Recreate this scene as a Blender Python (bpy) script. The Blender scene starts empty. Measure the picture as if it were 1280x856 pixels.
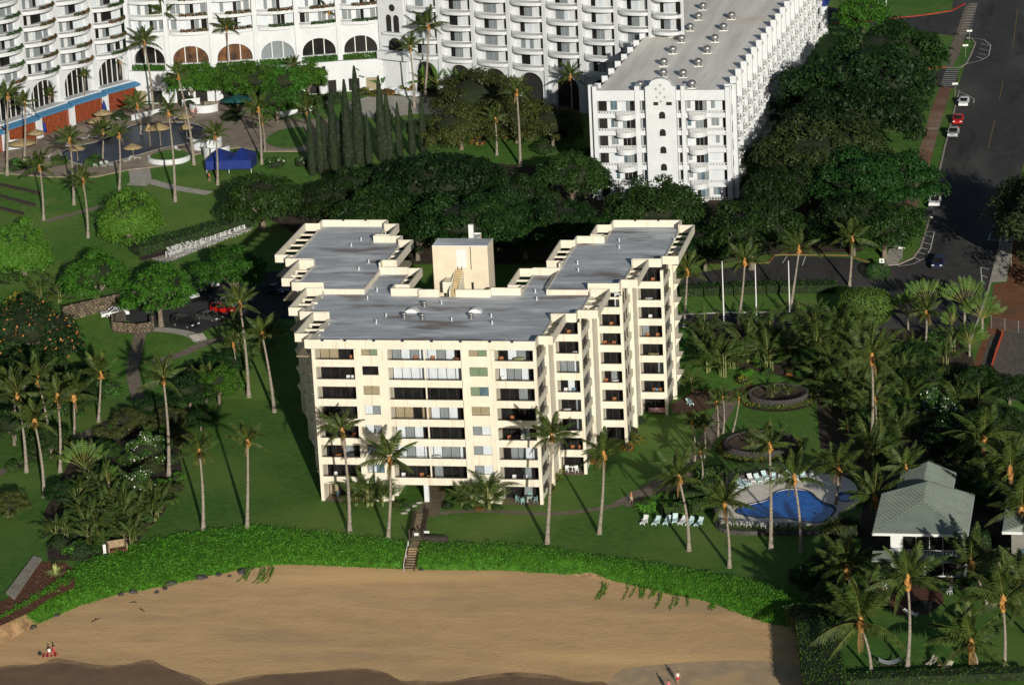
import bpy, bmesh, math, random
from mathutils import Matrix, Vector
from mathutils.geometry import tessellate_polygon
rad = math.radians
rnd = random.Random(7)
S = bpy.context.scene
COL = S.collection

# ---------------------------------------------------------------- camera, sky, sun, exposure
FPX, PITCH, ROLL, YAW = 4092.87, 0.292618, -0.0510207, -0.20247
CAM = Vector((114.483, -419.438, 152.429))
_F = Vector((math.sin(YAW)*math.cos(PITCH), math.cos(YAW)*math.cos(PITCH), -math.sin(PITCH)))
_R = Vector((math.cos(YAW), -math.sin(YAW), 0)); _U = _R.cross(_F)
_c, _s = math.cos(ROLL), math.sin(ROLL)
CR, CU = _c*_R + _s*_U, -_s*_R + _c*_U
cd = bpy.data.cameras.new("camera"); cam = bpy.data.objects.new("camera", cd); COL.objects.link(cam)
cd.sensor_width = 36; cd.sensor_fit = 'HORIZONTAL'; cd.lens = FPX*36/1280
cd.clip_start = 1; cd.clip_end = 6000
M = Matrix((CR, CU, -_F)).transposed().to_4x4(); M.translation = CAM
cam.matrix_world = M
S.camera = cam

SUN_AZ, SUN_EL = 158.0, 14.4          # compass-like: clockwise from +Y
W = bpy.data.worlds.new("World"); S.world = W; W.use_nodes = True
nt = W.node_tree; nt.nodes.clear()
sky = nt.nodes.new("ShaderNodeTexSky"); sky.sky_type = 'NISHITA'; sky.sun_disc = False
sky.sun_elevation = rad(SUN_EL); sky.sun_rotation = rad(SUN_AZ)
sky.air_density = 1.0; sky.dust_density = 0.6; sky.ozone_density = 1.0
bg = nt.nodes.new("ShaderNodeBackground"); bg.inputs[1].default_value = 0.05
wo = nt.nodes.new("ShaderNodeOutputWorld")
nt.links.new(sky.outputs[0], bg.inputs[0]); nt.links.new(bg.outputs[0], wo.inputs[0])
sd = bpy.data.lights.new("sun", 'SUN'); sd.energy = 4.6; sd.angle = rad(0.5); sd.color = (1.0, 0.94, 0.83)
sun = bpy.data.objects.new("sun", sd); COL.objects.link(sun)
sv = Vector((math.sin(rad(SUN_AZ))*math.cos(rad(SUN_EL)), math.cos(rad(SUN_AZ))*math.cos(rad(SUN_EL)), math.sin(rad(SUN_EL))))
sun.rotation_euler = sv.to_track_quat('Z', 'Y').to_euler()
sun.location = (60, -60, 120)
S.view_settings.view_transform = 'Standard'; S.view_settings.look = 'None'
S.view_settings.gamma = 1; S.view_settings.exposure = 0.0
S.cycles.max_bounces = 5; S.cycles.diffuse_bounces = 3; S.cycles.glossy_bounces = 3
S.cycles.transparent_max_bounces = 6; S.cycles.transmission_bounces = 3

# ---------------------------------------------------------------- terrain and surveying
CREASE = (45.0, 170.0)
def th(y):
    if y < 45: return 0.0
    if y < 170: return 0.075*(y-45)
    return 0.075*125 + 0.03*(y-170)
def bh(y): return -1.7 + 0.02*(y+22)          # the beach plane
def ray(px, py): return CR*((px-640)/FPX) - CU*((py-428)/FPX) + _F
def gp(px, py, fn=th):                          # where a sight line meets the ground
    d = ray(px, py); z = 0.0; p = None
    for i in range(40):
        p = CAM + d*((z-CAM.z)/d.z); z = 0.5*z + 0.5*fn(p.y)
    return Vector((p.x, p.y, fn(p.y)))
def gb(px, py): return gp(px, py, bh)
def gz(px, py, z):
    d = ray(px, py); return CAM + d*((z-CAM.z)/d.z)
def gy(px, py, Y):
    d = ray(px, py); return CAM + d*((Y-CAM.y)/d.y)

# ---------------------------------------------------------------- materials
MAT = {}
def mat(name, col, rough=0.8, var=0.15, scale=1.0, bump=0.0, metal=0.0, col2=None, spec=0.3, objrand=0.0, coords='pos', detail=4, trans=0.0, stretch=None, hue=0.0):
    if name in MAT: return MAT[name]
    m = bpy.data.materials.new(name); m.use_nodes = True; N = m.node_tree.nodes; Lk = m.node_tree.links
    b = N["Principled BSDF"]; b.inputs["Roughness"].default_value = rough; b.inputs["Metallic"].default_value = metal
    b.inputs["Specular IOR Level"].default_value = spec
    if coords == 'pos':
        g = N.new("ShaderNodeNewGeometry"); co = g.outputs["Position"]
    else:
        g = N.new("ShaderNodeTexCoord"); co = g.outputs["Object"]
    if stretch:
        mp = N.new("ShaderNodeMapping"); mp.inputs["Scale"].default_value = stretch
        Lk.new(co, mp.inputs[0]); co = mp.outputs[0]
    n = N.new("ShaderNodeTexNoise"); n.inputs["Scale"].default_value = scale; n.inputs["Detail"].default_value = detail
    n.inputs["Roughness"].default_value = 0.65
    Lk.new(co, n.inputs["Vector"])
    r = N.new("ShaderNodeValToRGB")
    c2 = col2 if col2 else [max(0, c*(1-2*var)) for c in col]
    c1 = col if col2 else [min(1, c*(1+var)) for c in col]
    r.color_ramp.elements[0].position = 0.32; r.color_ramp.elements[1].position = 0.68
    r.color_ramp.elements[0].color = (*c2, 1); r.color_ramp.elements[1].color = (*c1, 1)
    Lk.new(n.outputs["Fac"], r.inputs[0]); out = r.outputs[0]
    if objrand or hue:
        oi = N.new("ShaderNodeObjectInfo"); hs = N.new("ShaderNodeHueSaturation")
        mr = N.new("ShaderNodeMapRange"); mr.inputs[3].default_value = 1-objrand; mr.inputs[4].default_value = 1+objrand
        Lk.new(oi.outputs["Random"], mr.inputs[0]); Lk.new(mr.outputs[0], hs.inputs["Value"])
        if hue:
            wn = N.new("ShaderNodeTexWhiteNoise"); wn.noise_dimensions = '1D'
            Lk.new(oi.outputs["Random"], wn.inputs["W"])
            m2 = N.new("ShaderNodeMapRange"); m2.inputs[3].default_value = 0.5-hue; m2.inputs[4].default_value = 0.5+hue
            Lk.new(wn.outputs["Value"], m2.inputs[0]); Lk.new(m2.outputs[0], hs.inputs["Hue"])
        Lk.new(out, hs.inputs["Color"]); out = hs.outputs[0]
    Lk.new(out, b.inputs["Base Color"])
    if bump:
        bp = N.new("ShaderNodeBump"); bp.inputs["Strength"].default_value = bump; bp.inputs["Distance"].default_value = 0.05
        n2 = N.new("ShaderNodeTexNoise"); n2.inputs["Scale"].default_value = scale*6; n2.inputs["Detail"].default_value = 5
        Lk.new(co, n2.inputs["Vector"]); Lk.new(n2.outputs["Fac"], bp.inputs["Height"]); Lk.new(bp.outputs[0], b.inputs["Normal"])
    if trans:
        tr = N.new("ShaderNodeBsdfTranslucent"); mx = N.new("ShaderNodeMixShader"); mx.inputs[0].default_value = trans
        Lk.new(out, tr.inputs[0]); Lk.new(b.outputs[0], mx.inputs[1]); Lk.new(tr.outputs[0], mx.inputs[2])
        Lk.new(mx.outputs[0], N["Material Output"].inputs[0])
    MAT[name] = m
    return m
def node_mix(m, col, scale, lo, hi, coords='pos', stretch=None, seed=0.0, detail=3):
    """lay a second colour over a material's base colour where a noise is high (stains, worn patches)"""
    N = m.node_tree.nodes; Lk = m.node_tree.links; b = N["Principled BSDF"]
    src = b.inputs["Base Color"].links[0].from_socket
    g = N.new("ShaderNodeNewGeometry"); co = g.outputs["Position"]
    mp = N.new("ShaderNodeMapping"); mp.inputs["Scale"].default_value = stretch or (1, 1, 1); mp.inputs["Location"].default_value = (seed, seed*1.7, 0)
    Lk.new(co, mp.inputs[0])
    n = N.new("ShaderNodeTexNoise"); n.inputs["Scale"].default_value = scale; n.inputs["Detail"].default_value = detail
    Lk.new(mp.outputs[0], n.inputs["Vector"])
    mr = N.new("ShaderNodeMapRange"); mr.inputs[1].default_value = lo; mr.inputs[2].default_value = hi; mr.clamp = True
    Lk.new(n.outputs["Fac"], mr.inputs[0])
    mx = N.new("ShaderNodeMix"); mx.data_type = 'RGBA'
    Lk.new(mr.outputs[0], mx.inputs[0]); Lk.new(src, mx.inputs[6]); mx.inputs[7].default_value = (*col, 1)
    Lk.new(mx.outputs[2], b.inputs["Base Color"])
    return m

cream = node_mix(node_mix(mat("cream stucco", (0.70, 0.65, 0.54), 0.85, 0.04, 0.6, 0.12), (0.54, 0.48, 0.38), 0.5, 0.58, 0.82, stretch=(1.5, 1.5, 0.25)), (0.56, 0.47, 0.34), 1.1, 0.60, 0.74, stretch=(2.2, 2.2, 0.12), seed=6)
creamt = mat("tower stucco", (0.66, 0.575, 0.44), 0.9, 0.05, 0.5, 0.12)
white = mat("white stucco", (0.60, 0.625, 0.65), 0.8, 0.04, 0.4, 0.1)
whitep = mat("white paint", (0.66, 0.67, 0.66), 0.5, 0.03, 1.0)
deck = node_mix(node_mix(mat("roof membrane", (0.50, 0.535, 0.575), 0.75, 0.13, 0.35, 0.1, stretch=(0.35, 1.6, 1), detail=8), (0.72, 0.73, 0.74), 0.22, 0.51, 0.66, stretch=(0.5, 1.6, 1), detail=6), (0.25, 0.215, 0.20), 0.16, 0.555, 0.66, stretch=(0.7, 1.8, 1), seed=13, detail=6)
hroof = node_mix(mat("pale roof", (0.90, 0.865, 0.80), 0.8, 0.10, 0.12, 0.1, stretch=(3.0, 0.25, 1)), (0.78, 0.66, 0.48), 0.06, 0.64, 0.8, seed=4)
glass = mat("dark glass", (0.016, 0.016, 0.016), 0.2, 0.3, 0.5, spec=0.22)
glassb = mat("blue glass", (0.10, 0.16, 0.20), 0.15, 0.3, 0.5, spec=0.6)
curtain = mat("white curtain", (0.56, 0.61, 0.66), 0.7, 0.08, 3.0, stretch=(4, 4, 0.3))
curtgrey = mat("grey curtain", (0.20, 0.23, 0.245), 0.6, 0.15, 2.0, stretch=(4, 4, 0.3))
curttan = mat("tan blind", (0.30, 0.25, 0.16), 0.6, 0.15, 2.0, stretch=(1, 1, 6))
curtgreen = mat("green blind", (0.16, 0.22, 0.14), 0.6, 0.15, 2.0, stretch=(1, 1, 6))
bronze = mat("bronze frame", (0.035, 0.03, 0.026), 0.5, 0.1, 3.0)
dark = mat("dark interior", (0.02, 0.019, 0.018), 0.9, 0.2, 1.0)
tile = mat("lanai tile", (0.20, 0.15, 0.11), 0.7, 0.15, 2.0)
rattan = mat("rattan", (0.34, 0.13, 0.05), 0.7, 0.2, 6.0)
wood = mat("grey wood", (0.30, 0.225, 0.14), 0.8, 0.25, 3.0, 0.3)
woodd = mat("dark wood", (0.05, 0.038, 0.03), 0.7, 0.25, 3.0, 0.2)
orangew = mat("orange wood", (0.27, 0.062, 0.024), 0.7, 0.2, 2.0)
bluep = mat("blue canvas", (0.010, 0.028, 0.18), 0.7, 0.15, 2.0)
skyb = mat("light blue awning", (0.06, 0.20, 0.36), 0.7, 0.1, 2.0)
tealp = mat("teal canvas", (0.01, 0.075, 0.075), 0.8, 0.15, 2.0)
thatch = mat("thatch", (0.33, 0.25, 0.13), 0.95, 0.25, 3.0, 0.6)
metal = mat("galvanised metal", (0.36, 0.36, 0.36), 0.45, 0.1, 3.0, metal=0.8)
black = mat("black metal", (0.02, 0.02, 0.02), 0.5, 0.1, 2.0)
asphalt = node_mix(node_mix(mat("asphalt", (0.048, 0.047, 0.047), 0.9, 0.16, 0.5, 0.2, detail=7), (0.072, 0.070, 0.068), 0.09, 0.48, 0.66, stretch=(1, .35, 1)), (0.024, 0.024, 0.025), 0.16, 0.56, 0.68, stretch=(1.6, .25, 1), seed=8)
lotm = mat("lot asphalt", (0.040, 0.041, 0.044), 0.9, 0.18, 0.3, 0.2, detail=7)
concrete = mat("concrete", (0.38, 0.36, 0.32), 0.9, 0.12, 0.8, 0.15)
kerbm = mat("kerb concrete", (0.33, 0.30, 0.25), 0.9, 0.15, 1.0)
redkerb = mat("red kerb paint", (0.42, 0.05, 0.03), 0.7, 0.15, 1.0)
pathm = mat("tan path", (0.20, 0.165, 0.125), 0.9, 0.18, 1.2, 0.2)
redpath = node_mix(mat("brick-red sidewalk", (0.21, 0.105, 0.072), 0.9, 0.15, 0.6, 0.2), (0.26, 0.19, 0.13), 0.09, 0.52, 0.66)
line = mat("road paint", (0.62, 0.62, 0.60), 0.7, 0.15, 2.0)
yline = mat("yellow road paint", (0.20, 0.14, 0.05), 0.7, 0.2, 2.0)
grass = node_mix(node_mix(mat("lawn", (0.068, 0.168, 0.020), 0.9, 0.18, 0.9, 0.5, detail=9), (0.135, 0.205, 0.038), 0.05, 0.46, 0.72, detail=6), (0.18, 0.20, 0.06), 0.12, 0.60, 0.84, seed=9, detail=7)
grass2 = node_mix(mat("hotel lawn", (0.068, 0.172, 0.020), 0.9, 0.18, 0.5, 0.5, detail=9), (0.11, 0.115, 0.045), 0.05, 0.55, 0.8, seed=3, detail=6)
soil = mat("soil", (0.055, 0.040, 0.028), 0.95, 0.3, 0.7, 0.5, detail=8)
redsoil = node_mix(mat("red soil", (0.20, 0.085, 0.04), 0.95, 0.2, 0.4, 0.4, detail=8), (0.12, 0.07, 0.04), 0.2, 0.5, 0.7)
gravelm = mat("gravel", (0.13, 0.115, 0.10), 0.95, 0.35, 3.0, 0.8, detail=8)
mulch = mat("mulch", (0.10, 0.055, 0.035), 0.95, 0.35, 2.0, 0.8, detail=8)
litterm = mat("dry litter", (0.17, 0.075, 0.04), 0.95, 0.4, 2.5, 1.0, detail=8)
lavam = mat("lava rock", (0.075, 0.068, 0.065), 0.9, 0.3, 2.0, 0.8, coords='obj')
stonem = mat("field stone", (0.16, 0.125, 0.085), 0.9, 0.2, 1.5, 0.5, objrand=0.35, hue=0.02)
mortar = mat("stone wall core", (0.07, 0.058, 0.045), 0.95, 0.2, 2.0)
roofg = mat("grey-green metal roof", (0.22, 0.26, 0.22), 0.6, 0.08, 0.5)
fencem = mat("black fence", (0.015, 0.015, 0.015), 0.6, 0.1, 2.0)
bark = mat("tree bark", (0.20, 0.165, 0.125), 0.9, 0.3, 2.0, 0.6, coords='obj', stretch=(3, 3, .7))
palmbark = mat("palm bark", (0.27, 0.235, 0.19), 0.9, 0.22, 1.0, 0.4, coords='obj', stretch=(1, 1, 5))
fibre = mat("palm boots", (0.50, 0.245, 0.07), 0.9, 0.3, 3.0, 0.6, coords='obj')

# ---------------------------------------------------------------- mesh builder and object helpers
class MB:
    def __init__(s): s.v = []; s.f = []; s.m = []; s.X = None; s.smooth = []
    def add(s, vs, fs, m=0, sm=False):
        o = len(s.v)
        if s.X is not None: vs = [s.X @ Vector(v) for v in vs]
        s.v += [tuple(v) for v in vs]
        for f in fs: s.f.append(tuple(i+o for i in f)); s.m.append(m); s.smooth.append(sm)
    def box(s, x0, y0, z0, x1, y1, z1, m=0):
        vs = [(x0,y0,z0),(x1,y0,z0),(x1,y1,z0),(x0,y1,z0),(x0,y0,z1),(x1,y0,z1),(x1,y1,z1),(x0,y1,z1)]
        s.add(vs, [(3,2,1,0),(4,5,6,7),(0,1,5,4),(1,2,6,5),(2,3,7,6),(3,0,4,7)], m)
        return s
    def cbox(s, c, d, m=0):
        return s.box(c[0]-d[0]/2, c[1]-d[1]/2, c[2]-d[2]/2, c[0]+d[0]/2, c[1]+d[1]/2, c[2]+d[2]/2, m)
    def prism(s, pts, z0, z1, m=0, cap=True, mtop=None):
        a = sum(pts[i][0]*pts[(i+1) % len(pts)][1]-pts[(i+1) % len(pts)][0]*pts[i][1] for i in range(len(pts)))
        if a < 0: pts = pts[::-1]
        n = len(pts)
        vs = [(p[0], p[1], z0) for p in pts]+[(p[0], p[1], z1) for p in pts]
        s.add(vs, [(i, (i+1) % n, n+(i+1) % n, n+i) for i in range(n)], m)
        if cap:
            tr = tessellate_polygon([[Vector((p[0], p[1], 0)) for p in pts]])
            up = [];
            for t in tr:
                a3 = [Vector((pts[i][0], pts[i][1])) for i in t]
                cr = ((a3[1].x-a3[0].x)*(a3[2].y-a3[0].y)-(a3[1].y-a3[0].y)*(a3[2].x-a3[0].x))
                up.append(tuple(t) if cr > 0 else tuple(t)[::-1])
            s.add([(p[0], p[1], z1) for p in pts], up, m if mtop is None else mtop)
            s.add([(p[0], p[1], z0) for p in pts], [u[::-1] for u in up], m)
        return s
    def tube(s, pts, rs, n=8, m=0, cap=True):
        pts = [Vector(p) for p in pts]; vs = []; fs = []
        for i, p in enumerate(pts):
            d = (pts[min(i+1, len(pts)-1)]-pts[max(i-1, 0)]).normalized()
            a = d.cross(Vector((0, 0, 1)) if abs(d.z) < 0.9 else Vector((1, 0, 0))).normalized(); b = d.cross(a)
            r = rs[i] if hasattr(rs, '__len__') else rs
            for k in range(n):
                t = 2*math.pi*k/n; vs.append(p+a*(r*math.cos(t))+b*(r*math.sin(t)))
        for i in range(len(pts)-1):
            for k in range(n):
                fs.append((i*n+k, i*n+(k+1) % n, (i+1)*n+(k+1) % n, (i+1)*n+k))
        s.add(vs, [f[::-1] for f in fs], m, True)
        if cap:
            L = len(pts)-1
            s.add(vs[:n], [tuple(range(n))], m); s.add(vs[L*n:], [tuple(range(n))[::-1]], m)
        return s
    def lathe(s, prof, n=16, c=(0, 0), m=0):
        vs = []; fs = []
        for r, z in prof:
            for k in range(n):
                t = 2*math.pi*k/n; vs.append((c[0]+r*math.cos(t), c[1]+r*math.sin(t), z))
        for i in range(len(prof)-1):
            for k in range(n):
                fs.append((i*n+k, i*n+(k+1) % n, (i+1)*n+(k+1) % n, (i+1)*n+k))
        s.add(vs, fs, m, True); return s
    def mesh(s, name, mats):
        me = bpy.data.meshes.new(name); me.from_pydata(s.v, [], s.f)
        for m in (mats if isinstance(mats, (list, tuple)) else [mats]): me.materials.append(m)
        if any(s.m): me.polygons.foreach_set("material_index", s.m)
        if any(s.smooth): me.polygons.foreach_set("use_smooth", s.smooth)
        me.update(); return me
    def build(s, name, mats, parent=None, loc=None, rz=0, **kw):
        o = link(name, s.mesh(name, mats), parent, loc, rz); tag(o, **kw); return o
def link(name, me, parent=None, loc=None, rz=0, scale=None):
    o = bpy.data.objects.new(name, me); COL.objects.link(o)
    if parent: o.parent = parent
    if loc is not None: o.location = loc
    if rz: o.rotation_euler = (0, 0, rz)
    if scale is not None: o.scale = scale if hasattr(scale, '__len__') else (scale,)*3
    return o
def tag(o, label=None, cat=None, group=None, kind=None):
    if label: o["label"] = label
    if cat: o["category"] = cat
    if group: o["group"] = group
    if kind: o["kind"] = kind
    return o
def thing(name, label, cat, loc=(0, 0, 0), rz=0, group=None, scale=None):
    return tag(link(name, None, None, loc, rz, scale), label, cat, group)
def clone(o, loc=None, rz=None, scale=None, label=None, parent=None):
    c = o.copy(); COL.objects.link(c)
    if parent: c.parent = parent
    for ch in list(o.children):
        clone(ch, parent=c)
    if loc is not None: c.location = loc
    if rz is not None: c.rotation_euler = (o.rotation_euler[0], o.rotation_euler[1], rz)
    if scale is not None: c.scale = scale if hasattr(scale, '__len__') else (scale,)*3
    if label: c["label"] = label
    return c
def smoothpts(pts, n=6, closed=True):
    """Catmull-Rom through 2-d points"""
    out = []; L = len(pts); R = range(L) if closed else range(L-1)
    for i in R:
        if closed: p0, p1, p2, p3 = pts[i-1], pts[i], pts[(i+1) % L], pts[(i+2) % L]
        else: p0, p1, p2, p3 = pts[max(i-1, 0)], pts[i], pts[i+1], pts[min(i+2, L-1)]
        for k in range(n):
            t = k/n; o = []
            for a, b, c, d in zip(p0[:2], p1[:2], p2[:2], p3[:2]):
                o.append(0.5*(2*b+(c-a)*t+(2*a-5*b+4*c-d)*t*t+(3*b-a-3*c+d)*t**3))
            out.append(tuple(o))
    if not closed: out.append(tuple(pts[-1][:2]))
    return out
def sheet(name, pts, m, dz=0.0, fn=th, kind='structure', thick=0.0, parent=None, holes=(), **kw):
    """a flat sheet (or a slab with an edge) laid on the terrain"""
    bm = bmesh.new()
    P = [Vector((p[0], p[1], 0)) for p in pts]
    a = sum(P[i].x*P[(i+1) % len(P)].y-P[(i+1) % len(P)].x*P[i].y for i in range(len(P)))
    if a < 0: P = P[::-1]
    loops = [P]+[[Vector((p[0], p[1], 0)) for p in h] for h in holes]
    P = [p for l in loops for p in l]
    vs = [bm.verts.new(p) for p in P]
    for t in tessellate_polygon(loops):
        a, b, c = (P[i] for i in t)
        if abs((b-a).cross(c-a).z) < 1e-9: continue
        f = t if (b-a).cross(c-a).z > 0 else t[::-1]
        try: bm.faces.new([vs[i] for i in f])
        except ValueError: pass
    if fn is th:
        for y in CREASE:
            bmesh.ops.bisect_plane(bm, geom=bm.verts[:]+bm.edges[:]+bm.faces[:], plane_co=(0, y, 0), plane_no=(0, 1, 0), dist=1e-5)
    if thick:
        r = bmesh.ops.extrude_face_region(bm, geom=bm.faces[:])
        top = {e for e in r['geom'] if isinstance(e, bmesh.types.BMVert)}
        for v in bm.verts: v.co.z = fn(v.co.y)+(dz if v in top else dz-thick)
        bmesh.ops.recalc_face_normals(bm, faces=bm.faces[:])
    else:
        for v in bm.verts: v.co.z = fn(v.co.y)+dz
    me = bpy.data.meshes.new(name); bm.to_mesh(me); bm.free(); me.materials.append(m)
    o = link(name, me, parent)
    if kind and not parent: o["kind"] = kind
    tag(o, **kw)
    return o
def ribbon(pts, w, closed=False):
    """polygon of a strip of width w along 2-d points"""
    pts = [Vector((p[0], p[1])) for p in pts]; L, R = [], []
    for i, p in enumerate(pts):
        d = (pts[min(i+1, len(pts)-1)]-pts[max(i-1, 0)]).normalized(); n = Vector((-d.y, d.x))
        L.append(p+n*w/2); R.append(p-n*w/2)
    return L+R[::-1]
def G(*pp): return [gp(*p) for p in pp]
# ---------------------------------------------------------------- the ground, the beach, roads and paths
HB1 = [(-40,802),(0,772),(55,738),(105,705),(160,684),(200,675),(260,664),(330,658),(390,666),(430,670),(510,680)]
HF1 = [(-40,815),(0,797),(50,779),(100,758),(150,743),(200,735),(250,724),(300,713),(350,706),(420,708),(503,712)]
HB2 = [(527,680),(560,682),(630,681),(700,689),(740,696),(800,702),(850,710),(905,720),(950,727),(990,740),(1008,752)]
HF2 = [(521,712),(560,713),(620,713),(680,716),(740,721),(780,729),(830,741),(880,751),(920,766),(965,781),(990,783)]
hb1 = [gp(*p) for p in HB1]; hf1 = [gb(*p) for p in HF1]; hb2 = [gp(*p) for p in HB2]; hf2 = [gb(*p) for p in HF2]
coast = [a.lerp(b, 0.35) for a, b in zip(hb1, hf1)]+[a.lerp(b, 0.35) for a, b in zip(hb2, hf2)]
coast += G((1022,795), (1031,818), (1034,840), (1040,875))
c0, c1 = coast[0], coast[-1]
land = [(p.x, p.y) for p in coast]+[(c1.x+14, -104), (150, -124), (700, -124), (1500, 200), (1500, 1500), (-1500, 1500), (-1500, 200), (-300, -30), (c0.x-15, c0.y-8)]
sheet("ground", land, grass)
# the bank that drops from the lawn to the sand, and the sand running on below it
bk = MB(); n = len(coast)
vs = [tuple(p if p.z > -0.5 else Vector((p.x, p.y, 0))) for p in [Vector((q.x, q.y, 0)) for q in coast]]
lo = []
for i, p in enumerate(coast):
    a, b = coast[max(i-1, 0)], coast[min(i+1, n-1)]; d = Vector((b.x-a.x, b.y-a.y, 0)).normalized()
    q = p+Vector((d.y, -d.x, 0))*2.2; lo.append((q.x, q.y, bh(q.y)-0.15))
bk.add(vs+lo, [(i, i+n, i+n+1, i+1) for i in range(n-1)])
bk.build("bank", mat("sandy bank", (.40, .25, .13), .95, .3, .8, .6, detail=8), kind="structure")
sand = mat("beach sand", (0.70, 0.455, 0.225), 0.95, 0.09, 0.30, 0.0, detail=8, stretch=(0.5, 1.2, 1))
node_mix(sand, (0.50, 0.35, 0.20), 0.07, 0.52, 0.72, stretch=(0.45, 1.4, 1), seed=5, detail=6)
node_mix(sand, (0.86, 0.56, 0.26), 0.06, 0.55, 0.70, stretch=(0.3, 1.6, 1), seed=21, detail=6)
N = sand.node_tree.nodes; Lk = sand.node_tree.links
g = N.new("ShaderNodeNewGeometry"); v = N.new("ShaderNodeTexNoise"); v.inputs["Scale"].default_value = 3.4; v.inputs["Detail"].default_value = 7
v2 = N.new("ShaderNodeTexVoronoi"); v2.inputs["Scale"].default_value = 1.9; v2.feature = 'SMOOTH_F1'
ad = N.new("ShaderNodeMath"); ad.operation = 'ADD'
Lk.new(g.outputs["Position"], v.inputs["Vector"]); Lk.new(g.outputs["Position"], v2.inputs["Vector"]); Lk.new(v.outputs["Fac"], ad.inputs[0]); Lk.new(v2.outputs["Distance"], ad.inputs[1])
bp = N.new("ShaderNodeBump"); bp.inputs["Strength"].default_value = 0.30; bp.inputs["Distance"].default_value = 0.09
Lk.new(ad.outputs[0], bp.inputs["Height"]); Lk.new(bp.outputs[0], N["Principled BSDF"].inputs["Normal"])
sheet("beach", [(-300, 0), (-60, 0), (60, -12), (140, -30), (140, -110), (-300, -110)], sand, 0, bh)
wet = mat("wet sand", (0.23, 0.145, 0.085), 0.75, 0.12, 0.25, 0.1, detail=6)
wetp = [(-60,862),(0,834),(40,829),(75,826),(120,833),(150,829),(185,826),(205,829),(225,838),(245,848),(262,856),(290,849),(330,841),(390,837),(440,835),(480,841),(505,850),(520,853),(560,851),(600,846),(640,843),(690,845),(730,850),(760,858),(770,900),(-80,900)]
w3 = [tuple(gb(*p))[:2] for p in wetp]
wetp = [(x+1.5*math.sin(x*.21)+1.2*math.sin(x*.37), y+3+1.1*math.sin(x*.31)) for x, y in wetp]; w3 = [tuple(gb(*p))[:2] for p in wetp]
w4 = smoothpts([tuple(gb(p[0]+6*math.sin(p[0]*.05), p[1]-4-2*math.sin(p[0]*.11)))[:2] for p in wetp], 4)
sheet("damp_fringe", w4, mat("fringe sand", (0.36, 0.235, 0.13), .9, .25, .5, .1, detail=8), .004, bh)
sheet("wet_sand", smoothpts(w3, 4), wet, 0.01, bh)
damp = node_mix(mat("damp sand", (0.52, 0.38, 0.24), 0.9, 0.10, 0.5, 0.1, detail=6), (0.62, 0.42, 0.22), 0.25, 0.5, 0.7, detail=5)
sheet("damp_sand", smoothpts([tuple(gb(*p))[:2] for p in [(770,842),(810,832),(880,826),(950,826),(1010,834),(1060,850),(1060,880),(770,890)]], 4), damp, 0.006, bh)
sea = mat("sea water", (0.02, 0.10, 0.13), 0.15, 0.2, 0.05, spec=0.5)
sheet("sea", [(-1500, -100), (1500, -100), (1500, -1500), (-1500, -1500)], sea, 0, lambda y: -3.3)

# hotel terraces and lawns (upper ground)
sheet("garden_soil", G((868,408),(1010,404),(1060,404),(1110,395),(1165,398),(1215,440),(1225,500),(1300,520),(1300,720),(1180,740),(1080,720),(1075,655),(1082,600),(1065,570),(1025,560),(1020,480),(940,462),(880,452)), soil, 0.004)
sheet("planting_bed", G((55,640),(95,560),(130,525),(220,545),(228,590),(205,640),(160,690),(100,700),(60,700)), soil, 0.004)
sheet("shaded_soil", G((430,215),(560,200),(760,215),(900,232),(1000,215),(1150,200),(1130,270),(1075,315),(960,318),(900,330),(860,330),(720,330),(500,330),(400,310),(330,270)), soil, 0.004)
sheet("mulch_bed", G((838,506),(872,486),(905,490),(940,480),(945,490),(905,505),(862,518),(842,516)), mulch, 0.008)
# parking lot
lot = G((140,384),(160,376),(190,376),(217,374),(237,367),(252,355),(270,348),(300,344),(420,330),(470,352),(440,400),(300,398),(285,406),(266,409),(247,417),(225,414),(192,415),(172,405),(150,398))
sheet("parking_lot", lot, lotm, 0.006)
for a, b in (((218,379),(240,369)), ((266,352),(252,360))):
    sheet("kerb", [tuple(p) for p in ribbon(G(a, b), 0.25)], kerbm, 0.13, thick=0.13)
# streets
rl = [(1212,-60),(1206,0),(1200,42)]
road = G((1196,-30),(1190,8),(1206,50),(1222,52),(1213,62),(1197,110),(1196,118),(1186,165),(1172,225),(1160,280),(1151,310),(1140,325),(1120,332),(1085,330),(1060,322),(977,320),(965,322),(961,330),(933,331),(880,340),(780,360),(780,372),(880,360),(960,358),(1060,357),(1085,375),(1110,385),(1170,420),(1214,420),(1234,365),(1252,300),(1277,215),(1300,130),(1330,-30))
sheet("street", road, asphalt, 0.006)
sheet("side_street", G((1130,22),(1165,19),(1192,14),(1206,48),(1160,40),(1125,36),(1040,26),(1000,30),(990,10),(1030,8)), asphalt, 0.010)
sheet("side_street", G((1120,92),(1165,87),(1180,86),(1198,86),(1196,112),(1172,106),(1150,103),(1110,104)), asphalt, 0.010)
sheet("driveway", G((700,398),(860,392),(905,390.5),(1000,389.5),(1080,389),(1150,396),(1150,412),(1080,410),(880,408),(700,412)), asphalt, 0.010)
sheet("sidewalk", G((1207,8),(1213,4),(1222,6),(1205,50),(1199,68),(1190,85),(1181,85),(1187,62),(1193,47)), pathm, 0.014)
sheet("sidewalk", G((1175,108),(1189,110),(1180,140),(1166,190),(1153,240),(1146,262),(1130,262),(1135,240),(1150,185),(1163,140)), redpath, 0.014)
sheet("sidewalk", G((1118,287),(1132,287),(1128,320),(1122,331),(1106,331)), concrete, 0.014)
sheet("sidewalk", G((1252,298),(1268,295),(1258,352),(1238,353)), concrete, 0.014)
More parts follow.
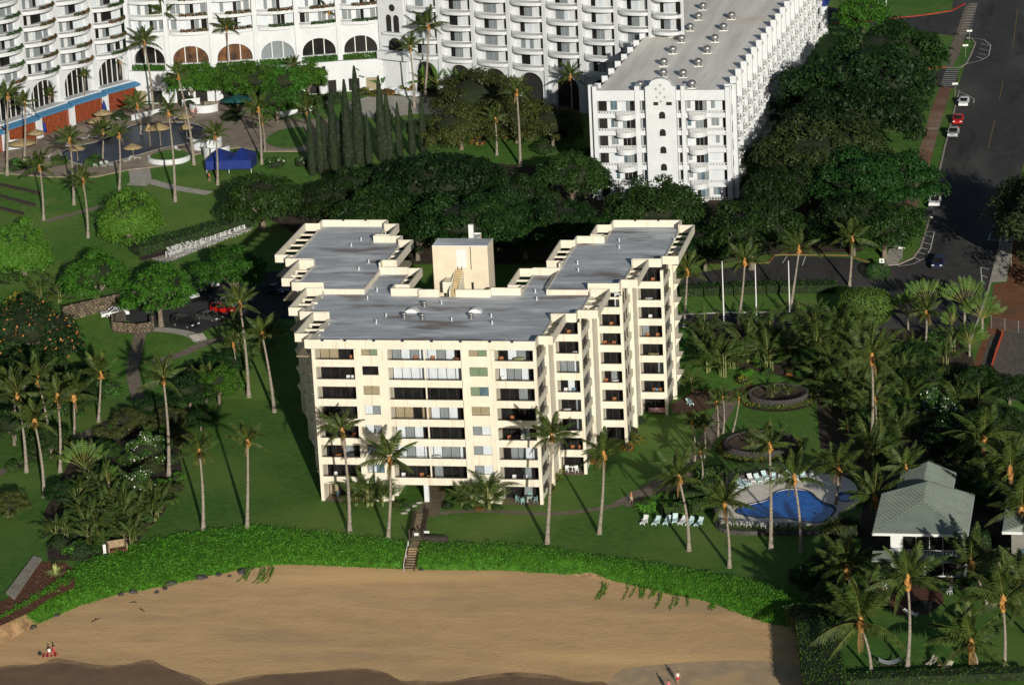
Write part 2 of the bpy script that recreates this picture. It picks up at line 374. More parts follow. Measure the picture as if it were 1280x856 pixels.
for i in range(7):
    y = 118+i*21
    if i in (2,): sheet("sidewalk_joint", G((1171-i*5.2,y),(1184-i*5.2,y),(1184-i*5.2,y+1.6),(1171-i*5.2,y+1.6)), concrete, 0.020)
sheet("kerb", ribbon(G((1199,114),(1186,165),(1172,225),(1160,280),(1151,310),(1141,323),(1123,331),(1105,332)), 0.3), kerbm, 0.14, thick=0.14)
sheet("kerb", ribbon(G((1200,85),(1208,80),(1215,66),(1219,55),(1214,48),(1208,48)), 0.3), kerbm, 0.14, thick=0.14)
sheet("verge", G((1200,84),(1207,79),(1214,66),(1217,56),(1212,49),(1205,52)), grass2, 0.012)
sheet("kerb", ribbon(G((933,329.5),(961,328.5),(968,319.5),(977,318.5),(1060,319.5),(1085,328)), 0.3), mat("ochre kerb", (0.25, 0.145, 0.06), 0.9, 0.2, 1.0), 0.14, thick=0.14)
sheet("kerb", ribbon(G((700,399),(870,392.5),(905,391),(1000,390),(1040,389.5)), 0.3), concrete, 0.14, thick=0.14)
sheet("kerb", ribbon(G((1252,297),(1235,365),(1214,425)), 0.3), concrete, 0.14, thick=0.14)
for a in (((1040,30),(1100,25),(1150,20),(1190,14),(1206,5)), ((1155,86.5),(1170,85.5),(1182,84.5)), ):
    sheet("kerb", ribbon(G(*a), 0.45), redkerb, 0.15, thick=0.15)
# crosswalk bars, parking ticks, hatching, centre line
def bar(a, b, w, m=line, name="road_marking", dz=0.018): sheet(name, ribbon(G(a, b), w), m, dz)
for i in range(12):
    t = i/11
    bar((1199+13*t, 42-37*t), (1213.5+8.5*t, 42-37*t), 0.32, name="crosswalk_bar")
for i in range(10):
    t = i/9
    bar((1175.5+7.5*t, 107-22*t), (1193+6.5*t, 107-22*t), 0.32, name="crosswalk_bar")
for P in (((1216,48),(1230,50),(1238.5,57),(1236,70),(1226,76),(1205,81)), ((1196,114),(1207,118),(1218,124),(1217,129)), ((1151,290),(1168,290),(1163,312),(1157,322),(1142,330),(1123,333))):
    sheet("road_marking", ribbon(G(*P), 0.16), line, 0.018)
for a, b in (((1226,55),(1237,57.5)), ((1224,61),(1236,63.5)), ((1223,67),(1233,69.5)), ((1221,71),(1229,74)), ((1154,293),(1167,297)), ((1151,302),(1164,306)), ((1149,309),(1160,312)), ((1146,315),(1157,318)), ((1141,321),(1150,325)), ((1240,290),(1248,290)), ((1236,300),(1247,301)), ((1239,290),(1235,301)), ((1226,334),(1236,337)), ((1227,344),(1234,347)), ((1228,353),(1232,355)), ((1226,334),(1228,358)), ((1240,282),(1249,285)), ((984,320),(978,329)), ((1007,320),(1003,332))):
    bar(a, b, 0.16)
for a, b in (((1254,102),(1249,125)), ((1244,150),(1235,185)), ((1272,12),(1266,60))): bar(a, b, 0.18, yline)
# lawn strip tracks, red earth lot
sheet("red_earth", G((1268,293),(1310,280),(1320,470),(1225,500),(1212,470),(1222,440),(1238,400),(1242,355),(1259,353)), redsoil, 0.004)
sheet("gravel_bank", G((1238,420),(1320,400),(1320,500),(1225,500),(1222,470)), gravelm, 0.012)
# condominium paths
brickp = mat("brick paving", (0.17, 0.135, 0.09), 0.9, 0.25, 1.5, 0.4)
sheet("brick_path", [(p[0], p[1]) for p in G((518,642),(531,625),(533,604))]+[(17.5, 14), (21.4, 14)]+[(p[0], p[1]) for p in G((558,604),(555,627),(546,646))], brickp, 0.012)
wl = [(546,642),(590,638),(640,640),(690,642),(740,637),(775,630),(800,617),(830,600),(852,588),(872,566),(885,548),(898,525),(912,500)]
sheet("garden_path", ribbon(smoothpts([tuple(gp(*p))[:2] for p in wl[:6]], 4, False), 1.3), pathm, 0.008)
sheet("garden_path", ribbon(smoothpts([tuple(gp(*p))[:2] for p in wl[5:]], 4, False), 2.6), pathm, 0.012)
sheet("path_apron", G((780,632),(788,615),(835,598),(850,585),(870,590),(850,612),(800,622),(795,634)), pathm, 0.016)
sheet("garden_path", ribbon(smoothpts([tuple(gp(*p))[:2] for p in [(176,414),(170,440),(166,465),(172,495),(180,520),(150,528),(100,545),(0,590),(-60,610)]], 5, False), 2.0), pathm, 0.008)
sheet("garden_path", ribbon(smoothpts([tuple(gp(*p))[:2] for p in [(190,452),(220,445),(250,432),(285,420)]], 4, False), 2.0), pathm, 0.012)
sheet("garden_path", ribbon(smoothpts([tuple(gp(*p))[:2] for p in [(176,414),(200,412),(235,417),(252,427)]], 4, False), 2.0), concrete, 0.016)
# hotel paths
sheet("resort_path", ribbon(smoothpts([tuple(gp(*p))[:2] for p in [(172,205),(176,225),(170,232)]], 4, False), 4), concrete, 0.008)
sheet("resort_path", ribbon(smoothpts([tuple(gp(*p))[:2] for p in [(185,226),(215,234),(262,242)]], 4, False), 2.2), concrete, 0.012)
sheet("resort_path", ribbon(smoothpts([tuple(gp(*p))[:2] for p in [(58,277),(100,265),(130,258)]], 4, False), 1.6), pathm, 0.012)
deckm = node_mix(mat("pool terrace", (0.26, 0.215, 0.165), 0.9, 0.14, 0.4, 0.1), (0.33, 0.28, 0.22), 0.1, 0.5, 0.7)
HPOOL = [(76,193),(95,184),(125,177),(150,166),(165,158),(185,155),(225,154),(250,158),(257,164),(250,174),(232,181),(205,186),(180,193),(140,204),(112,208),(88,203)]
hpool = smoothpts([tuple(gp(*p))[:2] for p in HPOOL], 4)
sheet("pool_terrace", G((-30,215),(-20,190),(40,165),(160,135),(260,125),(300,130),(330,150),(420,150),(440,170),(420,190),(390,190),(330,190),(300,185),(262,190),(240,195),(215,207),(160,213),(120,222),(60,222)), deckm, 0.18, thick=0.18, holes=[hpool])
water = mat("resort pool water", (0.012, 0.028, 0.07), 0.3, 0.35, 0.5, 0.6, spec=0.12, stretch=(1, .5, 1))
sheet("pool_water", hpool, water, 0.05)
sheet("pool_coping", ribbon(hpool+hpool[:1], 0.5), concrete, 0.215, thick=0.03)
sheet("lawn_island", smoothpts([tuple(gp(*p))[:2] for p in [(332,178),(345,166),(375,160),(384,170),(378,184),(350,186)]], 4), grass2, 0.20)
sheet("stone_terrace", G((430,130),(470,118),(520,122),(600,125),(560,145),(520,142),(470,150),(440,140)), concrete, 0.012)
sheet("resort_bed", G((455,105),(520,100),(620,112),(700,118),(740,135),(700,140),(600,122),(520,120),(455,118)), soil, 0.008)
sheet("sunning_pad", G((300,282),(318,285),(206,330),(185,322)), concrete, 0.012)
# ---------------------------------------------------------------- the condominium block
ZU = [2.57+2.852*k for k in range(8)]        # underside of each solid balcony band (the eighth is the fascia)
ZT0, ZT1 = 23.66, 24.31                      # parapet tops of the front and rear roofs
DK0, DK1 = 22.55, 23.22                      # roof decks
condo = thing("apartment_building", "cream stepped eight-storey apartment block with grey flat roofs beside the beach", "building", (0, 0, 0))
def cp(name, mb, m, parent=condo, **kw): return mb.build(name, m, parent, **kw)
rc = random.Random(3)
# ---- front facade, plane Y = 0
pier = MB()
for x0, x1, y0, y1 in ((0, .47, 0, .6), (31.2, 31.65, 0, .6)):
    cp("column", MB().box(x0, y0, 0, x1, y1, 22.42), cream)
# solid wall panels between the bays, with window openings left in them
def wall_panel(x0, x1, wx0, wx1, y=0.12, d=0.35):
    w = MB()
    w.box(x0, y, 0, wx0, y+d, 22.42); w.box(wx1, y, 0, x1, y+d, 22.42)
    z = 0
    for k in range(1, 8):
        z0, z1 = ZU[k]-1.18, ZU[k]+0.12
        if k == 7: z1 = ZU[7]-0.05
        w.box(wx0, y, z, wx1, y+d, z0); z = z1
    w.box(wx0, y, z, wx1, y+d, 22.42)
    cp("wall", w, cream)
def window(x0, x1, z0, z1, y, mats, parent=condo, n=2):
    f = MB(); t = 0.05
    f.box(x0, y, z0, x1, y+.06, z0+t); f.box(x0, y, z1-t, x1, y+.06, z1)
    for i in range(n+1):
        xx = x0+(x1-x0)*i/n; f.box(max(x0, xx-t/2), y-.002, z0+t, min(x1, xx+t/2), y+.055, z1-t)
    w = f.build("window", bronze, parent)
    for i in range(n):
        a, b = x0+(x1-x0)*i/n+t/2, x0+(x1-x0)*(i+1)/n-t/2
        MB().box(a, y+.02, z0+t, b, y+.04, z1-t).build("pane", mats[i % len(mats)], w)
    return w
wall_panel(6.1, 10.45, 7.05, 9.35)
wall_panel(21.3, 25.35, 22.2, 24.75)
cp("pilaster", MB().box(25.35, 0, 0, 25.8, .5, 22.42), cream); cp("pilaster", MB().box(10.45, 0.05, 2.57, 10.75, .5, 22.42), cream)
cp("pilaster", MB().box(6.02, 0.0, 0, 6.35, .5, 22.42), cream); cp("pilaster", MB().box(21.1, 0.02, 2.57, 21.4, .5, 22.42), cream)
P = {'w': curtain, 'g': curtgrey, 't': curttan, 'n': curtgreen, 'd': glass, 'b': glassb}
for k, (a, b) in enumerate(("wg", "wb", "bg", "wg", "wg", "tt", "dd", "tn")):
    window(7.05, 9.35, ZU[k]-1.18, ZU[k]+0.12 if k < 7 else ZU[7]-.05, 0.25, (P[a], P[b])) if k else 0
for k, (a, b) in enumerate(("gw", "gw", "gw", "gw", "tt", "nb", "nn", "tn")):
    window(22.2, 24.75, ZU[k]-1.18, ZU[k]+0.12 if k < 7 else ZU[7]-.05, 0.25, (P[a], P[b])) if k else 0
# lanai bays: band (solid parapet), slab, glazed back wall with its doors, cross walls, rail
def bay(x0, x1, y, pat, post=None, ground=True, depth=2.4, open_side=False):
    for k in range(7):
        cp("balcony_wall", MB().box(x0, y+.02, ZU[k], x1, y+.2, ZU[k]+1.04), cream)
        cp("balcony_floor", MB().box(x0, y+.2, ZU[k], x1, y+depth, ZU[k]+.22), tile)
        r = MB().box(x0, y+.05, ZU[k]+1.16, x1, y+.10, ZU[k]+1.22)
        nn = int((x1-x0)/0.9)
        for i in range(nn+1): xx = x0+.04+(x1-x0-.08)*i/nn; r.box(xx-.02, y+.055, ZU[k]+1.04, xx+.02, y+.095, ZU[k]+1.16)
        cp("railing", r, bronze)
        if post: cp("post", MB().box(post-.1, y+.25, ZU[k]+.22, post+.1, y+.45, ZU[k+1]), cream)
    for k in range(8):
        if k == 0 and not ground: continue
        z0 = ZU[k-1]+.22 if k else 0.05; z1 = ZU[k] if k < 7 else 22.5
        pt = pat[k]
        n = len(pt); w = (x1-x0-.3)/n
        f = MB()
        for i in range(n+1): f.box(x0+.15+w*i-.04, y+depth-.06, z0, x0+.15+w*i+.04, y+depth+.04, z1-.25)
        f.box(x0+.1, y+depth-.08, z1-.28, x1-.1, y+depth+.05, z1-.02); f.box(x0+.1, y+depth-.07, z0, x1-.1, y+depth+.05, z0+.1)
        d = cp("sliding_door", f, bronze)
        for i, c in enumerate(pt):
            MB().box(x0+.15+w*i+.04, y+depth-.02, z0+.1, x0+.15+w*(i+1)-.04, y+depth+.02, z1-.28).build("pane", P[c], d)
    zc = 0 if ground else 2.57
    cp("cross_wall", MB().box(x0-.1, y+.45, zc, x0+.02, y+depth, 22.42), cream)
    if not open_side: cp("cross_wall", MB().box(x1-.02, y+.45, zc, x1+.1, y+depth, 22.42), cream)
bay(.47, 6.05, 0, ["tdgd", "dddd", "ddgd", "dddd", "dddd", "dddd", "dddd", "ttdd"])
bay(10.75, 21.15, 0, ["d", "ddddgddd", "wgwwwggw", "wgwdddddd"[:8], "ttdtwgwd", "dddddddd", "wwwwwwww", "gwgwwgwd"], post=15.95, ground=False)
bay(25.8, 31.2, 0, ["ddgd", "ddgd", "dggww"[:5], "ddgd", "dddd", "ddgd", "wggwd", "dwgd"], open_side=True)
# ---- side steps: three set-back lanai fronts on the right, side walls between them
YF = [0, 12.9, 26.4, 39.8, 63.0]
XR = [31.65, 35.65, 39.4, 43.4]
pats = [["dd", "ddd", "ddg", "ddg", "dwd", "ggw", "ddd", "ddd"], ["dd", "ddd", "ddd", "dgd", "ddd", "ddd", "ddd", "gdw"], ["dd", "ddd", "ddg", "ddd", "gdd", "ddd", "ddd", "ddd"]]
for s in (1, 2, 3):
    x0, x1, y = XR[s-1]+(.25 if s < 3 else .1), XR[s]-.42, YF[s]
    bay(x0, x1, y, pats[s-1], depth=2.2, open_side=True)
    cp("column", MB().box(x1, y, 0, XR[s], y+.6, 22.42), cream)
    cp("column", MB().box(XR[s-1]-.2, y+.03, 0, x0, y+.6, 22.42), cream)
for s in range(4):
    x, y0, y1 = XR[s], YF[s], YF[s+1]
    # side lanai openings: diagonal-looking sill bands in perspective are plain solid bands on this flank
    for k in range(7):
        cp("balcony_wall", MB().box(x-.22, y0+.6, ZU[k]-.05, x-.02, y0+7.4, ZU[k]+.95), cream)
    cp("pier", MB().box(x-.3, y0+7.4, 0, x+.30, y0+8.1, 22.42), cream)
    cp("wall", MB().box(x-.3, y0+8.1, 0, x, y1 if s < 3 else 53.0, 22.42), cream)
    for k in range(8):
        z0 = ZU[k-1]+.95 if k else 0.9; z1 = ZU[k]-.05 if k < 7 else 22.4
        w = MB(); w.box(x-.4, y0+2.5, z0, x-.34, y0+7.4, z1); cp("side_window", w, rc.choice([glass, glass, curttan, curtgrey]))
        cp("mullion", MB().box(x-.34, y0+4.4, z0, x-.12, y0+4.55, z1), bronze); cp("mullion", MB().box(x-.34, y0+2.45, z0, x-.12, y0+2.6, z1), bronze)
    if s == 3:                       # small planter boxes on the far flank
        for k in range(8):
            b = MB(); z = ZU[k]+.3 if k < 7 else 22.0
            b.add([(x, y0+8.6, z+.8), (x+1.0, y0+8.6, z+.8), (x+.15, y0+8.6, z-.5), (x, y0+8.6, z-.5), (x, y0+11.4, z+.8), (x+1.0, y0+11.4, z+.8), (x+.15, y0+11.4, z-.5), (x, y0+11.4, z-.5)],
                  [(0,3,2,1),(4,5,6,7),(0,1,5,4),(1,2,6,5),(2,3,7,6)])
            cp("planter_box", b, cream)
# ---- left flank steps, mostly in shade
XL = [0.0, -4.3, -8.6, -12.9]
YL = [0, 13.4, 26.2, 39.0, 61.6]
for s in range(4):
    x, y0, y1 = XL[s], YL[s], YL[s+1]
    cp("wall", MB().box(x, y0+.6, 0, x+.3, y1, 22.42), cream)
    if s:
        cp("wall", MB().box(x+.3, y0, 0, XL[s-1]+.05, y0+.3, 22.42), cream)
        for k in range(8):
            z0 = ZU[k-1]+1.04 if k else .8
            cp("side_window", MB().box(x+1.0, y0-.03, z0, XL[s-1]-.6, y0-.01, z0+1.6), glass)
    for k in range(8):
        z = ZU[k]+.3 if k < 7 else 22.0
        for yy in ((2.2, 5.4), (7.6, 10.8)):
            b = MB()
            b.add([(x, y0+yy[0], z+.8), (x-.95, y0+yy[0], z+.8), (x-.3, y0+yy[0], z-.6), (x, y0+yy[0], z-.6), (x, y0+yy[1], z+.8), (x-.95, y0+yy[1], z+.8), (x-.3, y0+yy[1], z-.6), (x, y0+yy[1], z-.6)],
                  [(0,1,2,3),(4,7,6,5),(0,4,5,1),(1,5,6,2),(2,6,7,3)])
            cp("planter_box", b, cream)
# ---- dark core so the block is closed, back and inner courtyard walls
core = MB()
core.box(0.35, 2.6, 2.6, 31.3, 25.0, 22.5); core.box(.35, 2.6, 0, 10.5, 25, 2.55); core.box(21.6, 2.6, 0, 31.3, 25, 2.55)
core.box(-4.0, 14, 0, 5.7, 26, 22.5); core.box(-8.3, 26.6, 0, .9, 52.0, 23.1); core.box(-12.6, 39.4, 0, -3.5, 61.5, 23.1); core.box(-8.0, 26.6, 0, 5.6, 36, 22.4)
core.box(30, 15.2, 0, 35.3, 26, 22.5); core.box(27.9, 28.7, 0, 39.1, 52.2, 23.1); core.box(32.3, 42.1, 0, 40.6, 61.5, 23.1); core.box(24.6, 25.2, 0, 35, 36, 22.4)
cp("wall", core, cream)
lb = MB()
for i in range(4): lb.box(12+i*2.2+i*.3, 13.9, 0, 13.2+i*2.2+i*.3, 14.1, 2.4)
cp("lobby_screen", lb, woodd)
cp("column", MB().box(14.75, .25, 0, 15.4, .9, 2.6), white); cp("column", MB().box(20.3, .25, 0, 20.9, .9, 2.6), white)
# ---- fascia: a thick parapet round the whole roof line, split where it steps
FB = 22.42
# front fascia in panels with small dark scuppers notched into the coping
xs = [-.85, 1.7, 4.9, 9.0, 13.05, 17.15, 21.2, 25.3, 28.4, 31.65]
for i in range(len(xs)-1):
    a, b = xs[i], xs[i+1]
    mb = MB(); mb.box(a+(.006 if i else 0), -.22, FB, b-.006, .0, ZT0-.22)
    mb.box(a+(.22 if i else 0), -.22, ZT0-.22, b-(.22 if i < 8 else 0), 0, ZT0)
    cp("fascia", mb, cream)
    if i: cp("scupper", MB().box(a-.22, -.14, ZT0-.22, a+.22, -.05, ZT0-.12), bronze)
cp("soffit", MB().box(-.85, 0, FB, 31.65, 2.4, FB+.1), cream)
# left outer: body fascia runs (outer face on the left when walking +Y -> thickness to the right)
def fr(x0, y0, x1, y1, z0, z1, w=.22, n="fascia", m=cream): cp(n, MB().box(min(x0, x1), min(y0, y1), z0, max(x0, x1), max(y0, y1), z1), m)
z2, z3 = FB, FB+.65
def side(x0, x1, ya, yb, fa, fb, z, dk_, zt):
    """flank parapet: full height beyond the sunshade frame, a low curb where the frame hangs beside the deck"""
    if fa > ya: fr(x0, ya, x1, fa, z, zt)
    fr(x0, fa, x1, fb, z, dk_+.14)
    if yb > fb: fr(x0, fb, x1, yb, z, zt)
side(-.85, -.63, 0.0, 13.4, 2.75, 13.2, z2, DK0, ZT0)
fr(-5.0, 13.4, -.63, 13.62, z2, ZT0); side(-5.0, -4.78, 13.62, 26.1, 15.4, 25.6, z2, DK0, ZT0)
fr(-9.4, 26.1, -4.6, 26.32, z3, ZT1); side(-9.4, -9.18, 26.32, 39.0, 28.3, 38.4, z3, DK1, ZT1)
fr(-13.7, 39.0, -9.18, 39.22, z3, ZT1); side(-13.7, -13.48, 39.22, 61.7, 41.2, 59.6, z3, DK1, ZT1)
side(31.43, 31.65, 0.0, 13.2, 2.4, 13.0, z2, DK0, ZT0)
fr(31.43, 13.2, 35.0, 13.42, z2, ZT0); side(34.78, 35.0, 13.42, 26.3, 15.0, 26.0, z2, DK0, ZT0)
fr(34.5, 26.3, 39.1, 26.52, z3, ZT1); side(38.88, 39.1, 26.52, 39.5, 28.3, 39.2, z3, DK1, ZT1)
fr(38.88, 39.5, 43.25, 39.72, z3, ZT1); side(43.03, 43.25, 39.72, 61.5, 41.0, 58.9, z3, DK1, ZT1)
# back parapets in panels
for x0, x1 in ((-13.7, -10.2), (-10.2, -6.6), (-6.6, -2.95), (32.5, 36.0), (36.0, 39.6), (39.6, 43.25)):
    mb = MB().box(x0+.006, 61.5, z3, x1-.006, 61.72, ZT1-.18); mb.box(x0+.2, 61.5, ZT1-.18, x1-.2, 61.72, ZT1); cp("fascia", mb, cream)
# inner courtyard parapets
side(-3.17, -2.95, 52.3, 61.5, 53.0, 59.4, z3, DK1, ZT1); fr(-3.17, 52.08, 1.45, 52.3, z3, ZT1); side(1.23, 1.45, 36.9, 52.08, 38.4, 50.0, z3, DK1, ZT1)
side(5.6, 5.82, 25.62, 36.7, 27.6, 36.5, z2, DK0, ZT0); fr(1.23, 36.7, 5.82, 36.9, z2, ZT0)
fr(5.6, 25.4, 9.9, 25.62, z2, ZT0); fr(9.9, 24.6, 10.12, 25.6, z2, ZT0)
fr(10.12, 24.9, 12.9, 25.12, z2, ZT0); fr(15.3, 24.9, 20.2, 25.12, z2, ZT0); fr(20.2, 25.12, 20.42, 26.2, z2, ZT0); fr(20.42, 26.0, 24.7, 26.2, z2, ZT0)
side(24.5, 24.7, 26.2, 36.7, 27.6, 36.5, z2, DK0, ZT0); fr(24.5, 36.7, 28.6, 36.9, z2, ZT0)
side(28.4, 28.6, 36.9, 52.1, 38.4, 50.0, z3, DK1, ZT1); fr(28.4, 52.1, 32.7, 52.3, z3, ZT1); side(32.5, 32.7, 52.3, 61.5, 53.2, 59.0, z3, DK1, ZT1)
# sunshade frames over the outer and inner flanks: ring fascia with cross beams, open between
def shade(xa, xb, y0, y1, zt, nb, outer_left, floor=True):
    zb = zt-1.22; w = .2
    t = MB(); 
    t.box(xa, y0, zb, xb, y0+w, zt); t.box(xa, y1-w, zb, xb, y1, zt)
    xo = xa if outer_left else xb-w
    t.box(xo, y0+w, zb, xo+w, y1-w, zt)
    o = cp("sunshade_frame", t, cream)
    for i in range(nb):
        y = y0+(y1-y0)*(i+1)/(nb+1)
        MB().box(xa+(w if outer_left else 0), y-.16, zb+.05, xb-(0 if outer_left else w), y+.16, zb+.32).build("beam", cream, o)
    if floor: MB().box(xa+.05, y0+.05, zb-2.2, xb-.05, y1-.05, zb-2.05).build("lanai_floor", curttan, o)
shade(-3.0, -.85, 2.75, 13.2, ZT0-.02, 3, True); shade(-7.15, -5.0, 15.4, 25.6, ZT0-.02, 3, True)
shade(-11.5, -9.4, 28.3, 38.4, ZT1-.02, 3, True); shade(-15.9, -13.7, 41.2, 59.6, ZT1-.02, 5, True)
shade(31.65, 33.6, 2.4, 13.0, ZT0-.02, 3, False, False); shade(35.0, 37.8, 15.0, 26.0, ZT0-.02, 3, False, False)
shade(39.1, 41.45, 28.3, 39.2, ZT1-.02, 3, False, False); shade(43.25, 45.6, 41.0, 58.9, ZT1-.02, 5, False, False)
shade(-2.95, -.75, 53.0, 59.4, ZT1-.02, 1, False); shade(1.45, 3.6, 38.4, 50.0, ZT1-.02, 3, False); shade(5.82, 7.9, 27.6, 36.5, ZT0-.02, 2, False)
shade(22.5, 24.5, 27.6, 36.5, ZT0-.02, 2, True); shade(26.3, 28.4, 38.4, 50.0, ZT1-.02, 3, True); shade(30.4, 32.5, 53.2, 59.0, ZT1-.02, 1, True)
# roof decks
front_deck = [(-.63, 0), (31.43, 0), (31.43, 13.42), (34.78, 13.42), (34.78, 26.4), (28.7, 26.4), (28.7, 36.7), (24.7, 36.7), (24.7, 26.2), (20.3, 26.1), (20.2, 25.0), (10.0, 25.0), (9.9, 25.5), (5.6, 25.6), (5.6, 36.7), (1.3, 36.7), (1.3, 26.2), (-4.78, 26.2), (-4.78, 13.62), (-.63, 13.62)]
rl_ = [(-9.18, 26.32), (1.23, 26.32), (1.23, 52.1), (-3.17, 52.1), (-3.17, 61.5), (-13.48, 61.5), (-13.48, 39.22), (-9.18, 39.22)]
rr_ = [(28.6, 26.52), (38.88, 26.52), (38.88, 39.72), (43.03, 39.72), (43.03, 61.5), (32.7, 61.5), (32.7, 52.3), (28.6, 52.3)]
cp("roof_deck", MB().prism(front_deck, DK0-.25, DK0), deck)
cp("roof_deck", MB().prism(rl_, DK1-.25, DK1), deck); cp("roof_deck", MB().prism(rr_, DK1-.25, DK1), deck)
fr(-4.6, 26.1, 1.5, 26.3, DK0, DK1+.1, n="roof_curb"); fr(1.27, 26.3, 1.47, 36.9, DK0, DK1+.1, n="roof_curb"); fr(28.4, 26.3, 34.5, 26.5, DK0, DK1+.1, n="roof_curb"); fr(28.36, 26.5, 28.58, 36.9, DK0, DK1+.1, n="roof_curb")
# roof nook with rail beside the right-hand divider
nook = MB(); nook.box(35.0, 26.0, ZU[7]-.5, 39.1, 26.2, ZU[7]-.2); nook.box(35.3, 25.7, 23.1, 39.0, 25.75, 23.16)
cp("nook_rail", nook, cream)
# ---- stair and lift tower behind the middle of the roof
tw = thing("stair_tower", "cream stair and lift tower with outside stair rising behind the flat roofs", "tower", (0, 0, 0))
TY = 29.2; zt_ = gy(540, 307, TY).z; xa, xb = gy(540, 307, TY).x, gy(609, 307, TY).x
t = MB(); t.prism([(xa, TY), (xb, TY), (xb, TY+4.2), (xa, TY+4.2)], 0, zt_-.12); t.box(xa+4.4, TY+4.2, 0, xb-2.2, TY+6.6, zt_-.1); t.build("wall", creamt, tw)
rf = MB(); rf.box(xa+.1, TY+.2, zt_-.12, xb-.1, TY+4.1, zt_-.04); rf.box(xa+4.5, TY+4.1, zt_-.12, xb-2.3, TY+6.5, zt_-.05); rf.build("roof", deck, tw)
cg = MB(); cg.box(xa, TY-.03, zt_-.12, xb, TY+.17, zt_); cg.box(xb-.12, TY+.17, zt_-.12, xb+.02, TY+4.2, zt_); cg.box(xa-.02, TY+.17, zt_-.12, xa+.12, TY+4.2, zt_); cg.box(xb-2.3, TY+4.2, zt_-.1, xb-2.18, TY+6.6, zt_+.1); cg.box(xa+4.4, TY+6.4, zt_-.1, xb-2.2, TY+6.6, zt_+.2)
cg.build("coping", whitep, tw)
MB().box(xa+4.55, TY+4.5, zt_-.1, xa+5.25, TY+5.1, zt_+1.9).build("vent_pipe", whitep, tw)
k = (xb-xa)/490.0
def tx(z): return xa+(z-500)*k
def tz(z): return zt_-(z-265)*k*1.02
MB().box(tx(838)-.05, TY-.05, tz(475), tx(838)+.05, TY-.005, zt_-.1).build("drain_pipe", bronze, tw)
MB().box(tx(712), TY-.03, tz(455), tx(800), TY+.02, tz(300)).build("patched_panel", whitep, tw)
MB().box(tx(832), TY-.04, DK0-.3, tx(852), TY-.003, tz(590)).build("door", dark, tw)
st = MB()                                   # outside stair: landing, flight and solid balustrades
st.box(tx(610), TY-2.6, tz(640), tx(690), TY, tz(545)); st.build("landing", cream, tw)
st = MB(); nst = 12
for i in range(nst):
    z = DK0+.05+(tz(470)-DK0)*i/nst; st.box(tx(700), 25.1+i*.34, z-.5, tx(762), 25.1+(i+1)*.34, z+.12)
st.build("stair_flight", mat("tan concrete", (0.50, 0.39, 0.22), .9, .1, 1), tw)
for xx in (690, 765):
    b = MB(); y0 = 25.0
    b.add([(tx(xx)-.08, y0, DK0), (tx(xx)+.1, y0, DK0), (tx(xx)+.1, TY, DK0), (tx(xx)-.08, TY, DK0), (tx(xx)-.08, y0, DK0+.9), (tx(xx)+.1, y0, DK0+.9), (tx(xx)+.1, TY, tz(490)), (tx(xx)-.08, TY, tz(490))],
          [(3,2,1,0),(4,5,6,7),(0,1,5,4),(1,2,6,5),(2,3,7,6),(3,0,4,7)])
    b.build("balustrade", cream, tw)
MB().box(tx(640), TY-2.4, DK0-.4, tx(650), TY-2.2, tz(640)).build("post", cream, tw)
MB().box(tx(600), TY-.03, DK0-.4, tx(640), TY-.004, tz(545)).build("recess_shade_panel", dark, tw)  # flat dark panel on the wall, painting the shade of a recess
ld = MB()
for i in range(9): ld.box(tx(722), TY-.25, tz(570)+.22*i, tx(758), TY-.21, tz(570)+.22*i+.04)
ld.box(tx(720), TY-.26, tz(580), tx(724), TY-.2, tz(445)); ld.box(tx(756), TY-.26, tz(580), tx(760), TY-.2, tz(445)); ld.build("ladder", bronze, tw)
# ---- roof vents and fans (loose equipment standing on the decks)
fan0 = thing("roof_fan", "white exhaust fan with curved hood on the front roof", "roof vent")
MB().lathe([(0, 0), (.45, 0), (.45, .12), (.25, .14), (.25, .5), (.38, .52), (.38, .75), (.2, .85), (0, .85)], 10).build("fan", metal, fan0)
def roofpt(px, py, z): p = gz(px, py, z); return (p.x, p.y, z)
first = True
Az = lambda x, y: (340+x/4.5036, 270+y/4.5036)
lab = ["white exhaust fan at the left end of the left arched duct", "white exhaust fan at the right end of the left arched duct", "white exhaust fan below the right arched duct", "white exhaust fan behind the left arched duct"]
for i, p in enumerate(((745, 575), (847, 580), (1122, 578), (858, 510))):
    q = roofpt(*Az(*p), DK0); o = fan0 if i == 0 else clone(fan0)
    o.location = q; o["label"] = lab[i]; o["group"] = "exhaust fans on the front roof"
for i, p in enumerate(((787, 540), (1145, 540))):
    q = roofpt(*Az(*p), DK0); d = MB()
    pr = [(-1.0+2.0*t/8, .55*math.sin(math.pi*t/8)**.6) for t in range(9)]
    d.add([(x, -.5, z) for x, z in pr]+[(x, .6, z) for x, z in pr], [(j, j+1, j+10, j+9) for j in range(8)]+[tuple(range(9))[::-1], tuple(range(9, 18))])
    o = d.build("roof_duct", whitep, None, q, label="%s arched white duct on the front roof" % ("left" if i == 0 else "right"), cat="duct", group="arched roof ducts")
vp = MB().tube([(0, 0, 0), (0, 0, .55)], .09, 8).mesh("roof_vent_pipe", whitep)
vb = MB().lathe([(.3, 0), (.12, .06), (.12, .1)], 8).mesh("flashing", deck)
vents = [(502,140,1),(447,172,1),(545,265,1),(490,305,1),(592,425,0),(538,470,0),(643,568,0),(588,605,0),(955,497,0),(1012,592,0),(1235,570,0),(1240,610,0),(640,110,1)]
vents += [(1173+782-0-0, 145, 1), (1173+782, 183, 1), (1173+548, 272, 1), (1173+552, 312, 1), (1173+865, 270, 1), (1173+1092, 142, 1), (1173+310, 432, 0), (1173+318, 475, 0), (1173+388, 572, 0)]
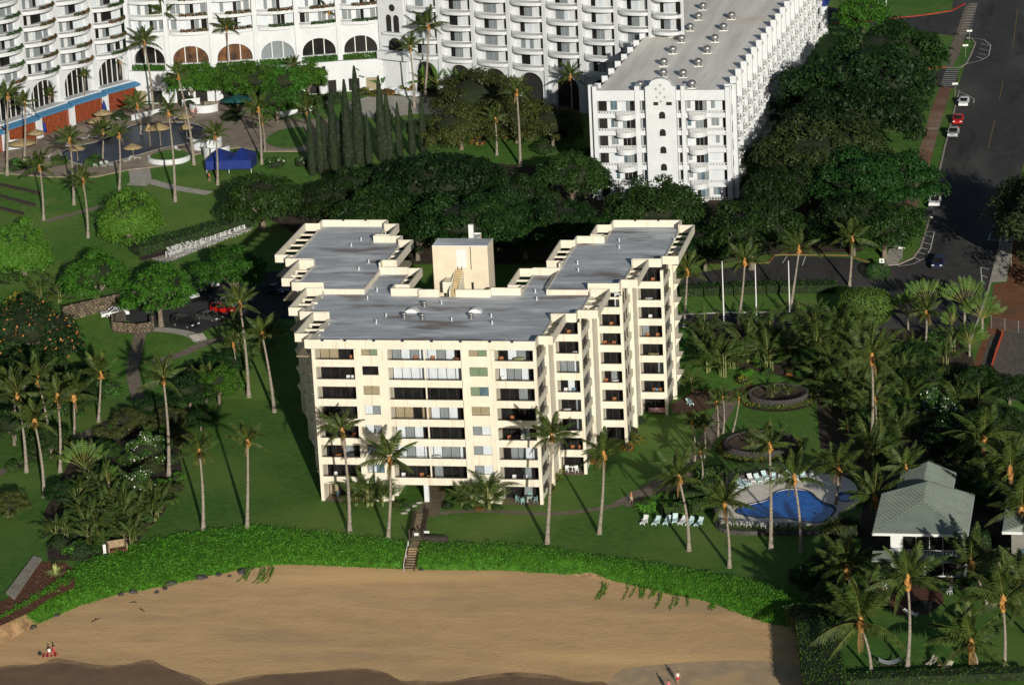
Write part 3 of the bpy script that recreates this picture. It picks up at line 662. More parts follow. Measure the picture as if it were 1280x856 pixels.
for i, (x, y, r) in enumerate(vents):
    q = roofpt(*Az(x, y), DK1 if r else DK0)
    o = thing("roof_vent_pipe", "short white vent pipe standing on the %s roof deck" % ("raised rear" if r else "lower front"), "vent pipe", q, 0, "vent pipes on the %s roof" % ("rear" if r else "front"))
    link("pipe", vp, o); link("flashing", vb, o)
# ---------------------------------------------------------------- foliage tools
import numpy as np
rg = np.random.default_rng(11)
def lf(name, c, var=.25, tr=.25, hue=.012, rough=.55, orand=.22): return mat(name, c, rough, var, 1.3, trans=tr, objrand=orand, hue=hue, spec=.25)
L_monkey = lf("umbrella tree leaf", (0.021, 0.056, 0.009), orand=.35, hue=.02); L_dark = lf("dark canopy leaf", (0.016, 0.038, 0.008), orand=.3, hue=.018)
L_bright = lf("clipped tree leaf", (0.105, 0.235, 0.024)); L_olive = lf("olive tree leaf", (0.070, 0.085, 0.020)); L_lit = lf("fresh tree leaf", (0.050, 0.145, 0.013))
L_nau = lf("naupaka leaf", (0.10, 0.285, 0.022), orand=.1, hue=0.004); L_nau2 = lf("naupaka dark leaf", (0.06, 0.18, 0.016))
L_palm = lf("palm leaflet", (0.058, 0.090, 0.018), .4, .2); L_palmy = mat("palm midrib", (0.22, 0.20, 0.05), .6, .2, 2.0)
L_areca = lf("areca leaflet", (0.058, 0.098, 0.020), .3, .2); L_arecay = mat("areca midrib", (0.20, 0.20, 0.05), .6, .2, 2.0)
L_cyp = lf("cypress needles", (0.034, 0.056, 0.026), hue=.006); L_ban = lf("banana leaf", (0.075, 0.20, 0.02), .3, .3); L_trav = lf("traveller palm leaf", (0.080, 0.155, 0.025), .35, .25)
L_yel = lf("yellow croton leaf", (0.30, 0.26, 0.03)); L_red = lf("red croton leaf", (0.28, 0.085, 0.03)); L_flw = mat("white blossom", (.78, .78, .72), .6, .05, 2.0); L_org = mat("orange blossom", (.55, .20, .06), .6, .2, 2.0)
L_shrub = lf("shrub leaf", (0.050, 0.125, 0.02)); L_shrubd = lf("dark shrub leaf", (0.028, 0.062, 0.016)); L_pale = lf("pale spiky leaf", (0.42, 0.46, 0.16)); L_cas = lf("casuarina needles", (0.050, 0.075, 0.026))
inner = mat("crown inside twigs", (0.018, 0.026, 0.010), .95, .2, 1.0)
def npmesh(name, V, F, mats, mi=None, smooth=False):
    me = bpy.data.meshes.new(name); V = np.asarray(V, dtype=np.float32).reshape(-1, 3); F = np.asarray(F, dtype=np.int32)
    k = F.shape[1]
    me.vertices.add(len(V)); me.vertices.foreach_set("co", V.ravel())
    me.loops.add(F.size); me.loops.foreach_set("vertex_index", F.ravel())
    me.polygons.add(len(F)); me.polygons.foreach_set("loop_start", np.arange(0, F.size, k, dtype=np.int32))
    for m in (mats if isinstance(mats, (list, tuple)) else [mats]): me.materials.append(m)
    if mi is not None: me.polygons.foreach_set("material_index", np.asarray(mi, dtype=np.int32))
    me.update(calc_edges=True); return me
def unit(a): return a/np.maximum(np.linalg.norm(a, axis=-1, keepdims=True), 1e-9)
def leafquads(C, Nn, size, asp=.55, var=.35):
    n = len(C); T = unit(np.cross(Nn, rg.normal(size=(n, 3)))); B = np.cross(Nn, T)
    s = size*(1+var*rg.uniform(-1, 1, (n, 1)))
    return np.stack([C-T*s*.5, C+B*s*asp*.5, C+T*s*.5, C-B*s*asp*.5], 1)
def leafmesh(name, C, Nn, size, mats, mi=None, asp=.55, var=.35):
    V = leafquads(C, Nn, size, asp, var); n = len(C)
    return npmesh(name, V, np.arange(4*n).reshape(n, 4), mats, mi)
def clump_leaves(centers, rc, n, squash=.75, updir=.35):
    """leaves spread over the shells of many overlapping clumps"""
    K = len(centers); per = n//K; C = []; Nn = []
    for c, r in zip(centers, rc):
        d = unit(rg.normal(size=(per, 3))); d[:, 2] = np.where(d[:, 2] < -.35, -d[:, 2], d[:, 2])
        rr = r*rg.uniform(.55, 1.05, (per, 1))
        C.append(np.array(c)+d*rr*np.array([1, 1, squash])); Nn.append(unit(d+np.array([0, 0, updir])+rg.normal(size=(per, 3))*.45))
    return np.concatenate(C), np.concatenate(Nn)
def dome_centers(K, rx, ry, rz, seed, lo=-.15, shell=.72):
    r = np.random.default_rng(seed); out = []
    while len(out) < K:
        d = unit(r.normal(size=3))
        if d[2] < lo: continue
        q = d*np.array([rx, ry, rz])*r.uniform(shell, 1.0)*(1+.12*math.sin(3*math.atan2(d[1], d[0])+seed)); out.append(q)
    return np.array(out)
# ---- broad trees: trunk with limbs, crown of leaf clumps on a flattened dome
def tree_meshes(kind, seed, R=6.0, H=4.0, trunk=3.0, K=46, n=5200, leaf=.42, rc=1.5, mats=None, forks=5, lo=-.15, tr=.35, white_trunk=False, flowers=None, squash=.75, extra=0):
    cen = dome_centers(K, R-rc*.6, R-rc*.6, H-rc*.4, seed, lo); rcs = rc*np.random.default_rng(seed+1).uniform(.7, 1.2, K)
    cen2 = cen+np.array([0, 0, trunk])
    C, Nn = clump_leaves(cen2, rcs, n, squash)
    if extra:
        d = unit(rg.normal(size=(extra, 3))); d[:, 2] = abs(d[:, 2])*.9-.1
        C = np.concatenate([C, d*np.array([R*.88, R*.88, H*.85])*rg.uniform(.8, 1, (extra, 1))+np.array([0, 0, trunk])]); Nn = np.concatenate([Nn, unit(d+rg.normal(size=(extra, 3))*.5)])
    mi = None; mm = mats
    if flowers:
        mi = (rg.uniform(size=len(C)) < flowers[1]).astype(int); mi &= (Nn[:, 2] > -.1); mm = [mats, flowers[0]]
    crown = leafmesh("crown", C, Nn, leaf, mm, mi)
    t = MB(); rr = random.Random(seed)
    fork = Vector((0, 0, trunk*.55))
    t.tube([(0, 0, -.3), (0, 0, .2), fork*.6, fork], [tr*1.5, tr*1.1, tr*.9, tr*.85], 8)
    for i in range(forks):
        a = 2*math.pi*i/forks+rr.uniform(-.3, .3); e = Vector((math.cos(a)*R*.72, math.sin(a)*R*.72, trunk+H*.35))
        mid = fork.lerp(e, .45)+Vector((0, 0, H*.12))
        t.tube([fork-Vector((0, 0, .15)), mid, e], [tr*.6, tr*.38, tr*.12], 6)
        for j in (-1, 1):
            e2 = mid+Vector((math.cos(a+j*.6), math.sin(a+j*.6), .45))*R*.36; t.tube([mid, e2], [tr*.3, tr*.08], 5)
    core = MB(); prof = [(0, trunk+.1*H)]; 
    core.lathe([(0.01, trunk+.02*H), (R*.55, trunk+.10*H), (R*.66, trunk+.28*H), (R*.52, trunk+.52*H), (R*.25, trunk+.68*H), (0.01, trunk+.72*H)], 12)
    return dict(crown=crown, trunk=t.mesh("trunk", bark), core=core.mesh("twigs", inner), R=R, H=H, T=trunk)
def put_tree(tm, name, label, cat, p, s=1.0, rz=0.0, group=None, sz=None):
    o = thing(name, label, cat, p, rz, group, (s, s, sz or s))
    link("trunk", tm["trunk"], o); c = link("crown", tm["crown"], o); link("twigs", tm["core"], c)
    return o
umb = [tree_meshes("u", 20+i, 6.0, 4.0, 3.4, 75, 12000, .38, 1.4, L_monkey, lo=-.22) for i in range(3)]
big = [tree_meshes("b", 40+i, 9.0, 5.0, 4.6, 110, 20000, .48, 1.7, L_dark if i != 1 else L_monkey, forks=6) for i in range(3)]
bro = tree_meshes("ro", 47, 9.0, 5.0, 4.6, 110, 18000, .48, 1.7, lf("brownish canopy leaf", (0.034, 0.052, 0.013)), forks=6)
lit = [tree_meshes("l", 60+i, 5.2, 4.2, 3.9, 75, 12500, .36, 1.25, L_lit, lo=-.25) for i in range(2)]
clip = [tree_meshes("c", 70+i, 4.6, 4.6, 2.4, 90, 15000, .27, 1.1, L_bright, lo=-.45, tr=.6, forks=6, squash=.95, extra=13000) for i in range(2)]
olive = tree_meshes("o", 80, 7.0, 5.0, 3.0, 80, 12000, .36, 1.4, L_olive, lo=-.3)
poin = tree_meshes("p", 90, 7.5, 5.5, 2.8, 80, 11000, .40, 1.6, L_shrubd, flowers=(L_org, .05), lo=-.4)
plum = tree_meshes("pl", 91, 3.4, 3.2, 1.3, 40, 4200, .34, 1.0, L_shrub, flowers=(L_flw, .075), lo=-.5, tr=.2)
cas = tree_meshes("ca", 92, 6.5, 7.0, 4.0, 70, 12000, .34, 1.6, L_cas, lo=-.5, squash=1.0)
# ---- shrubs
def shrub_mesh(seed, rx, ry, rz, n, leaf, mats, mi_fn=None, K=18, rc=.45, asp=.55, lo=-.1, ins=True):
    cen = dome_centers(K, rx*.75, ry*.75, rz*.7, seed, lo, .55); C, Nn = clump_leaves(cen, np.full(K, rc*min(rx, ry)), n, .85)
    keep = C[:, 2] > -.1; C, Nn = C[keep], Nn[keep]
    mi = (rg.uniform(size=len(C)) < mi_fn).astype(int) if mi_fn else None
    return leafmesh("foliage", C, Nn, leaf, mats, mi, asp)
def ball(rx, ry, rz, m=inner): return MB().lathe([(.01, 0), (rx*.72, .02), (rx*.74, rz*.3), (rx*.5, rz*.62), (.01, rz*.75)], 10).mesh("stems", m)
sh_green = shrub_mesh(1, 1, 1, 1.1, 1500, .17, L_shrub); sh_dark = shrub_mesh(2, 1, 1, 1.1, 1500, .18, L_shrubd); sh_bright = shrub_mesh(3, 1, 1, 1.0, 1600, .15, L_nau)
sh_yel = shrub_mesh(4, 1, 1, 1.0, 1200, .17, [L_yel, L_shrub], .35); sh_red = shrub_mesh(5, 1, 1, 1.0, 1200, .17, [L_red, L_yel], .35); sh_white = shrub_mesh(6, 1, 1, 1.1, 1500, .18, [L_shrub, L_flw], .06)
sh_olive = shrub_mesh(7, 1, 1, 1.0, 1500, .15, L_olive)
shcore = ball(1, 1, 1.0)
def shrub(me, name, label, p, sx, sz=None, rz=None, group=None, cat="shrub"):
    o = thing(name, label, cat, p, rnd.uniform(0, 6) if rz is None else rz, group, (sx, sx, sz or sx))
    link("foliage", me, o); link("stems", shcore, o); return o
# ---- palms: trunk, fibrous crown base, fronds as separate leaves
def frond_mesh(L, droop, nleaf, ll, fall, mats, seed, curl=1.0, w=.05, up=0.0):
    r = random.Random(seed); m = MB(); pts = []; NS = 8
    for i in range(NS+1):
        t = i/NS; pts.append(Vector((L*t*(1-.12*droop*t*t), 0, up*L*t*(1-t)-droop*L*.5*t**(1.6*curl+.4))))
    for i in range(NS):
        a, b = pts[i], pts[i+1]; wa, wb = w*(1-i/NS*.8), w*(1-(i+1)/NS*.8)
        m.add([a+Vector((0, wa, 0)), a+Vector((0, 0, -wa)), a+Vector((0, -wa, 0)), b+Vector((0, wb, 0)), b+Vector((0, 0, -wb)), b+Vector((0, -wb, 0))],
              [(0, 3, 5, 2), (0, 1, 4, 3), (1, 2, 5, 4)], 1)
    for i in range(nleaf):
        t = .14+.86*i/(nleaf-1); x = t*NS; k = min(int(x), NS-1); p = pts[k].lerp(pts[k+1], x-k); d = (pts[k+1]-pts[k]).normalized()
        le = ll*(math.sin(math.pi*min(1, .18+t*.80))**.7)*r.uniform(.85, 1.1); wd = .115*L/4.5
        for s in (1, -1):
            o = (d*r.uniform(.35, .6)+Vector((0, s, 0))*r.uniform(.7, .95)+Vector((0, 0, -fall*r.uniform(.6, 1.3)))).normalized()
            mid = p+o*le*.55; tip = p+o*le*.95+Vector((0, 0, -le*.22*fall-.06))
            u = d*wd
            m.add([p-u*.5, p+u*.5, mid+u*.6, tip, mid-u*.6], [(0, 1, 2, 4), (4, 2, 3)] if s < 0 else [(0, 4, 2, 1), (4, 3, 2)], 0)
    return m.mesh("frond", mats)
FM = [frond_mesh(4.6, .28, 34, 1.2, .35, [L_palm, L_palmy], 1, up=.10), frond_mesh(4.8, .55, 34, 1.2, .65, [L_palm, L_palmy], 2, up=.12), frond_mesh(4.5, .85, 32, 1.15, .9, [L_palm, L_palmy], 3, up=.15), frond_mesh(4.2, 1.15, 26, .9, 1.2, [L_palm, L_palmy], 4, up=.12)]
FM.append(frond_mesh(3.6, 1.0, 22, .8, 1.3, [mat('dead frond', (.20, .125, .055), .9, .3, 2.), fibre], 9))
AM = [frond_mesh(3.0, .75, 22, .85, .55, [L_areca, L_arecay], 11, 1.3, .04), frond_mesh(3.2, 1.15, 22, .85, .75, [L_areca, L_arecay], 12, 1.2, .04), frond_mesh(2.6, 1.5, 20, .75, .8, [L_areca, L_arecay], 13, 1.1, .04)]
def aim(o, az, el, roll=0): o.rotation_mode = 'XYZ'; o.rotation_euler = (Matrix.Rotation(az, 4, 'Z') @ Matrix.Rotation(-el, 4, 'Y') @ Matrix.Rotation(roll, 4, 'X')).to_euler()
fibm = MB().lathe([(.20, -.75), (.30, -.4), (.38, 0), (.30, .35), (.1, .8), (0, .9)], 8).mesh("crown_base", fibre)
cocm = MB().lathe([(0, -.16), (.12, -.1), (.16, 0), (.11, .12), (0, .18)], 6).mesh("coconut", mat("coconut husk", (.30, .16, .04), .7, .2, 2.))
npalm = 0
def palm(base, top, label, s=1.0, group=None, n=None, white_base=False, name="coconut_palm", spread=0.0, wind=0.0):
    """base and crown-base points in metres; s scales the fronds"""
    global npalm; npalm += 1; r = random.Random(100+npalm)
    o = thing(name, label, "palm tree", base, 0, group)
    v = Vector(top)-Vector(base); bend = r.uniform(.2, .6); t = MB(); pts = []; rs = []
    for i in range(13):
        u = i/12; off = bend*math.sin(math.pi*u)*.5
        pts.append((v.x*u**1.25+off, v.y*u**1.1, v.z*u-.1)); q = (.26-.12*min(1, u*1.4))*(1 if s > .7 else .7)*min(1.15, .75+v.z*.03); rs.append(q*(1.45 if i == 0 else (1.12 if i == 1 else (1.03 if i % 2 else .97))))
    link("trunk", t.tube(pts, rs, 8).mesh("trunk", palmbark), o)
    cb = link("crown_base", fibm, o, v, r.uniform(0, 6), s*.95)
    n = n or r.randint(12, 19); ga = 2.399963; gust = r.uniform(.1, .45); s *= r.uniform(.88, 1.12)
    for i in range(n):
        u = (i+.5)/n; el = rad(86-86*u**1.05+r.uniform(-11, 11)); az = i*ga+r.uniform(-.35, .35); az += gust*math.sin(math.pi*.85-az)
        k = 0 if u < .22 else (1 if u < .55 else (2 if u < .85 else 3))
        f = link("frond", FM[k], o, v+Vector((0, 0, .45*s*(1-u))), 0, s*r.uniform(.74, .95)*(.78 if u < .12 else 1))
        aim(f, az, el, r.uniform(-.5, .5))
    for i in range(r.choice((0, 0, 1, 1, 2))):
        f = link("dead_frond", FM[4], o, v+Vector((0, 0, -.15)), 0, s*.6); aim(f, r.uniform(0, 6.28), rad(r.uniform(-62, -35)), 0)
    if s > .75:
        for i in range(r.randint(3, 6)):
            a = r.uniform(0, 6.28); link("coconut", cocm, o, v+Vector((math.cos(a)*.38, math.sin(a)*.38, -.25-r.random()*.25)), 0, r.uniform(.9, 1.25))
    return o
def palm_px(bx, by, tx, ty, label, s=1.0, fn=gp, **kw):
    b = fn(bx, by); t = gy(tx, ty, b.y); return palm(b, t, label, s, **kw)
nar = 0
STM = MB().lathe([(.07, 0), (.05, 1.0), (.02, 1.25)], 6).mesh("stem", mat("areca stem", (.20, .22, .08), .7, .2, 2.))
def areca(p, s, label, group=None, n=15, name="areca_palm", lean=0.0):
    global nar; nar += 1; r = random.Random(500+nar)
    o = thing(name, label, "palm clump", p, r.uniform(0, 6.28), group, s)
    for i in range(n):
        u = (i+.5)/n; az = i*2.399963+r.uniform(-.3, .3); el = rad(86-50*u+r.uniform(-7, 7)); d = .15+.5*u
        b = Vector((math.cos(az)*d, math.sin(az)*d, r.uniform(.3, 1.9)))
        if i % 4 == 0: link("stem", STM, o, (b.x*.6, b.y*.6, 0), 0, (1, 1, b.z))
        f = link("frond", AM[0 if u < .3 else (1 if u < .75 else 2)], o, b, 0, r.uniform(.55, .85)); aim(f, az, el, r.uniform(-.4, .4))
    return o
def blade_mesh(L, W, pet, mats, droop, seed, rib=1):
    m = MB(); r = random.Random(seed); NS = 7; P = []
    for i in range(NS+1):
        t = i/NS; P.append(Vector((pet+L*t, 0, -droop*L*t*t)))
    m.tube([(0, 0, 0), (pet, 0, 0.02), tuple(P[3]), tuple(P[6])], [.05, .04, .025, .01], 5, 1)
    for s in (1, -1):
        for i in range(NS):
            wa = W*math.sin(math.pi*(.06+.94*i/NS))**.6; wb = W*math.sin(math.pi*min(.999, .06+.94*(i+1)/NS))**.6
            j = r.uniform(-.05, .05)
            a, b = P[i], P[i+1]; g = (b-a)*.06
            q = [a+g, b-g, b-g+Vector((-.05, s*wb, wb*.28+j)), a+g+Vector((.05, s*wa, wa*.28+j))]
            m.add(q, [(0, 1, 2, 3)] if s > 0 else [(0, 3, 2, 1)], 0)
    return m.mesh("leaf", mats)
BL = [blade_mesh(2.0, .34, .5, [L_ban, L_arecay], d, i) for i, d in enumerate((.12, .35, .7))]
TL = [blade_mesh(1.9, .38, 1.9, [L_trav, L_arecay], d, 5+i) for i, d in enumerate((.08, .22, .4))]
nb = 0
def banana(p, s, label, group=None, n=9):
    global nb; nb += 1; r = random.Random(800+nb)
    o = thing("banana_plant", label, "banana plant", p, r.uniform(0, 6), group, s)
    link("stem", MB().tube([(0, 0, 0), (.05, 0, .8), (0, 0, 1.5)], [.16, .12, .07], 7).mesh("stem", L_shrub), o)
    for i in range(n):
        u = (i+.5)/n; f = link("leaf", BL[0 if u < .35 else (1 if u < .7 else 2)], o, (0, 0, 1.2+.4*(1-u)), 0, r.uniform(.85, 1.1)); aim(f, i*2.4+r.uniform(-.3, .3), rad(78-62*u), r.uniform(-.5, .5))
    return o
def traveller(p, s, label, az, trunk=2.2, group=None, n=13):
    global nb; nb += 1; r = random.Random(900+nb)
    o = thing("travellers_palm", label, "traveller's palm", p, az, group, s)
    link("trunk", MB().tube([(0, 0, -.1), (0, 0, trunk*.5), (0, 0, trunk)], [.2, .17, .2], 8).mesh("trunk", palmbark), o)
    for i in range(n):
        a = rad(-62+124*i/(n-1)+r.uniform(-3, 3)); f = link("leaf", TL[1 if abs(a) < .6 else 2], o, (0, r.uniform(-.1, .1), trunk-.1), 0, r.uniform(.9, 1.08))
        x = Vector((math.sin(a), r.uniform(-.10, .10), math.cos(a))).normalized(); z = Vector((r.uniform(-.4, .4), -1, r.uniform(-.2, .2))); y = z.cross(x).normalized(); z = x.cross(y)
        f.rotation_euler = Matrix((x, y, z)).transposed().to_euler()
    return o
# ---- clipped hedges: a solid with leaves all over it
def hedge(name, label, pts, w, h, m, leaf=.22, dens=26, z=None, group=None, cat="hedge", round_=.15):
    P = [Vector((p[0], p[1], th(p[1]) if z is None else z)) for p in pts]
    c = P[0].copy(); C = []; Nn = []; core = MB()
    for a, b in zip(P, P[1:]):
        d = (b-a); l = d.length; d = d/l; nn = Vector((-d.y, d.x, 0)).normalized()
        for k in range(int(l*(w+2*h)*dens)):
            u = rg.uniform(0, l); v = rg.uniform(-h, w+h)
            if v < 0: q = a+d*u+nn*(-w/2)+Vector((0, 0, -v)); n_ = -nn
            elif v > w: q = a+d*u+nn*(w/2)+Vector((0, 0, v-w)); n_ = nn
            else: q = a+d*u+nn*(v-w/2)+Vector((0, 0, h)); n_ = Vector((0, 0, 1))
            C.append(tuple(q-c)); Nn.append(tuple(n_))
        for e, sg in ((a, -1), (b, 1)):
            for k in range(int(w*h*dens*.7)):
                C.append(tuple(e+nn*rg.uniform(-w/2, w/2)+Vector((0, 0, rg.uniform(0, h)))-c)); Nn.append(tuple(d*sg))
        q = [a+nn*w*.46-c, a-nn*w*.46-c, b-nn*w*.46-c, b+nn*w*.46-c]
        core.add([tuple(x) for x in q]+[tuple(x+Vector((0, 0, h*.95))) for x in q], [(0, 1, 2, 3)[::-1], (4, 5, 6, 7), (0, 1, 5, 4), (1, 2, 6, 5), (2, 3, 7, 6), (3, 0, 4, 7)])
    C = np.array(C)+rg.normal(size=(len(C), 3))*.07; Nn = unit(np.array(Nn)+rg.normal(size=(len(C), 3))*.55)
    o = thing(name, label, cat, c, 0, group)
    link("foliage", leafmesh("foliage", C, Nn, leaf, m), o); core.build("stems", inner, o)
    return o
# ---------------------------------------------------------------- hotel: straight wing behind the apartments
def frame_at(p, q):
    """matrix with origin p, x towards q, z up (y points away from the viewer side)"""
    x = Vector((q.x-p.x, q.y-p.y, 0)); w = x.length; x.normalize(); y = Vector((-x.y, x.x, 0))
    m = Matrix((x, y, Vector((0, 0, 1)))).transposed().to_4x4(); m.translation = p; return m, w
gb0 = gp(820, 250); TYY = gb0.y
pL, pR = gy(734, 113, TYY), gy(919, 112.5, TYY); ZTW = (pL.z+pR.z)/2; pL.z = pR.z = 0
Mw, Wt = frame_at(pL, pR)
e0 = gz(905, 112, ZTW); e1 = gz(985.7, 0, ZTW); ev = (e1-e0); print("tower", Wt, ZTW, TYY, th(TYY), ev, Mw.to_euler())
ty = Mw.inverted().to_3x3() @ ev; sh = ty.x/ty.y                     # the long flank runs slightly off square
FH = 21.25*(gb0-CAM).length/(FPX*0.965)
wing = tag(link("hotel_wing", None), "long white hotel wing with pale ribbed roof, round vents and gabled end wall", "hotel building")
Zg = th(TYY)
def wp(name, mb, m, **k):
    mb.X = None; o = mb.build(name, m, wing, **k); o.matrix_local = Mw @ Matrix.Translation((0, 0, 0)); return o
def zx(z): return (z-45)/930*Wt
def row(k): return ZTW-(185-118)/107*FH-k*FH     # head of the openings on storey k from the top (0 = top)
NF = 7
LEN = ty.y+42
def sk(x, y): return (x+sh*y, y)
body = MB(); body.prism([sk(zx(105), 1.7), sk(zx(905), 1.7), sk(zx(905), LEN), sk(zx(105), LEN)], Zg-2, ZTW-1.05); wp("wall", body, white)
rf = MB(); rf.prism([sk(zx(90), .5), sk(zx(925), .5), sk(zx(925), LEN), sk(zx(90), LEN)], ZTW-1.0, ZTW-.6); wp("roof", rf, hroof)
for i in range(22):
    s_ = MB(); x = zx(110)+(zx(905)-zx(110))*i/21; s_.prism([sk(x-.05, .8), sk(x+.05, .8), sk(x+.05, LEN-1), sk(x-.05, LEN-1)], ZTW-.6, ZTW-.585); wp("roof_seam", s_, hroof)
for x0, x1 in ((45, 68), (78, 105), (345, 375), (635, 660), (912, 940), (950, 975)):
    wp("pilaster", MB().box(zx(x0), -.3 if x0 in (78, 345, 635, 912) else .9, Zg-2, zx(x1), 1.8, ZTW+(.75 if x0 in (45, 78, 345, 635, 950) else .5)), white)
for x0, x1 in ((105, 345), (375, 415), (605, 635), (660, 912)):
    wp("parapet", MB().box(zx(x0), 0.0, row(0)+.05, zx(x1), .35, ZTW-.05), white)
shaft = MB(); pr = [(zx(415), Zg-2), (zx(605), Zg-2), (zx(605), ZTW+.75)]
for i in range(9): a = math.pi*i/8; pr.append((zx(510)+zx(45+70)*math.cos(a)*1.0, ZTW+1.0+math.sin(a)*1.25))
pr.append((zx(415), ZTW+.75))
shaft.add([(x, -.9, z) for x, z in pr]+[(x, .6, z) for x, z in pr], [])
tri = tessellate_polygon([[Vector((x, z, 0)) for x, z in pr]]); n = len(pr)
fs = []
for t_ in tri:
    a, b, c = [Vector(pr[i]) for i in t_]; cr = (b-a).x*(c-a).y-(b-a).y*(c-a).x
    t3 = tuple(t_) if cr > 0 else tuple(t_)[::-1]; fs += [t3, tuple(i+n for i in t3[::-1])]
fs += [(i, (i+1) % n, (i+1) % n+n, i+n)[::-1] for i in range(n)]
for f in fs: shaft.f.append(f); shaft.m.append(0); shaft.smooth.append(False)
wp("gable_wall", shaft, white)
for i, (zx_, zz) in enumerate(((510, 82), (483, 105), (535, 105), (510, 130), (487, 155), (537, 155), (512, 180))):
    d = MB(); c = (zx(zx_), ZTW-(zz-118)/107*FH); r = .28; d.add([(c[0]-r, -.93, c[1]), (c[0], -.93, c[1]-r), (c[0]+r, -.93, c[1]), (c[0], -.93, c[1]+r), (c[0], -.98, c[1])], [(0, 1, 4), (1, 2, 4), (2, 3, 4), (3, 0, 4)]); wp("wall_tile", d, concrete)
for z0, z1 in ((465, 495), (545, 580)):
    wp("slot", MB().box(zx(z0), -.95, ZTW-(205-118)/107*FH, zx(z1), -.91, ZTW-(185-118)/107*FH), dark)
for k in range(5):
    zc = ZTW-(262+107*k-118)/107*FH; d = MB(); r = .55
    q = [(zx(517)-r, zc-.75), (zx(517)+r, zc-.75)]+[(zx(517)+r*math.cos(math.pi*j/8), zc+r*math.sin(math.pi*j/8)) for j in range(9)]
    d.add([(x, -.94, z) for x, z in q], [tuple(range(len(q)))]); w_ = wp("arched_window", d, dark)
    MB().box(zx(517)-.6, -1.05, zc-.85, zx(517)+.6, -.9, zc-.72).build("sill", white, w_)
rw = random.Random(5)
def panes(x0, x1, z0, z1, y, n, mats, name="window"):
    for i in range(n):
        a, b = x0+(x1-x0)*i/n, x0+(x1-x0)*(i+1)/n
        wp(name, MB().box(a+.03, y, z0, b-.03, y+.06, z1), rw.choice(mats))
def arc(x0, x1, bul, n=9): return [(x0+(x1-x0)*i/n, -bul*math.sin(math.pi*i/n)**.55) for i in range(n+1)]
cg_ = [curtgrey, curtain, glassb]; dk_ = [glass, dark, glass, curtgrey]
for k in range(NF):
    z = row(k); 
    # straight bands
    for x0, x1 in ((105, 345), (660, 912), (375, 415), (605, 635)):
        wp("balcony_wall", MB().box(zx(x0), .02, z-FH+.05, zx(x1), .3, z-FH+.9), white)
        wp("balcony_rail", MB().box(zx(x0), .08, z-FH+1.25, zx(x1), .2, z-FH+1.33), whitep)
        rb = MB()
        nb_ = max(2, int((zx(x1)-zx(x0))/.5))
        for i in range(nb_+1): xx = zx(x0)+(zx(x1)-zx(x0))*i/nb_; rb.box(xx-.05, .1, z-FH+.9, xx+.05, .18, z-FH+1.25)
        o = wp("baluster", rb, whitep); o["kind"] = "stuff"
    for x0, x1 in ((215, 345), (672, 795)):
        c = arc(zx(x0), zx(x1), 1.7); b = MB().prism(c, z-FH-.02, z-FH+.85); wp("round_balcony", b, white)
        r_ = MB()
        for p_, q_ in zip(c, c[1:]):
            r_.tube([(*p_, z-FH+1.27), (*q_, z-FH+1.27)], .06, 5)
            for t_ in (.2, .7): r_.box(p_[0]+(q_[0]-p_[0])*t_-.05, p_[1]+(q_[1]-p_[1])*t_-.04, z-FH+.85, p_[0]+(q_[0]-p_[0])*t_+.05, p_[1]+(q_[1]-p_[1])*t_+.04, z-FH+1.25)
        o = wp("balcony_rail", r_, whitep); o["kind"] = "stuff"
    panes(zx(105), zx(158), z-FH+.9, z, 1.3, 2, [dark, glass]); panes(zx(178), zx(222), z-FH*.62, z, 1.62, 2, cg_)
    panes(zx(252), zx(325), z-FH+.9, z, 1.62, 3, dk_+cg_); panes(zx(333), zx(345), z-FH+.9, z, 1.5, 1, [glass])
    panes(zx(378), zx(412), z-FH*.6, z, 1.62, 2, cg_); panes(zx(613), zx(635), z-FH*.6, z, 1.62, 1, [curtgrey, glass])
    panes(zx(662), zx(686), z-FH*.55, z, 1.62, 1, cg_); panes(zx(712), zx(787), z-FH+.9, z, 1.62, 3, dk_+cg_)
    panes(zx(812), zx(862), z-FH*.55, z, 1.62, 2, cg_); panes(zx(888), zx(908), z-FH+.9, z, 1.4, 1, [glass])
# right flank: fins and stacked small curved balconies
XF = zx(905); nbay = int(LEN/6.2)
fin = MB().box(0, -.35, Zg-2, 1.1, .35, ZTW+.9).mesh("fin", white)
bal = MB(); q = [(-.0, -2.6)]+[(1.55*math.sin(math.pi*i/8)**.7, -2.6+5.2*i/8) for i in range(1, 8)]+[(-.0, 2.6)]
bal.prism(q, 0, .75); bal = bal.mesh("flank_balcony", white)
brl = MB()
for a, b in zip(q, q[1:]):
    brl.tube([(*a, 1.2), (*b, 1.2)], .05, 5)
    for t_ in (.25, .75): brl.box(a[0]+(b[0]-a[0])*t_-.05, a[1]+(b[1]-a[1])*t_-.05, .75, a[0]+(b[0]-a[0])*t_+.05, a[1]+(b[1]-a[1])*t_+.05, 1.2)
brl = brl.mesh("balcony_rail", whitep)
dm = [MB().box(0, -.9, .1, .05, .9, 2.3).mesh("door", x) for x in (glass, curtgrey, curttan, dark)]
stub = MB().box(-.55, -.25, 0, .5, .25, 1.2).mesh("fin_top", white)
def wl_(name, me, x, y, z, s=None):
    o = link(name, me, wing, None, 0, s); o.matrix_local = Mw @ Matrix.Translation((x+sh*y, y, z)) @ Matrix.Diagonal((*(s or (1, 1, 1)), 1)); return o
for i in range(nbay):
    y = 4.0+i*6.2
    wl_("fin", fin, XF, y-3.1, 0); wl_("fin_top", stub, zx(80), y+1, ZTW-1.0)
    for k in range(NF):
        z = row(k)-FH
        wl_("flank_balcony", bal, XF, y, z, (1.25, .85, 1)); o = wl_("balcony_rail", brl, XF, y, z, (1.25, .85, 1)); o["kind"] = "stuff"
        wl_("door", rw.choice(dm), XF, y, z+.2)
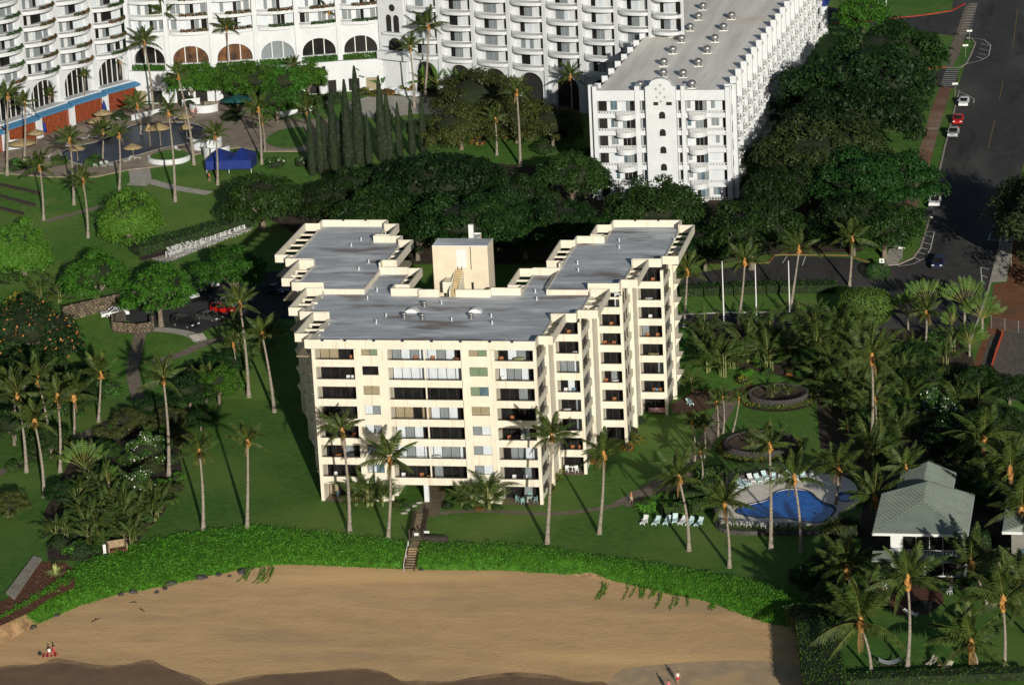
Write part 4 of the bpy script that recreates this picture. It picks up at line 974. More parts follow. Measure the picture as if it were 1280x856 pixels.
# turbine vents on the roof
tvm = MB().lathe([(.75, 0), (.75, .25), (.55, .3), (.55, .55), (.85, .75), (.98, 1.15), (.85, 1.55), (.45, 1.8), (0.01, 1.85)], 12)
tvb = MB().box(-1.0, -1.0, -.02, 1.0, 1.0, .12).mesh("vent_curb", hroof)
tvm = tvm.mesh("turbine", metal)
tv = [(974,75),(937,123),(899,175),(860,225),(820,280),(818,328),(1122,72),(1086,122),(1048,173),(1013,223),(974,280),(906,330),(714,382),(945,378),(994,30)]
TVL = ["turbine vent in the left row on the hotel roof, %s" % q for q in ("second from the far end", "third from the far end", "fourth from the far end", "third from the gable", "second from the gable", "nearest the gable")]
TVL += ["turbine vent in the right row on the hotel roof, %s" % q for q in ("farthest back", "second from the far end", "third from the far end", "third from the gable", "second from the gable", "nearest the gable")]
TVL += ["turbine vent half hidden behind the front parapet left of the gable", "turbine vent just right of the gable near the front parapet", "turbine vent at the far end of the left row on the hotel roof"]
for i, (x, y) in enumerate(tv):
    p = gz(600+x/3.566, (y+14)/3.566, ZTW-.6)
    o = thing("turbine_vent", TVL[i], "roof vent", p, Mw.to_euler().z, "turbine vents on the hotel roof", .78)
    link("turbine", tvm, o); link("vent_curb", tvb, o)
# ---------------------------------------------------------------- hotel: curved wing round the pool
base = gp(45, 166); ZB = gy(45, 76, base.y).z; HF = 19.4*(base-CAM).length/(FPX*0.968)
cw = tag(link("hotel_crescent", None), "curved white hotel block with bowed balconies and arched openings round the pool", "hotel building")
seg1 = [(-58,107),(-12,94),(30,81),(72,68),(115,56),(158,45)]; seg2 = [(160,44),(208,44),(264,42),(319,38),(371,35),(423,31),(475,28)]; seg3 = [(507,31),(549,35),(592,39),(637,43.5),(682,48),(727,52.5),(772,56.5),(815,61),(850,65)]
def unit_balcony(bul, z1):
    c = [(.04, 0)]+[(.04+.92*i/10, -bul*math.sin(math.pi*i/10)**.6) for i in range(1, 10)]+[(.96, 0)]
    return MB().prism(c+[(.96, 1.2), (.04, 1.2)], -.05, z1).mesh("bowed_balcony", white)
def unit_rail(bul):
    c = [(.05+.9*i/12, -(bul-.1)*math.sin(math.pi*i/12)**.6) for i in range(13)]; m = MB()
    for i, (a, b) in enumerate(zip(c, c[1:])):
        m.add([(a[0], a[1], 1.0), (b[0], b[1], 1.0), (b[0], b[1], 1.1), (a[0], a[1], 1.1)], [(0, 1, 2, 3)]); 
        for t in (0, .34, .67): x = a[0]+(b[0]-a[0])*t; y = a[1]+(b[1]-a[1])*t; m.add([(x, y, .5), (x+.009, y, .5), (x+.009, y, 1.0), (x, y, 1.0)], [(0, 1, 2, 3)])
    return m.mesh("railing", whitep)
def unit_flowers(bul, wd, seed):
    r = np.random.default_rng(seed); n = 420; t = .34+.6*r.uniform(size=n); y = -(bul+.05)*np.sin(np.pi*(t-.04)/.92)**.6
    C = np.stack([t*wd, y+r.normal(size=n)*.16, .62+r.uniform(size=n)*.6], 1); Nn = unit(r.normal(size=(n, 3))+np.array([0, -.8, .5]))
    return leafmesh("flower_box", C, Nn, .34, [L_shrubd, L_red, L_shrub], (r.uniform(size=n) < .30).astype(int)*(1 if seed % 3 else 0)+2*((r.uniform(size=n) > .72).astype(int) if seed % 3 == 0 else 0))
BU = {1: (unit_balcony(2.3, .62), unit_rail(2.2)), 2: (unit_balcony(1.1, .62), unit_rail(1.0)), 3: (unit_balcony(1.6, .55), unit_rail(1.5))}
wall_u = MB().box(0, 1.25, 0, 1, 1.6, HF).mesh("wall", white)
wmm = {}
def win_mesh(seed, sg):
    if (seed, sg) not in wmm:
        r = random.Random(seed); m = MB()
        for (a, b, dd) in ((.10, .22, 0), (.24, .32, 0), (.44, .53, 0), (.54, .62, 1), (.63, .72, 0), (.78, .90, 0)) if sg < 3 else ((.22, .33, 1), (.34, .44, 0), (.46, .56, 0), (.78, .93, 2)):
            k = r.choice([0, 1, 0, 1, 2]) if dd == 0 else (2 if r.random() < .75 else 0)
            if dd == 2: k = 2
            m.box(a, 1.12, .12, b, 1.24, HF*.78, k)
        m.box(.08, 1.10, HF*.78, .92, 1.24, HF*.80, 0)
        wmm[(seed, sg)] = m.mesh("window", [curtgrey, curtain, glass])
    return wmm[(seed, sg)]
def pc(name, me, Mx, sx, z, y=0.0, x=0.0):
    o = link(name, me, cw); o.matrix_local = Mx @ Matrix.Translation((x, y, z)) @ Matrix.Diagonal((sx, 1, 1, 1)); return o
def arch_mesh(w, h, ax0, ax1, zs, zspring, zc, mull, glz, name="arched_wall"):
    """wall panel with an arched opening: returns wall mesh and glazing mesh"""
    N_ = 14; cx = (ax0+ax1)/2; r = (ax1-ax0)/2
    arcp = [(cx-r*math.cos(math.pi*i/N_), zspring+(zc-zspring)*math.sin(math.pi*i/N_)) for i in range(N_+1)]
    hole = [(ax0, zs)]+arcp+[(ax1, zs)]; outer = [(0, 0), (w, 0), (w, h), (0, h)]
    loops = [[Vector((x, z, 0)) for x, z in outer], [Vector((x, z, 0)) for x, z in hole]]; P = outer+hole; m = MB(); fs = []
    for t_ in tessellate_polygon(loops):
        a, b, c = [Vector(P[i]) for i in t_]; cr = (b-a).x*(c-a).y-(b-a).y*(c-a).x; fs.append(tuple(t_) if cr > 0 else tuple(t_)[::-1])
    m.add([(x, 0, z) for x, z in P], fs)
    k = len(hole); m.add([(x, 0, z) for x, z in hole]+[(x, .8, z) for x, z in hole], [(i, (i+1) % k, (i+1) % k+k, i+k) for i in range(k)])
    g_ = MB(); g_.add([(x, .8, z) for x, z in hole], [tuple(range(k))[::-1]], 0)
    for i in range(1, mull+1):
        x = ax0+(ax1-ax0)*i/(mull+1); zt = zspring+(zc-zspring)*math.sqrt(max(0, 1-((x-cx)/r)**2)); g_.box(x-.09, .68, zs, x+.09, .79, zt, 1)
    return m.mesh(name, white), g_.mesh("arched_glazing", [glz, whitep, curtgreen])
rows_up = 6
slat_me = MB().box(-.11, -2.2, .2, .11, -2.0, 4.2).mesh("screen_slat", orangew)
amber = mat("amber room", (.17, .075, .028), .8, .5, .6, col2=(.02, .016, .014))
for sg, pts, below in ((1, seg1, 1), (2, seg2, 0), (3, seg3, 2)):
    V = [gz(x, y, ZB) for x, y in pts]
    for i in range(len(V)-1):
        p, q = V[i].copy(), V[i+1].copy(); p.z = q.z = 0; Mx, w = frame_at(p, q)
        zg = th((p.y+q.y)/2)
        zlow = ZB-below*HF
        pm = MB().box(-.45, -.35, zg-1, .45, 1.5, ZB+rows_up*HF).mesh("pilaster", white); pc("pilaster", pm, Mx, 1, 0)
        fm = [unit_flowers(2.2 if sg == 1 else 1.05, w, s_+i*3) for s_ in range(2)] if sg < 3 else None
        for r in range(-below, rows_up):
            z = ZB+r*HF
            pc("wall", wall_u, Mx, w, z); pc("bowed_balcony", BU[sg][0], Mx, w, z); 
            o = pc("railing", BU[sg][1], Mx, w, z); o["kind"] = "stuff"
            o = pc("window", win_mesh(rw.randint(0, 9), sg), Mx, w, z+.35)
            if fm and not (sg == 2 and i in (0,)) and not (sg == 1 and r > 3): pc("flower_box", rw.choice(fm), Mx, 1, z)
        h = zlow-zg+1.0
        if sg == 1:
            am, gm = arch_mesh(w, h, w*.14, w*.88, 6.0, 8.6, min(h-.6, 11.2), 4, glass)
        elif sg == 2:
            am, gm = arch_mesh(w, h, w*.10, w*.90, h-6.0, h-5.3, h-2.5, 2, [glass, amber, amber, curtgrey, glass, dark][i])
        else:
            am, gm = arch_mesh(w, h, w*.2, w*.85, .2, max(1.0, h-3.2), h-.8, 0, dark)
        pc("arched_wall", am, Mx, 1, zg-1.0, .15); pc("arched_glazing", gm, Mx, 1, zg-1.0, .15)
        if sg == 1:   # orange timber screens under a blue awning, with white piers between
            aw = MB(); aw.add([(0, -2.75, 4.25), (w+.2, -2.75, 4.25), (w+.2, -1.5, 4.75), (0, -1.5, 4.75), (0, -2.75, 3.9), (w+.2, -2.75, 3.9)], [(0, 1, 2, 3), (4, 5, 1, 0)]); pc("awning", aw.mesh("awning", skyb), Mx, 1, zg)
            for j in range(18):
                x = .9+(w-1.8)*j/17; pc("screen_slat", slat_me, Mx, 1, zg, 0, x)
            pc("terrace_wall", MB().box(0, -1.5, 4.7, w, .2, 5.0).mesh("terrace_wall", white), Mx, 1, zg); pc("screen_back", MB().box(.6, -.4, 0, w-.6, -.3, 4.4).mesh("screen_back", mat("dark orange wood", (.14, .04, .02), .8, .2, 2.)), Mx, 1, zg)
            pc("pier", MB().box(-.7, -2.7, 0, .7, .1, 3.88).mesh("pier", white), Mx, 1, zg)
        if sg == 2:   # clipped green planters along the terrace sill, pale terrace wall below
            r_ = np.random.default_rng(i); n_ = 1100; C = np.stack([r_.uniform(.08, .92, n_)*w, r_.uniform(-1.2, -.2, n_), r_.uniform(0, 1.3, n_)], 1)
            pc("planter_hedge", leafmesh("planter_hedge", C, unit(r_.normal(size=(n_, 3))+np.array([0, -.7, .6])), .36, L_lit), Mx, 1, zg-1+h-7.3)
            for j in range(2): pc("terrace_door", MB().box(w*(.16+.42*j), -1.64, 1.1, w*(.16+.42*j)+w*.26, -1.61, 3.6).mesh("terrace_door", dark if (i+j) % 3 else curttan), Mx, 1, zg-1)
            pc("terrace_wall", MB().box(0, -1.6, 0, w, 0, h-7.2).mesh("terrace_wall", white), Mx, 1, zg-1)
# gateway between the two arcs
p, q = gz(475, 28, ZB), gz(507, 31, ZB); p.z = q.z = 0; Mx, w = frame_at(p, q); zg = th(p.y)
pc("gate_wall", MB().box(0, -.6, zg-1, w, 2.0, ZB+6*HF).mesh("gate_wall", white), Mx, 1, 0)
for (x0, x1, z0, z1) in ((.32, .52, -1.6, 1.9), (.60, .82, -1.6, 1.9), (.36, .9, -5.4, -2.8), (.3, .52, 5.0, 7.6), (.62, .84, 5.0, 7.6)):
    d = MB(); r = (x1-x0)*w/2; cx = (x0+x1)/2*w; qd = [(cx-r, ZB+z0), (cx+r, ZB+z0)]+[(cx+r*math.cos(math.pi*j/8), ZB+z1-r+r*math.sin(math.pi*j/8)) for j in range(9)]
    d.add([(x, -.64, z) for x, z in qd], [tuple(range(len(qd)))]); pc("archway", d.mesh("archway", dark), Mx, 1, 0)
d = MB(); d.add([(.57*w+.75*math.cos(j*.5236), -.64, ZB+3.3+.75*math.sin(j*.5236)) for j in range(12)], [tuple(range(12))]); pc("round_window", d.mesh("round_window", dark), Mx, 1, 0)
pc("balcony_slab", MB().box(.25*w, -1.5, ZB-2.1, .95*w, -.6, ZB-1.6).mesh("balcony_slab", white), Mx, 1, 0)
pc("terrace_slab", MB().box(.1*w, -2.5, ZB-7.0, 1.3*w, -.6, ZB-5.4).mesh("terrace_slab", white), Mx, 1, 0)
# entrance canopy with blue barrel awning at the far end of the straight wing
cpn = thing("entrance_canopy", "white entrance canopy with a blue rounded awning at the far end of the hotel wing", "canopy", gp(1030, 42))
cz = 0
MB().tube([(0, 0, 0), (0, 0, 6.2)], .9, 8).build("post", white, cpn); MB().tube([(-9, 2, 0), (-9, 2, 6.2)], .9, 8).build("post", white, cpn)
a = MB(); pr = [(-6.5+7.5*(i/10), 6.2+3.2*math.sin(math.pi*i/10)**.6) for i in range(11)]; k = 11
a.add([(x, -2, z) for x, z in pr]+[(x, 5, z) for x, z in pr], [(i, i+1, i+1+k, i+k) for i in range(10)]+[tuple(range(11))[::-1]]); a.build("awning", bluep, cpn)
# ---------------------------------------------------------------- planting
def under(px, py, zc): p = gp(px, py, lambda y: th(y)+zc); p.z = th(p.y); return p
def plant(tm, cx, cy, wpx, label, name="spreading_tree", s=None, sz=None, rz=None, group=None):
    p = gp(cx, cy); ppm = FPX/(p-CAM).length; s = s or wpx/ppm/(2*tm["R"]); q = under(cx, cy, (tm["T"]+.42*tm["H"])*(sz or s))
    return put_tree(tm, name, label, "tree", q, s, rnd.uniform(0, 6.28) if rz is None else rz, group, sz)
gd = "dark spreading trees between the apartments and the hotel"
plant(umb[0], 326, 240, 112, "dark spreading tree beside the blue tent", group=gd)
plant(umb[1], 410, 244, 92, "dark spreading tree in front of the leftmost cypresses", group=gd)
plant(umb[2], 468, 258, 120, "dark spreading tree just behind the left rear roof of the apartments", group=gd)
plant(big[0], 545, 218, 170, "broad dark tree in front of the rightmost cypresses", group=gd)
plant(big[1], 597, 268, 165, "broad dark tree right behind the stair tower", group=gd)
plant(umb[0], 698, 270, 112, "dark spreading tree between the stair tower and the right rear roof", group=gd)
plant(umb[2], 714, 214, 110, "dark spreading tree touching the left corner of the straight hotel wing", group=gd)
plant(umb[1], 822, 252, 132, "dark spreading tree before the gabled end of the hotel wing", group=gd)
gr = "street-side canopy trees along the hotel wing"
plant(umb[0], 938, 280, 132, "dark tree above the driveway palms, beside the right rear roof", group=gr)
plant(umb[2], 978, 230, 110, "dark tree at the right front corner of the hotel wing", group=gr)
plant(umb[1], 1065, 268, 120, "dark tree just above the ochre kerb of the side road", group=gr)
plant(umb[0], 1105, 276, 110, "dark tree with pale forked trunk above the white street sign", group=gr)
plant(big[1], 1092, 216, 165, "broad dark tree beside the lower end of the red sidewalk", group=gr)
plant(bro, 1030, 180, 170, "brownish canopy tree in the middle of the street-side row", group=gr)
plant(big[2], 1062, 140, 175, "broad dark green tree upslope of the brownish one", group=gr)
plant(big[0], 1078, 92, 190, "largest dark green tree near the second crosswalk", group=gr)
plant(big[1], 1112, 55, 150, "farthest street tree below the red kerb", group=gr)
plant(umb[2], 1000, 130, 80, "narrow dark tree tight against the hotel flank", group=gr)
plant(umb[1], 965, 190, 80, "low dark tree against the front part of the hotel flank", group=gr)
for x, y, w_, t_, lb in ((500,240,115,umb[0],"dark tree between the leftmost pair and the broad one behind the roof"), (640,240,105,umb[1],"dark tree between the broad one and the hotel corner"), (760,288,90,umb[2],"low dark tree just over the right rear parapet"), (445,228,95,umb[1],"dark tree at the feet of the middle cypresses"), (655,285,90,umb[0],"low dark tree in the deep shadow right of the stair tower"), (520,285,95,umb[2],"low dark tree in the courtyard gap left of the stair tower"), (880,300,90,umb[0],"low dark tree by the right rear corner of the apartments")): plant(t_, x, y, w_, lb, group=gd)
for x, y, w_, lb in ((238,95,62,"rounded green tree under the left amber arch"), (264,93,60,"rounded green tree between the amber arches"), (294,96,64,"rounded green tree under the right amber arch"), (325,94,67,"rounded green tree under the grey arch"), (355,96,64,"rounded green tree left of the terrace arches"), (384,92,56,"rounded green tree under the terrace arches"), (345,120,60,"wide green tree above the oval lawn")): plant(lit[int(x) % 2], x, y, w_, lb, "leafy_tree", group="green trees before the hotel terrace")
plant(lit[0], 1078, 12, 70, "pale green tree by the white flagpoles at the top of the street", "leafy_tree")
plant(clip[0], 160, 262, 88, "bright clipped round tree with white trunks alone on the hotel lawn", "clipped_tree")
plant(clip[1], 24, 302, 86, "bright clipped round tree cut by the left picture edge", "clipped_tree")
plant(lit[0], 118, 338, 92, "green tree above the white sedan and the stone wall", "leafy_tree")
plant(lit[1], 197, 354, 98, "green tree on a straight trunk beside the black van", "leafy_tree")
plant(lit[0], 290, 328, 92, "green tree over the far end of the parking lot", "leafy_tree", rz=2)
plant(poin, 38, 402, 135, "flame tree scattered with orange blossom at the left edge", "flame_tree")
plant(olive, 600, 112, 125, "olive-green tree in front of the hotel arcade", "olive_tree")
plant(olive, 645, 140, 105, "olive-green tree beside the tall palm near the hotel lawn", "olive_tree", rz=1)
plant(olive, 575, 150, 100, "dull olive tree behind the rightmost cypresses", "olive_tree", rz=3)
plant(olive, 690, 150, 90, "dark olive tree in the shadow of the straight wing", "olive_tree", rz=4.4)
plant(cas, 1290, 250, 120, "feathery casuarina overhanging the right kerb of the street", "casuarina")
plant(cas, 1335, 270, 170, "feathery casuarina just beyond the picture, shading the street", "casuarina", rz=2)
plant(plum, 186, 556, 62, "upper plumeria shrub full of white flowers", "plumeria", rz=1)
plant(plum, 170, 604, 60, "lower plumeria shrub full of white flowers", "plumeria", rz=3)
plant(plum, 1170, 505, 60, "plumeria with a few white flowers in the right garden", "plumeria", rz=5)
plant(umb[0], 100, 490, 60, "small dark tree among the left coconut palms", rz=2)
plant(olive, 8, 625, 60, "thin grey-green tree at the lower left edge beside the tan path", "leafy_tree")
for i, (x, y, w_, t_) in enumerate(((1150,470,70,0),(1185,540,75,1),(1118,505,60,2),(1245,520,80,0),(1275,575,70,1),(1103,545,50,2),(1205,600,70,0),(1140,440,60,1),(1225,470,60,2),(1262,480,60,0),(1085,520,50,1),(1170,590,60,2),(1250,610,70,0),(1060,470,45,1),(1010,445,45,2))): plant(umb[t_], x, y, w_, "dark leafy tree crowded among the palms of the right gardens", group="dark trees of the right gardens")
for x, y, w_, t_, lb in ((15,525,75,umb[0],"dark tree at the left edge behind the orange-based palm"), (62,545,65,umb[1],"dark tree between the leaning palm and the planting bed"), (28,455,80,umb[2],"dark tree just below the flame tree"), (112,462,55,umb[0],"dark tree by the tan path below the flame tree"), (236,482,70,umb[1],"dark tree just right of the tall palm by the plumerias"), (212,520,55,olive,"olive tree behind the tall palm by the plumerias"), (272,474,60,lit[0],"bright leafy tree between the two short palms left of the block"), (160,520,50,olive,"olive tree above the upper plumeria"), (250,520,45,umb[2],"low dark tree at the upper edge of the left lawn"), (1098,712,50,umb[0],"dark tree before the left corner of the house"), (1240,700,60,umb[1],"dark tree between the two houses"), (1275,730,60,umb[2],"dark tree before the second house")): plant(t_, x, y, w_, lb)
for x, y, w_, t_, lb in ((1006,716,50,umb[0],"dark tree where the beach hedge meets the shade"), (1040,742,70,umb[1],"dark tree over the shaded end of the sand"), (1032,700,60,umb[2],"dark tree below the right part of the pool fence"), (1066,706,55,umb[0],"dark tree between the pool and the beach house"), (1075,745,55,umb[1],"dark tree left of the brick terrace"), (1058,690,40,olive,"olive tree beside the grey-green shrub")): plant(t_, x, y, w_, lb)
for i, (x, y) in enumerate(((120, -86), (133, -82), (146, -74))): put_tree(big[i % 3], "spreading_tree", "large spreading tree beyond the hedge, shading the hammock lawn", "tree", (x, y, 0), .8, i*1.9, "large trees beyond the hammock lawn")
for x, y, w_, t_, lb in ((190,505,55,umb[1],"dark tree directly left of the tall palm by the plumerias"), (285,450,60,umb[2],"dark tree behind the two tall palms in the block's shadow"), (90,560,50,olive,"olive tree at the top of the lower left bed"), (130,560,45,umb[0],"small dark tree between the two fan palms"), (45,500,70,umb[2],"dark tree in the middle of the far left palms"), (225,545,40,olive,"low olive tree at the right tip of the plumeria bed"), (75,610,45,umb[1],"small dark tree at the left end of the lower left bed")): plant(t_, x, y, w_, lb)
# the big clipped ball of ficus by the drive
def ball_mesh(rx, rz, n, leaf, m, sq=2.6):
    d = unit(rg.normal(size=(n, 3))); k = (np.abs(d)**sq).sum(1)**(-1/sq); C = d*k[:, None]*np.array([rx, rx, rz]); C += rg.normal(size=C.shape)*.06; C[:, 2] += rz*.92
    return leafmesh("foliage", C[C[:, 2] > 0], unit(d+rg.normal(size=d.shape)*.4)[C[:, 2] > 0], leaf, m)
o = thing("clipped_ficus", "big clipped dome of ficus beside the driveway", "clipped tree", under(1081, 383, 2.6), 0)
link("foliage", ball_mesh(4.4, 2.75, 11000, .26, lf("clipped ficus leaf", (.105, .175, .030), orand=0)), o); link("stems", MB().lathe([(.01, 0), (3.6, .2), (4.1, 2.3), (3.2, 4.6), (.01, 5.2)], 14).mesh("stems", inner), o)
o = thing("clipped_ficus", "small clipped dome at the street corner beside the white sign", "clipped tree", under(1098, 336, 1.6), 0, None, .45)
link("foliage", ball_mesh(4.4, 2.75, 3000, .36, L_shrub), o)
# cypresses
cyr = []
def cyp_mesh(seed):
    r = np.random.default_rng(seed); n = 4200; z = r.uniform(0, 1, n)**.85; a = r.uniform(0, 6.28, n); rad_ = (.98*np.minimum(1, .55+z*2.5)*(1-z)**.62)*(.8+.28*r.uniform(size=n))*1.35
    rad_ *= 1+.12*np.sin(a*3+z*9+seed); C = np.stack([rad_*np.cos(a), rad_*np.sin(a), z*16], 1); Nn = unit(np.stack([np.cos(a), np.sin(a), .35+0*a], 1)+r.normal(size=(n, 3))*.5)
    return leafmesh("foliage", C, Nn, .40, L_cyp, None, .4), MB().lathe([(.9, 0), (1.05, 4), (.8, 9), (.35, 13.5), (.02, 15.6)], 8).mesh("stems", inner)
cym = [cyp_mesh(i) for i in range(3)]
cy = [(446,83,450,205,"tallest cypress, centre of the left group"), (428,100,437,215,"tall cypress left of the tallest one"), (411,113,419,216,"third cypress from the left end of the row"), (399,135,402,218,"second cypress from the left end of the row"), (390,138,391,219,"leftmost cypress of the row"), (476,95,479,201,"tall cypress right of the gap in the row"), (483,112,487,199,"cypress leaning on the tall one right of the gap"), (497,128,500,198,"third cypress from the right end of the row"), (514,125,516,195,"second cypress from the right end of the row"), (528,120,530,192,"rightmost cypress of the row"), (460,142,462,208,"short cypress just right of the tallest one"), (406,150,408,214,"short cypress tucked behind the left end of the row"), (433,140,430,210,"short cypress between the two tallest of the left group")]
for i, (tx_, ty_, bx, by, lb) in enumerate(cy):
    b = gp(bx, by); h = gy(tx_, ty_, b.y).z-b.z
    o = thing("cypress", "dark "+lb if not lb.startswith("d") else lb, "cypress", b, i*1.3, "cypress row in the hotel garden", (h/16*.95, h/16*.95, h/16))
    f, s_ = cym[i % 3]; link("foliage", f, o); link("stems", s_, o)
# coconut palms of the apartment grounds: base, crown base, label, frond scale
PL = [
 (254,662,249.5,566,"coconut palm on the left lawn, left one of the pair above the green bank",.85), (309,662,309.5,553,"coconut palm on the left lawn, right one of the pair above the green bank",.85),
 (211,594,204.5,476,"tall coconut palm beside the upper plumeria",.95), (55,621,43.5,528,"leaning coconut palm at the far left with a wide low crown",1.15), (75,590,72,497,"slim palm behind the wide-crowned leaning one",1.0),
 (33,590,22,497,"coconut palm closest to the left edge",1.05), (92.5,549,92,496,"coconut palm before the small dark tree at the left",1.1), (123,527,126,469,"coconut palm beside the tan path at the left",.95),
 (64,564,48,476,"coconut palm at the back of the left group",1.0), (18,550,16,487,"half hidden palm with orange crown base at the left edge",1.0), (257,503,259,476,"short palm among shrubs left of the apartments",.8),
 (311,496,300,381,"tall palm beside the shadow at the left rear of the apartments",.85), (343,515,328,419,"leaning palm left of the apartment block, inside its shadow",.85), (296,477,291.5,431,"short palm behind the leaning one left of the block",.7),
 (437,666,427.8,541,"coconut palm in front of the leftmost lanais",1.0), (485,674,487.4,576,"coconut palm just left of the boardwalk",1.05), (684,679,690,547,"coconut palm by the right front corner of the block",.95),
 (749,667,754.7,569,"coconut palm on the lawn right of the block",.95), (861,688,849,599,"coconut palm bending over the row of lawn loungers",.95), (911.6,709,905.7,632,"coconut palm at the left end of the pool",.95),
 (963.5,687,962,559,"tall palm in front of the pool fence",1.0), (1001,692,993,599,"palm rising against the blue pool water",1.1), (1044.5,632,1048,586,"palm on the far side of the pool",1.05),
 (1092,662,1094,626,"palm squeezed between the pool and the grey-roofed house",1.40), (1088,572,1090,449,"very tall palm rising above the thicket right of the ring planters",1.27), (1094,567,1094,500,"slim palm stem beside the very tall one",.7),
 (1228,600,1230,552,"broad palm in the right garden above the second house",1.52), (1134,835,1134.7,728,"palm in front of the grey-roofed house with a spiky upright crown",1.46), (1089,842,1076,780,"low palm beside the hammock",1.46),
 (1064,762,1058.6,714,"palm in the dark trees at the right end of the beach hedge",1.40), (1234,757,1214,708,"palm leaning over the right side of the house roof",1.46), (1255,840,1254,754,"palm at the lower right beyond the lounge chairs",1.46),
 (1221,833,1214,808,"short palm with drooping fronds beside the lounge chairs",1.40), (1286,705,1277,640,"palm cut by the right picture edge",1.40), (1290,800,1282,735,"palm at the lower right corner, cut by the edge",1.27),
 (922.7,407,931,328,"left palm along the driveway",1.0), (988,390,999,312,"right palm along the driveway",1.0), (1061.7,358,1065,300,"palm in the verge of the side road",1.0), (855,408,859,341,"palm against the right rear wing of the apartments",1.0),
 (1262,650,1263,590,"palm behind the second house roof",1.40), (1130,640,1132,586,"palm behind the grey-roofed house",.9),
 (1155,440,1158,392,"palm between the fan-shaped travellers palms",.9)]
for bx, by, tx_, ty_, lb, s_ in PL: palm_px(bx, by, tx_, ty_, lb, s_, group="coconut palms")
W_ = "slender white-stemmed palm by the garden walk, "
for bx, by, tx_, ty_, lb in ((868,581,865,529,"left front of the cluster"), (880,578,880.5,533,"right front of the cluster"), (876.7,607,875.5,566,"nearest the clipped bushes"), (897.5,546,896,503,"left one of the far trio"), (903.7,542,903.7,498,"middle one of the far trio"), (915,544,924,499,"leaning right one of the far trio"), (1060,556,1060,534,"alone left of the thicket")):
    palm_px(bx, by, tx_, ty_, W_+lb, .55, group="slender palms by the garden walk", name="slender_palm", n=15)
HP = [(219,252,211,142,"tall palm between the two lawns below the resort pool",.9), (216,127,205,17,"tall palm against the crescent's corner bay",.9), (191.7,143,180,54,"palm before the corner of the orange screens",.9), (242.5,206,223,97,"leaning palm right of the round lawn bed by the pool",.8), (277,113,276,49,"slim palm in front of the amber arches",.85), (286,125,283,37,"taller palm beside the slim one at the amber arches",.85),
 (313,108,310,26,"palm in front of the grey curtained arch",.85), (397,102,394,60,"short palm before the right terrace arch",.85), (410,112,410.7,15,"tall palm before the right terrace arch",.85), (432,106,423,39,"palm left of the gateway arch",.85), (518,134,512.8,61,"palm before the gateway",.85), (531,128,536,34,"tall palm right of the gateway",.95),
 (715,152,713.5,97,"palm in the corner shadow of the straight wing, right one",.9), (687,128,686,105,"short palm in the corner shadow of the straight wing",.8), (650.5,208,646,116,"tall thin palm on the small lawn before the straight wing",.9), (621,194,619,150,"short palm left of the thin one on the small lawn",.85), (9,219,9.5,121,"tall palm at the left picture edge by the awning",1.0), (54.6,275,50,211,"palm on the lawn beside the sunbed rows",.95), (110,297,103.7,226,"palm left of the bright clipped tree",.9),
 (92.5,256,87.5,176,"palm at the near edge of the pool terrace, left",.95), (149,239,149,170,"palm at the near edge of the pool terrace, middle",.85), (176,168,171.5,133,"palm on the pool bank by the thatched shades",.9), (272,231,269.7,170,"palm beside the blue tent",.8), (327,205,323,137,"palm on the oval lawn left of the cypresses",.9), (386,206,384,140,"palm just left of the cypress row",.9), (331,190,328,155,"small palm on the oval lawn",.5), (240,92,236,58,"palm on the terrace in front of the left amber arch",.8),
 (332,125,331,100,"tiny palm in front of the hotel greenery",.5), (368,128,368,82,"slim palm in front of the hotel greenery",.6), (30,205,31,130,"palm half in front of the orange screens",.9), (62,165,63,118,"potted palm by the second screen",.5), (104,150,106,95,"potted palm by the third screen",.5), (148,130,150,78,"potted palm by the fourth screen",.5), (128,200,129,165,"palm beside the thatched shade on the pool bank",.8)]
for bx, by, tx_, ty_, lb, s_ in HP: palm_px(bx, by, tx_, ty_, lb, s_, group="coconut palms of the hotel", n=15)
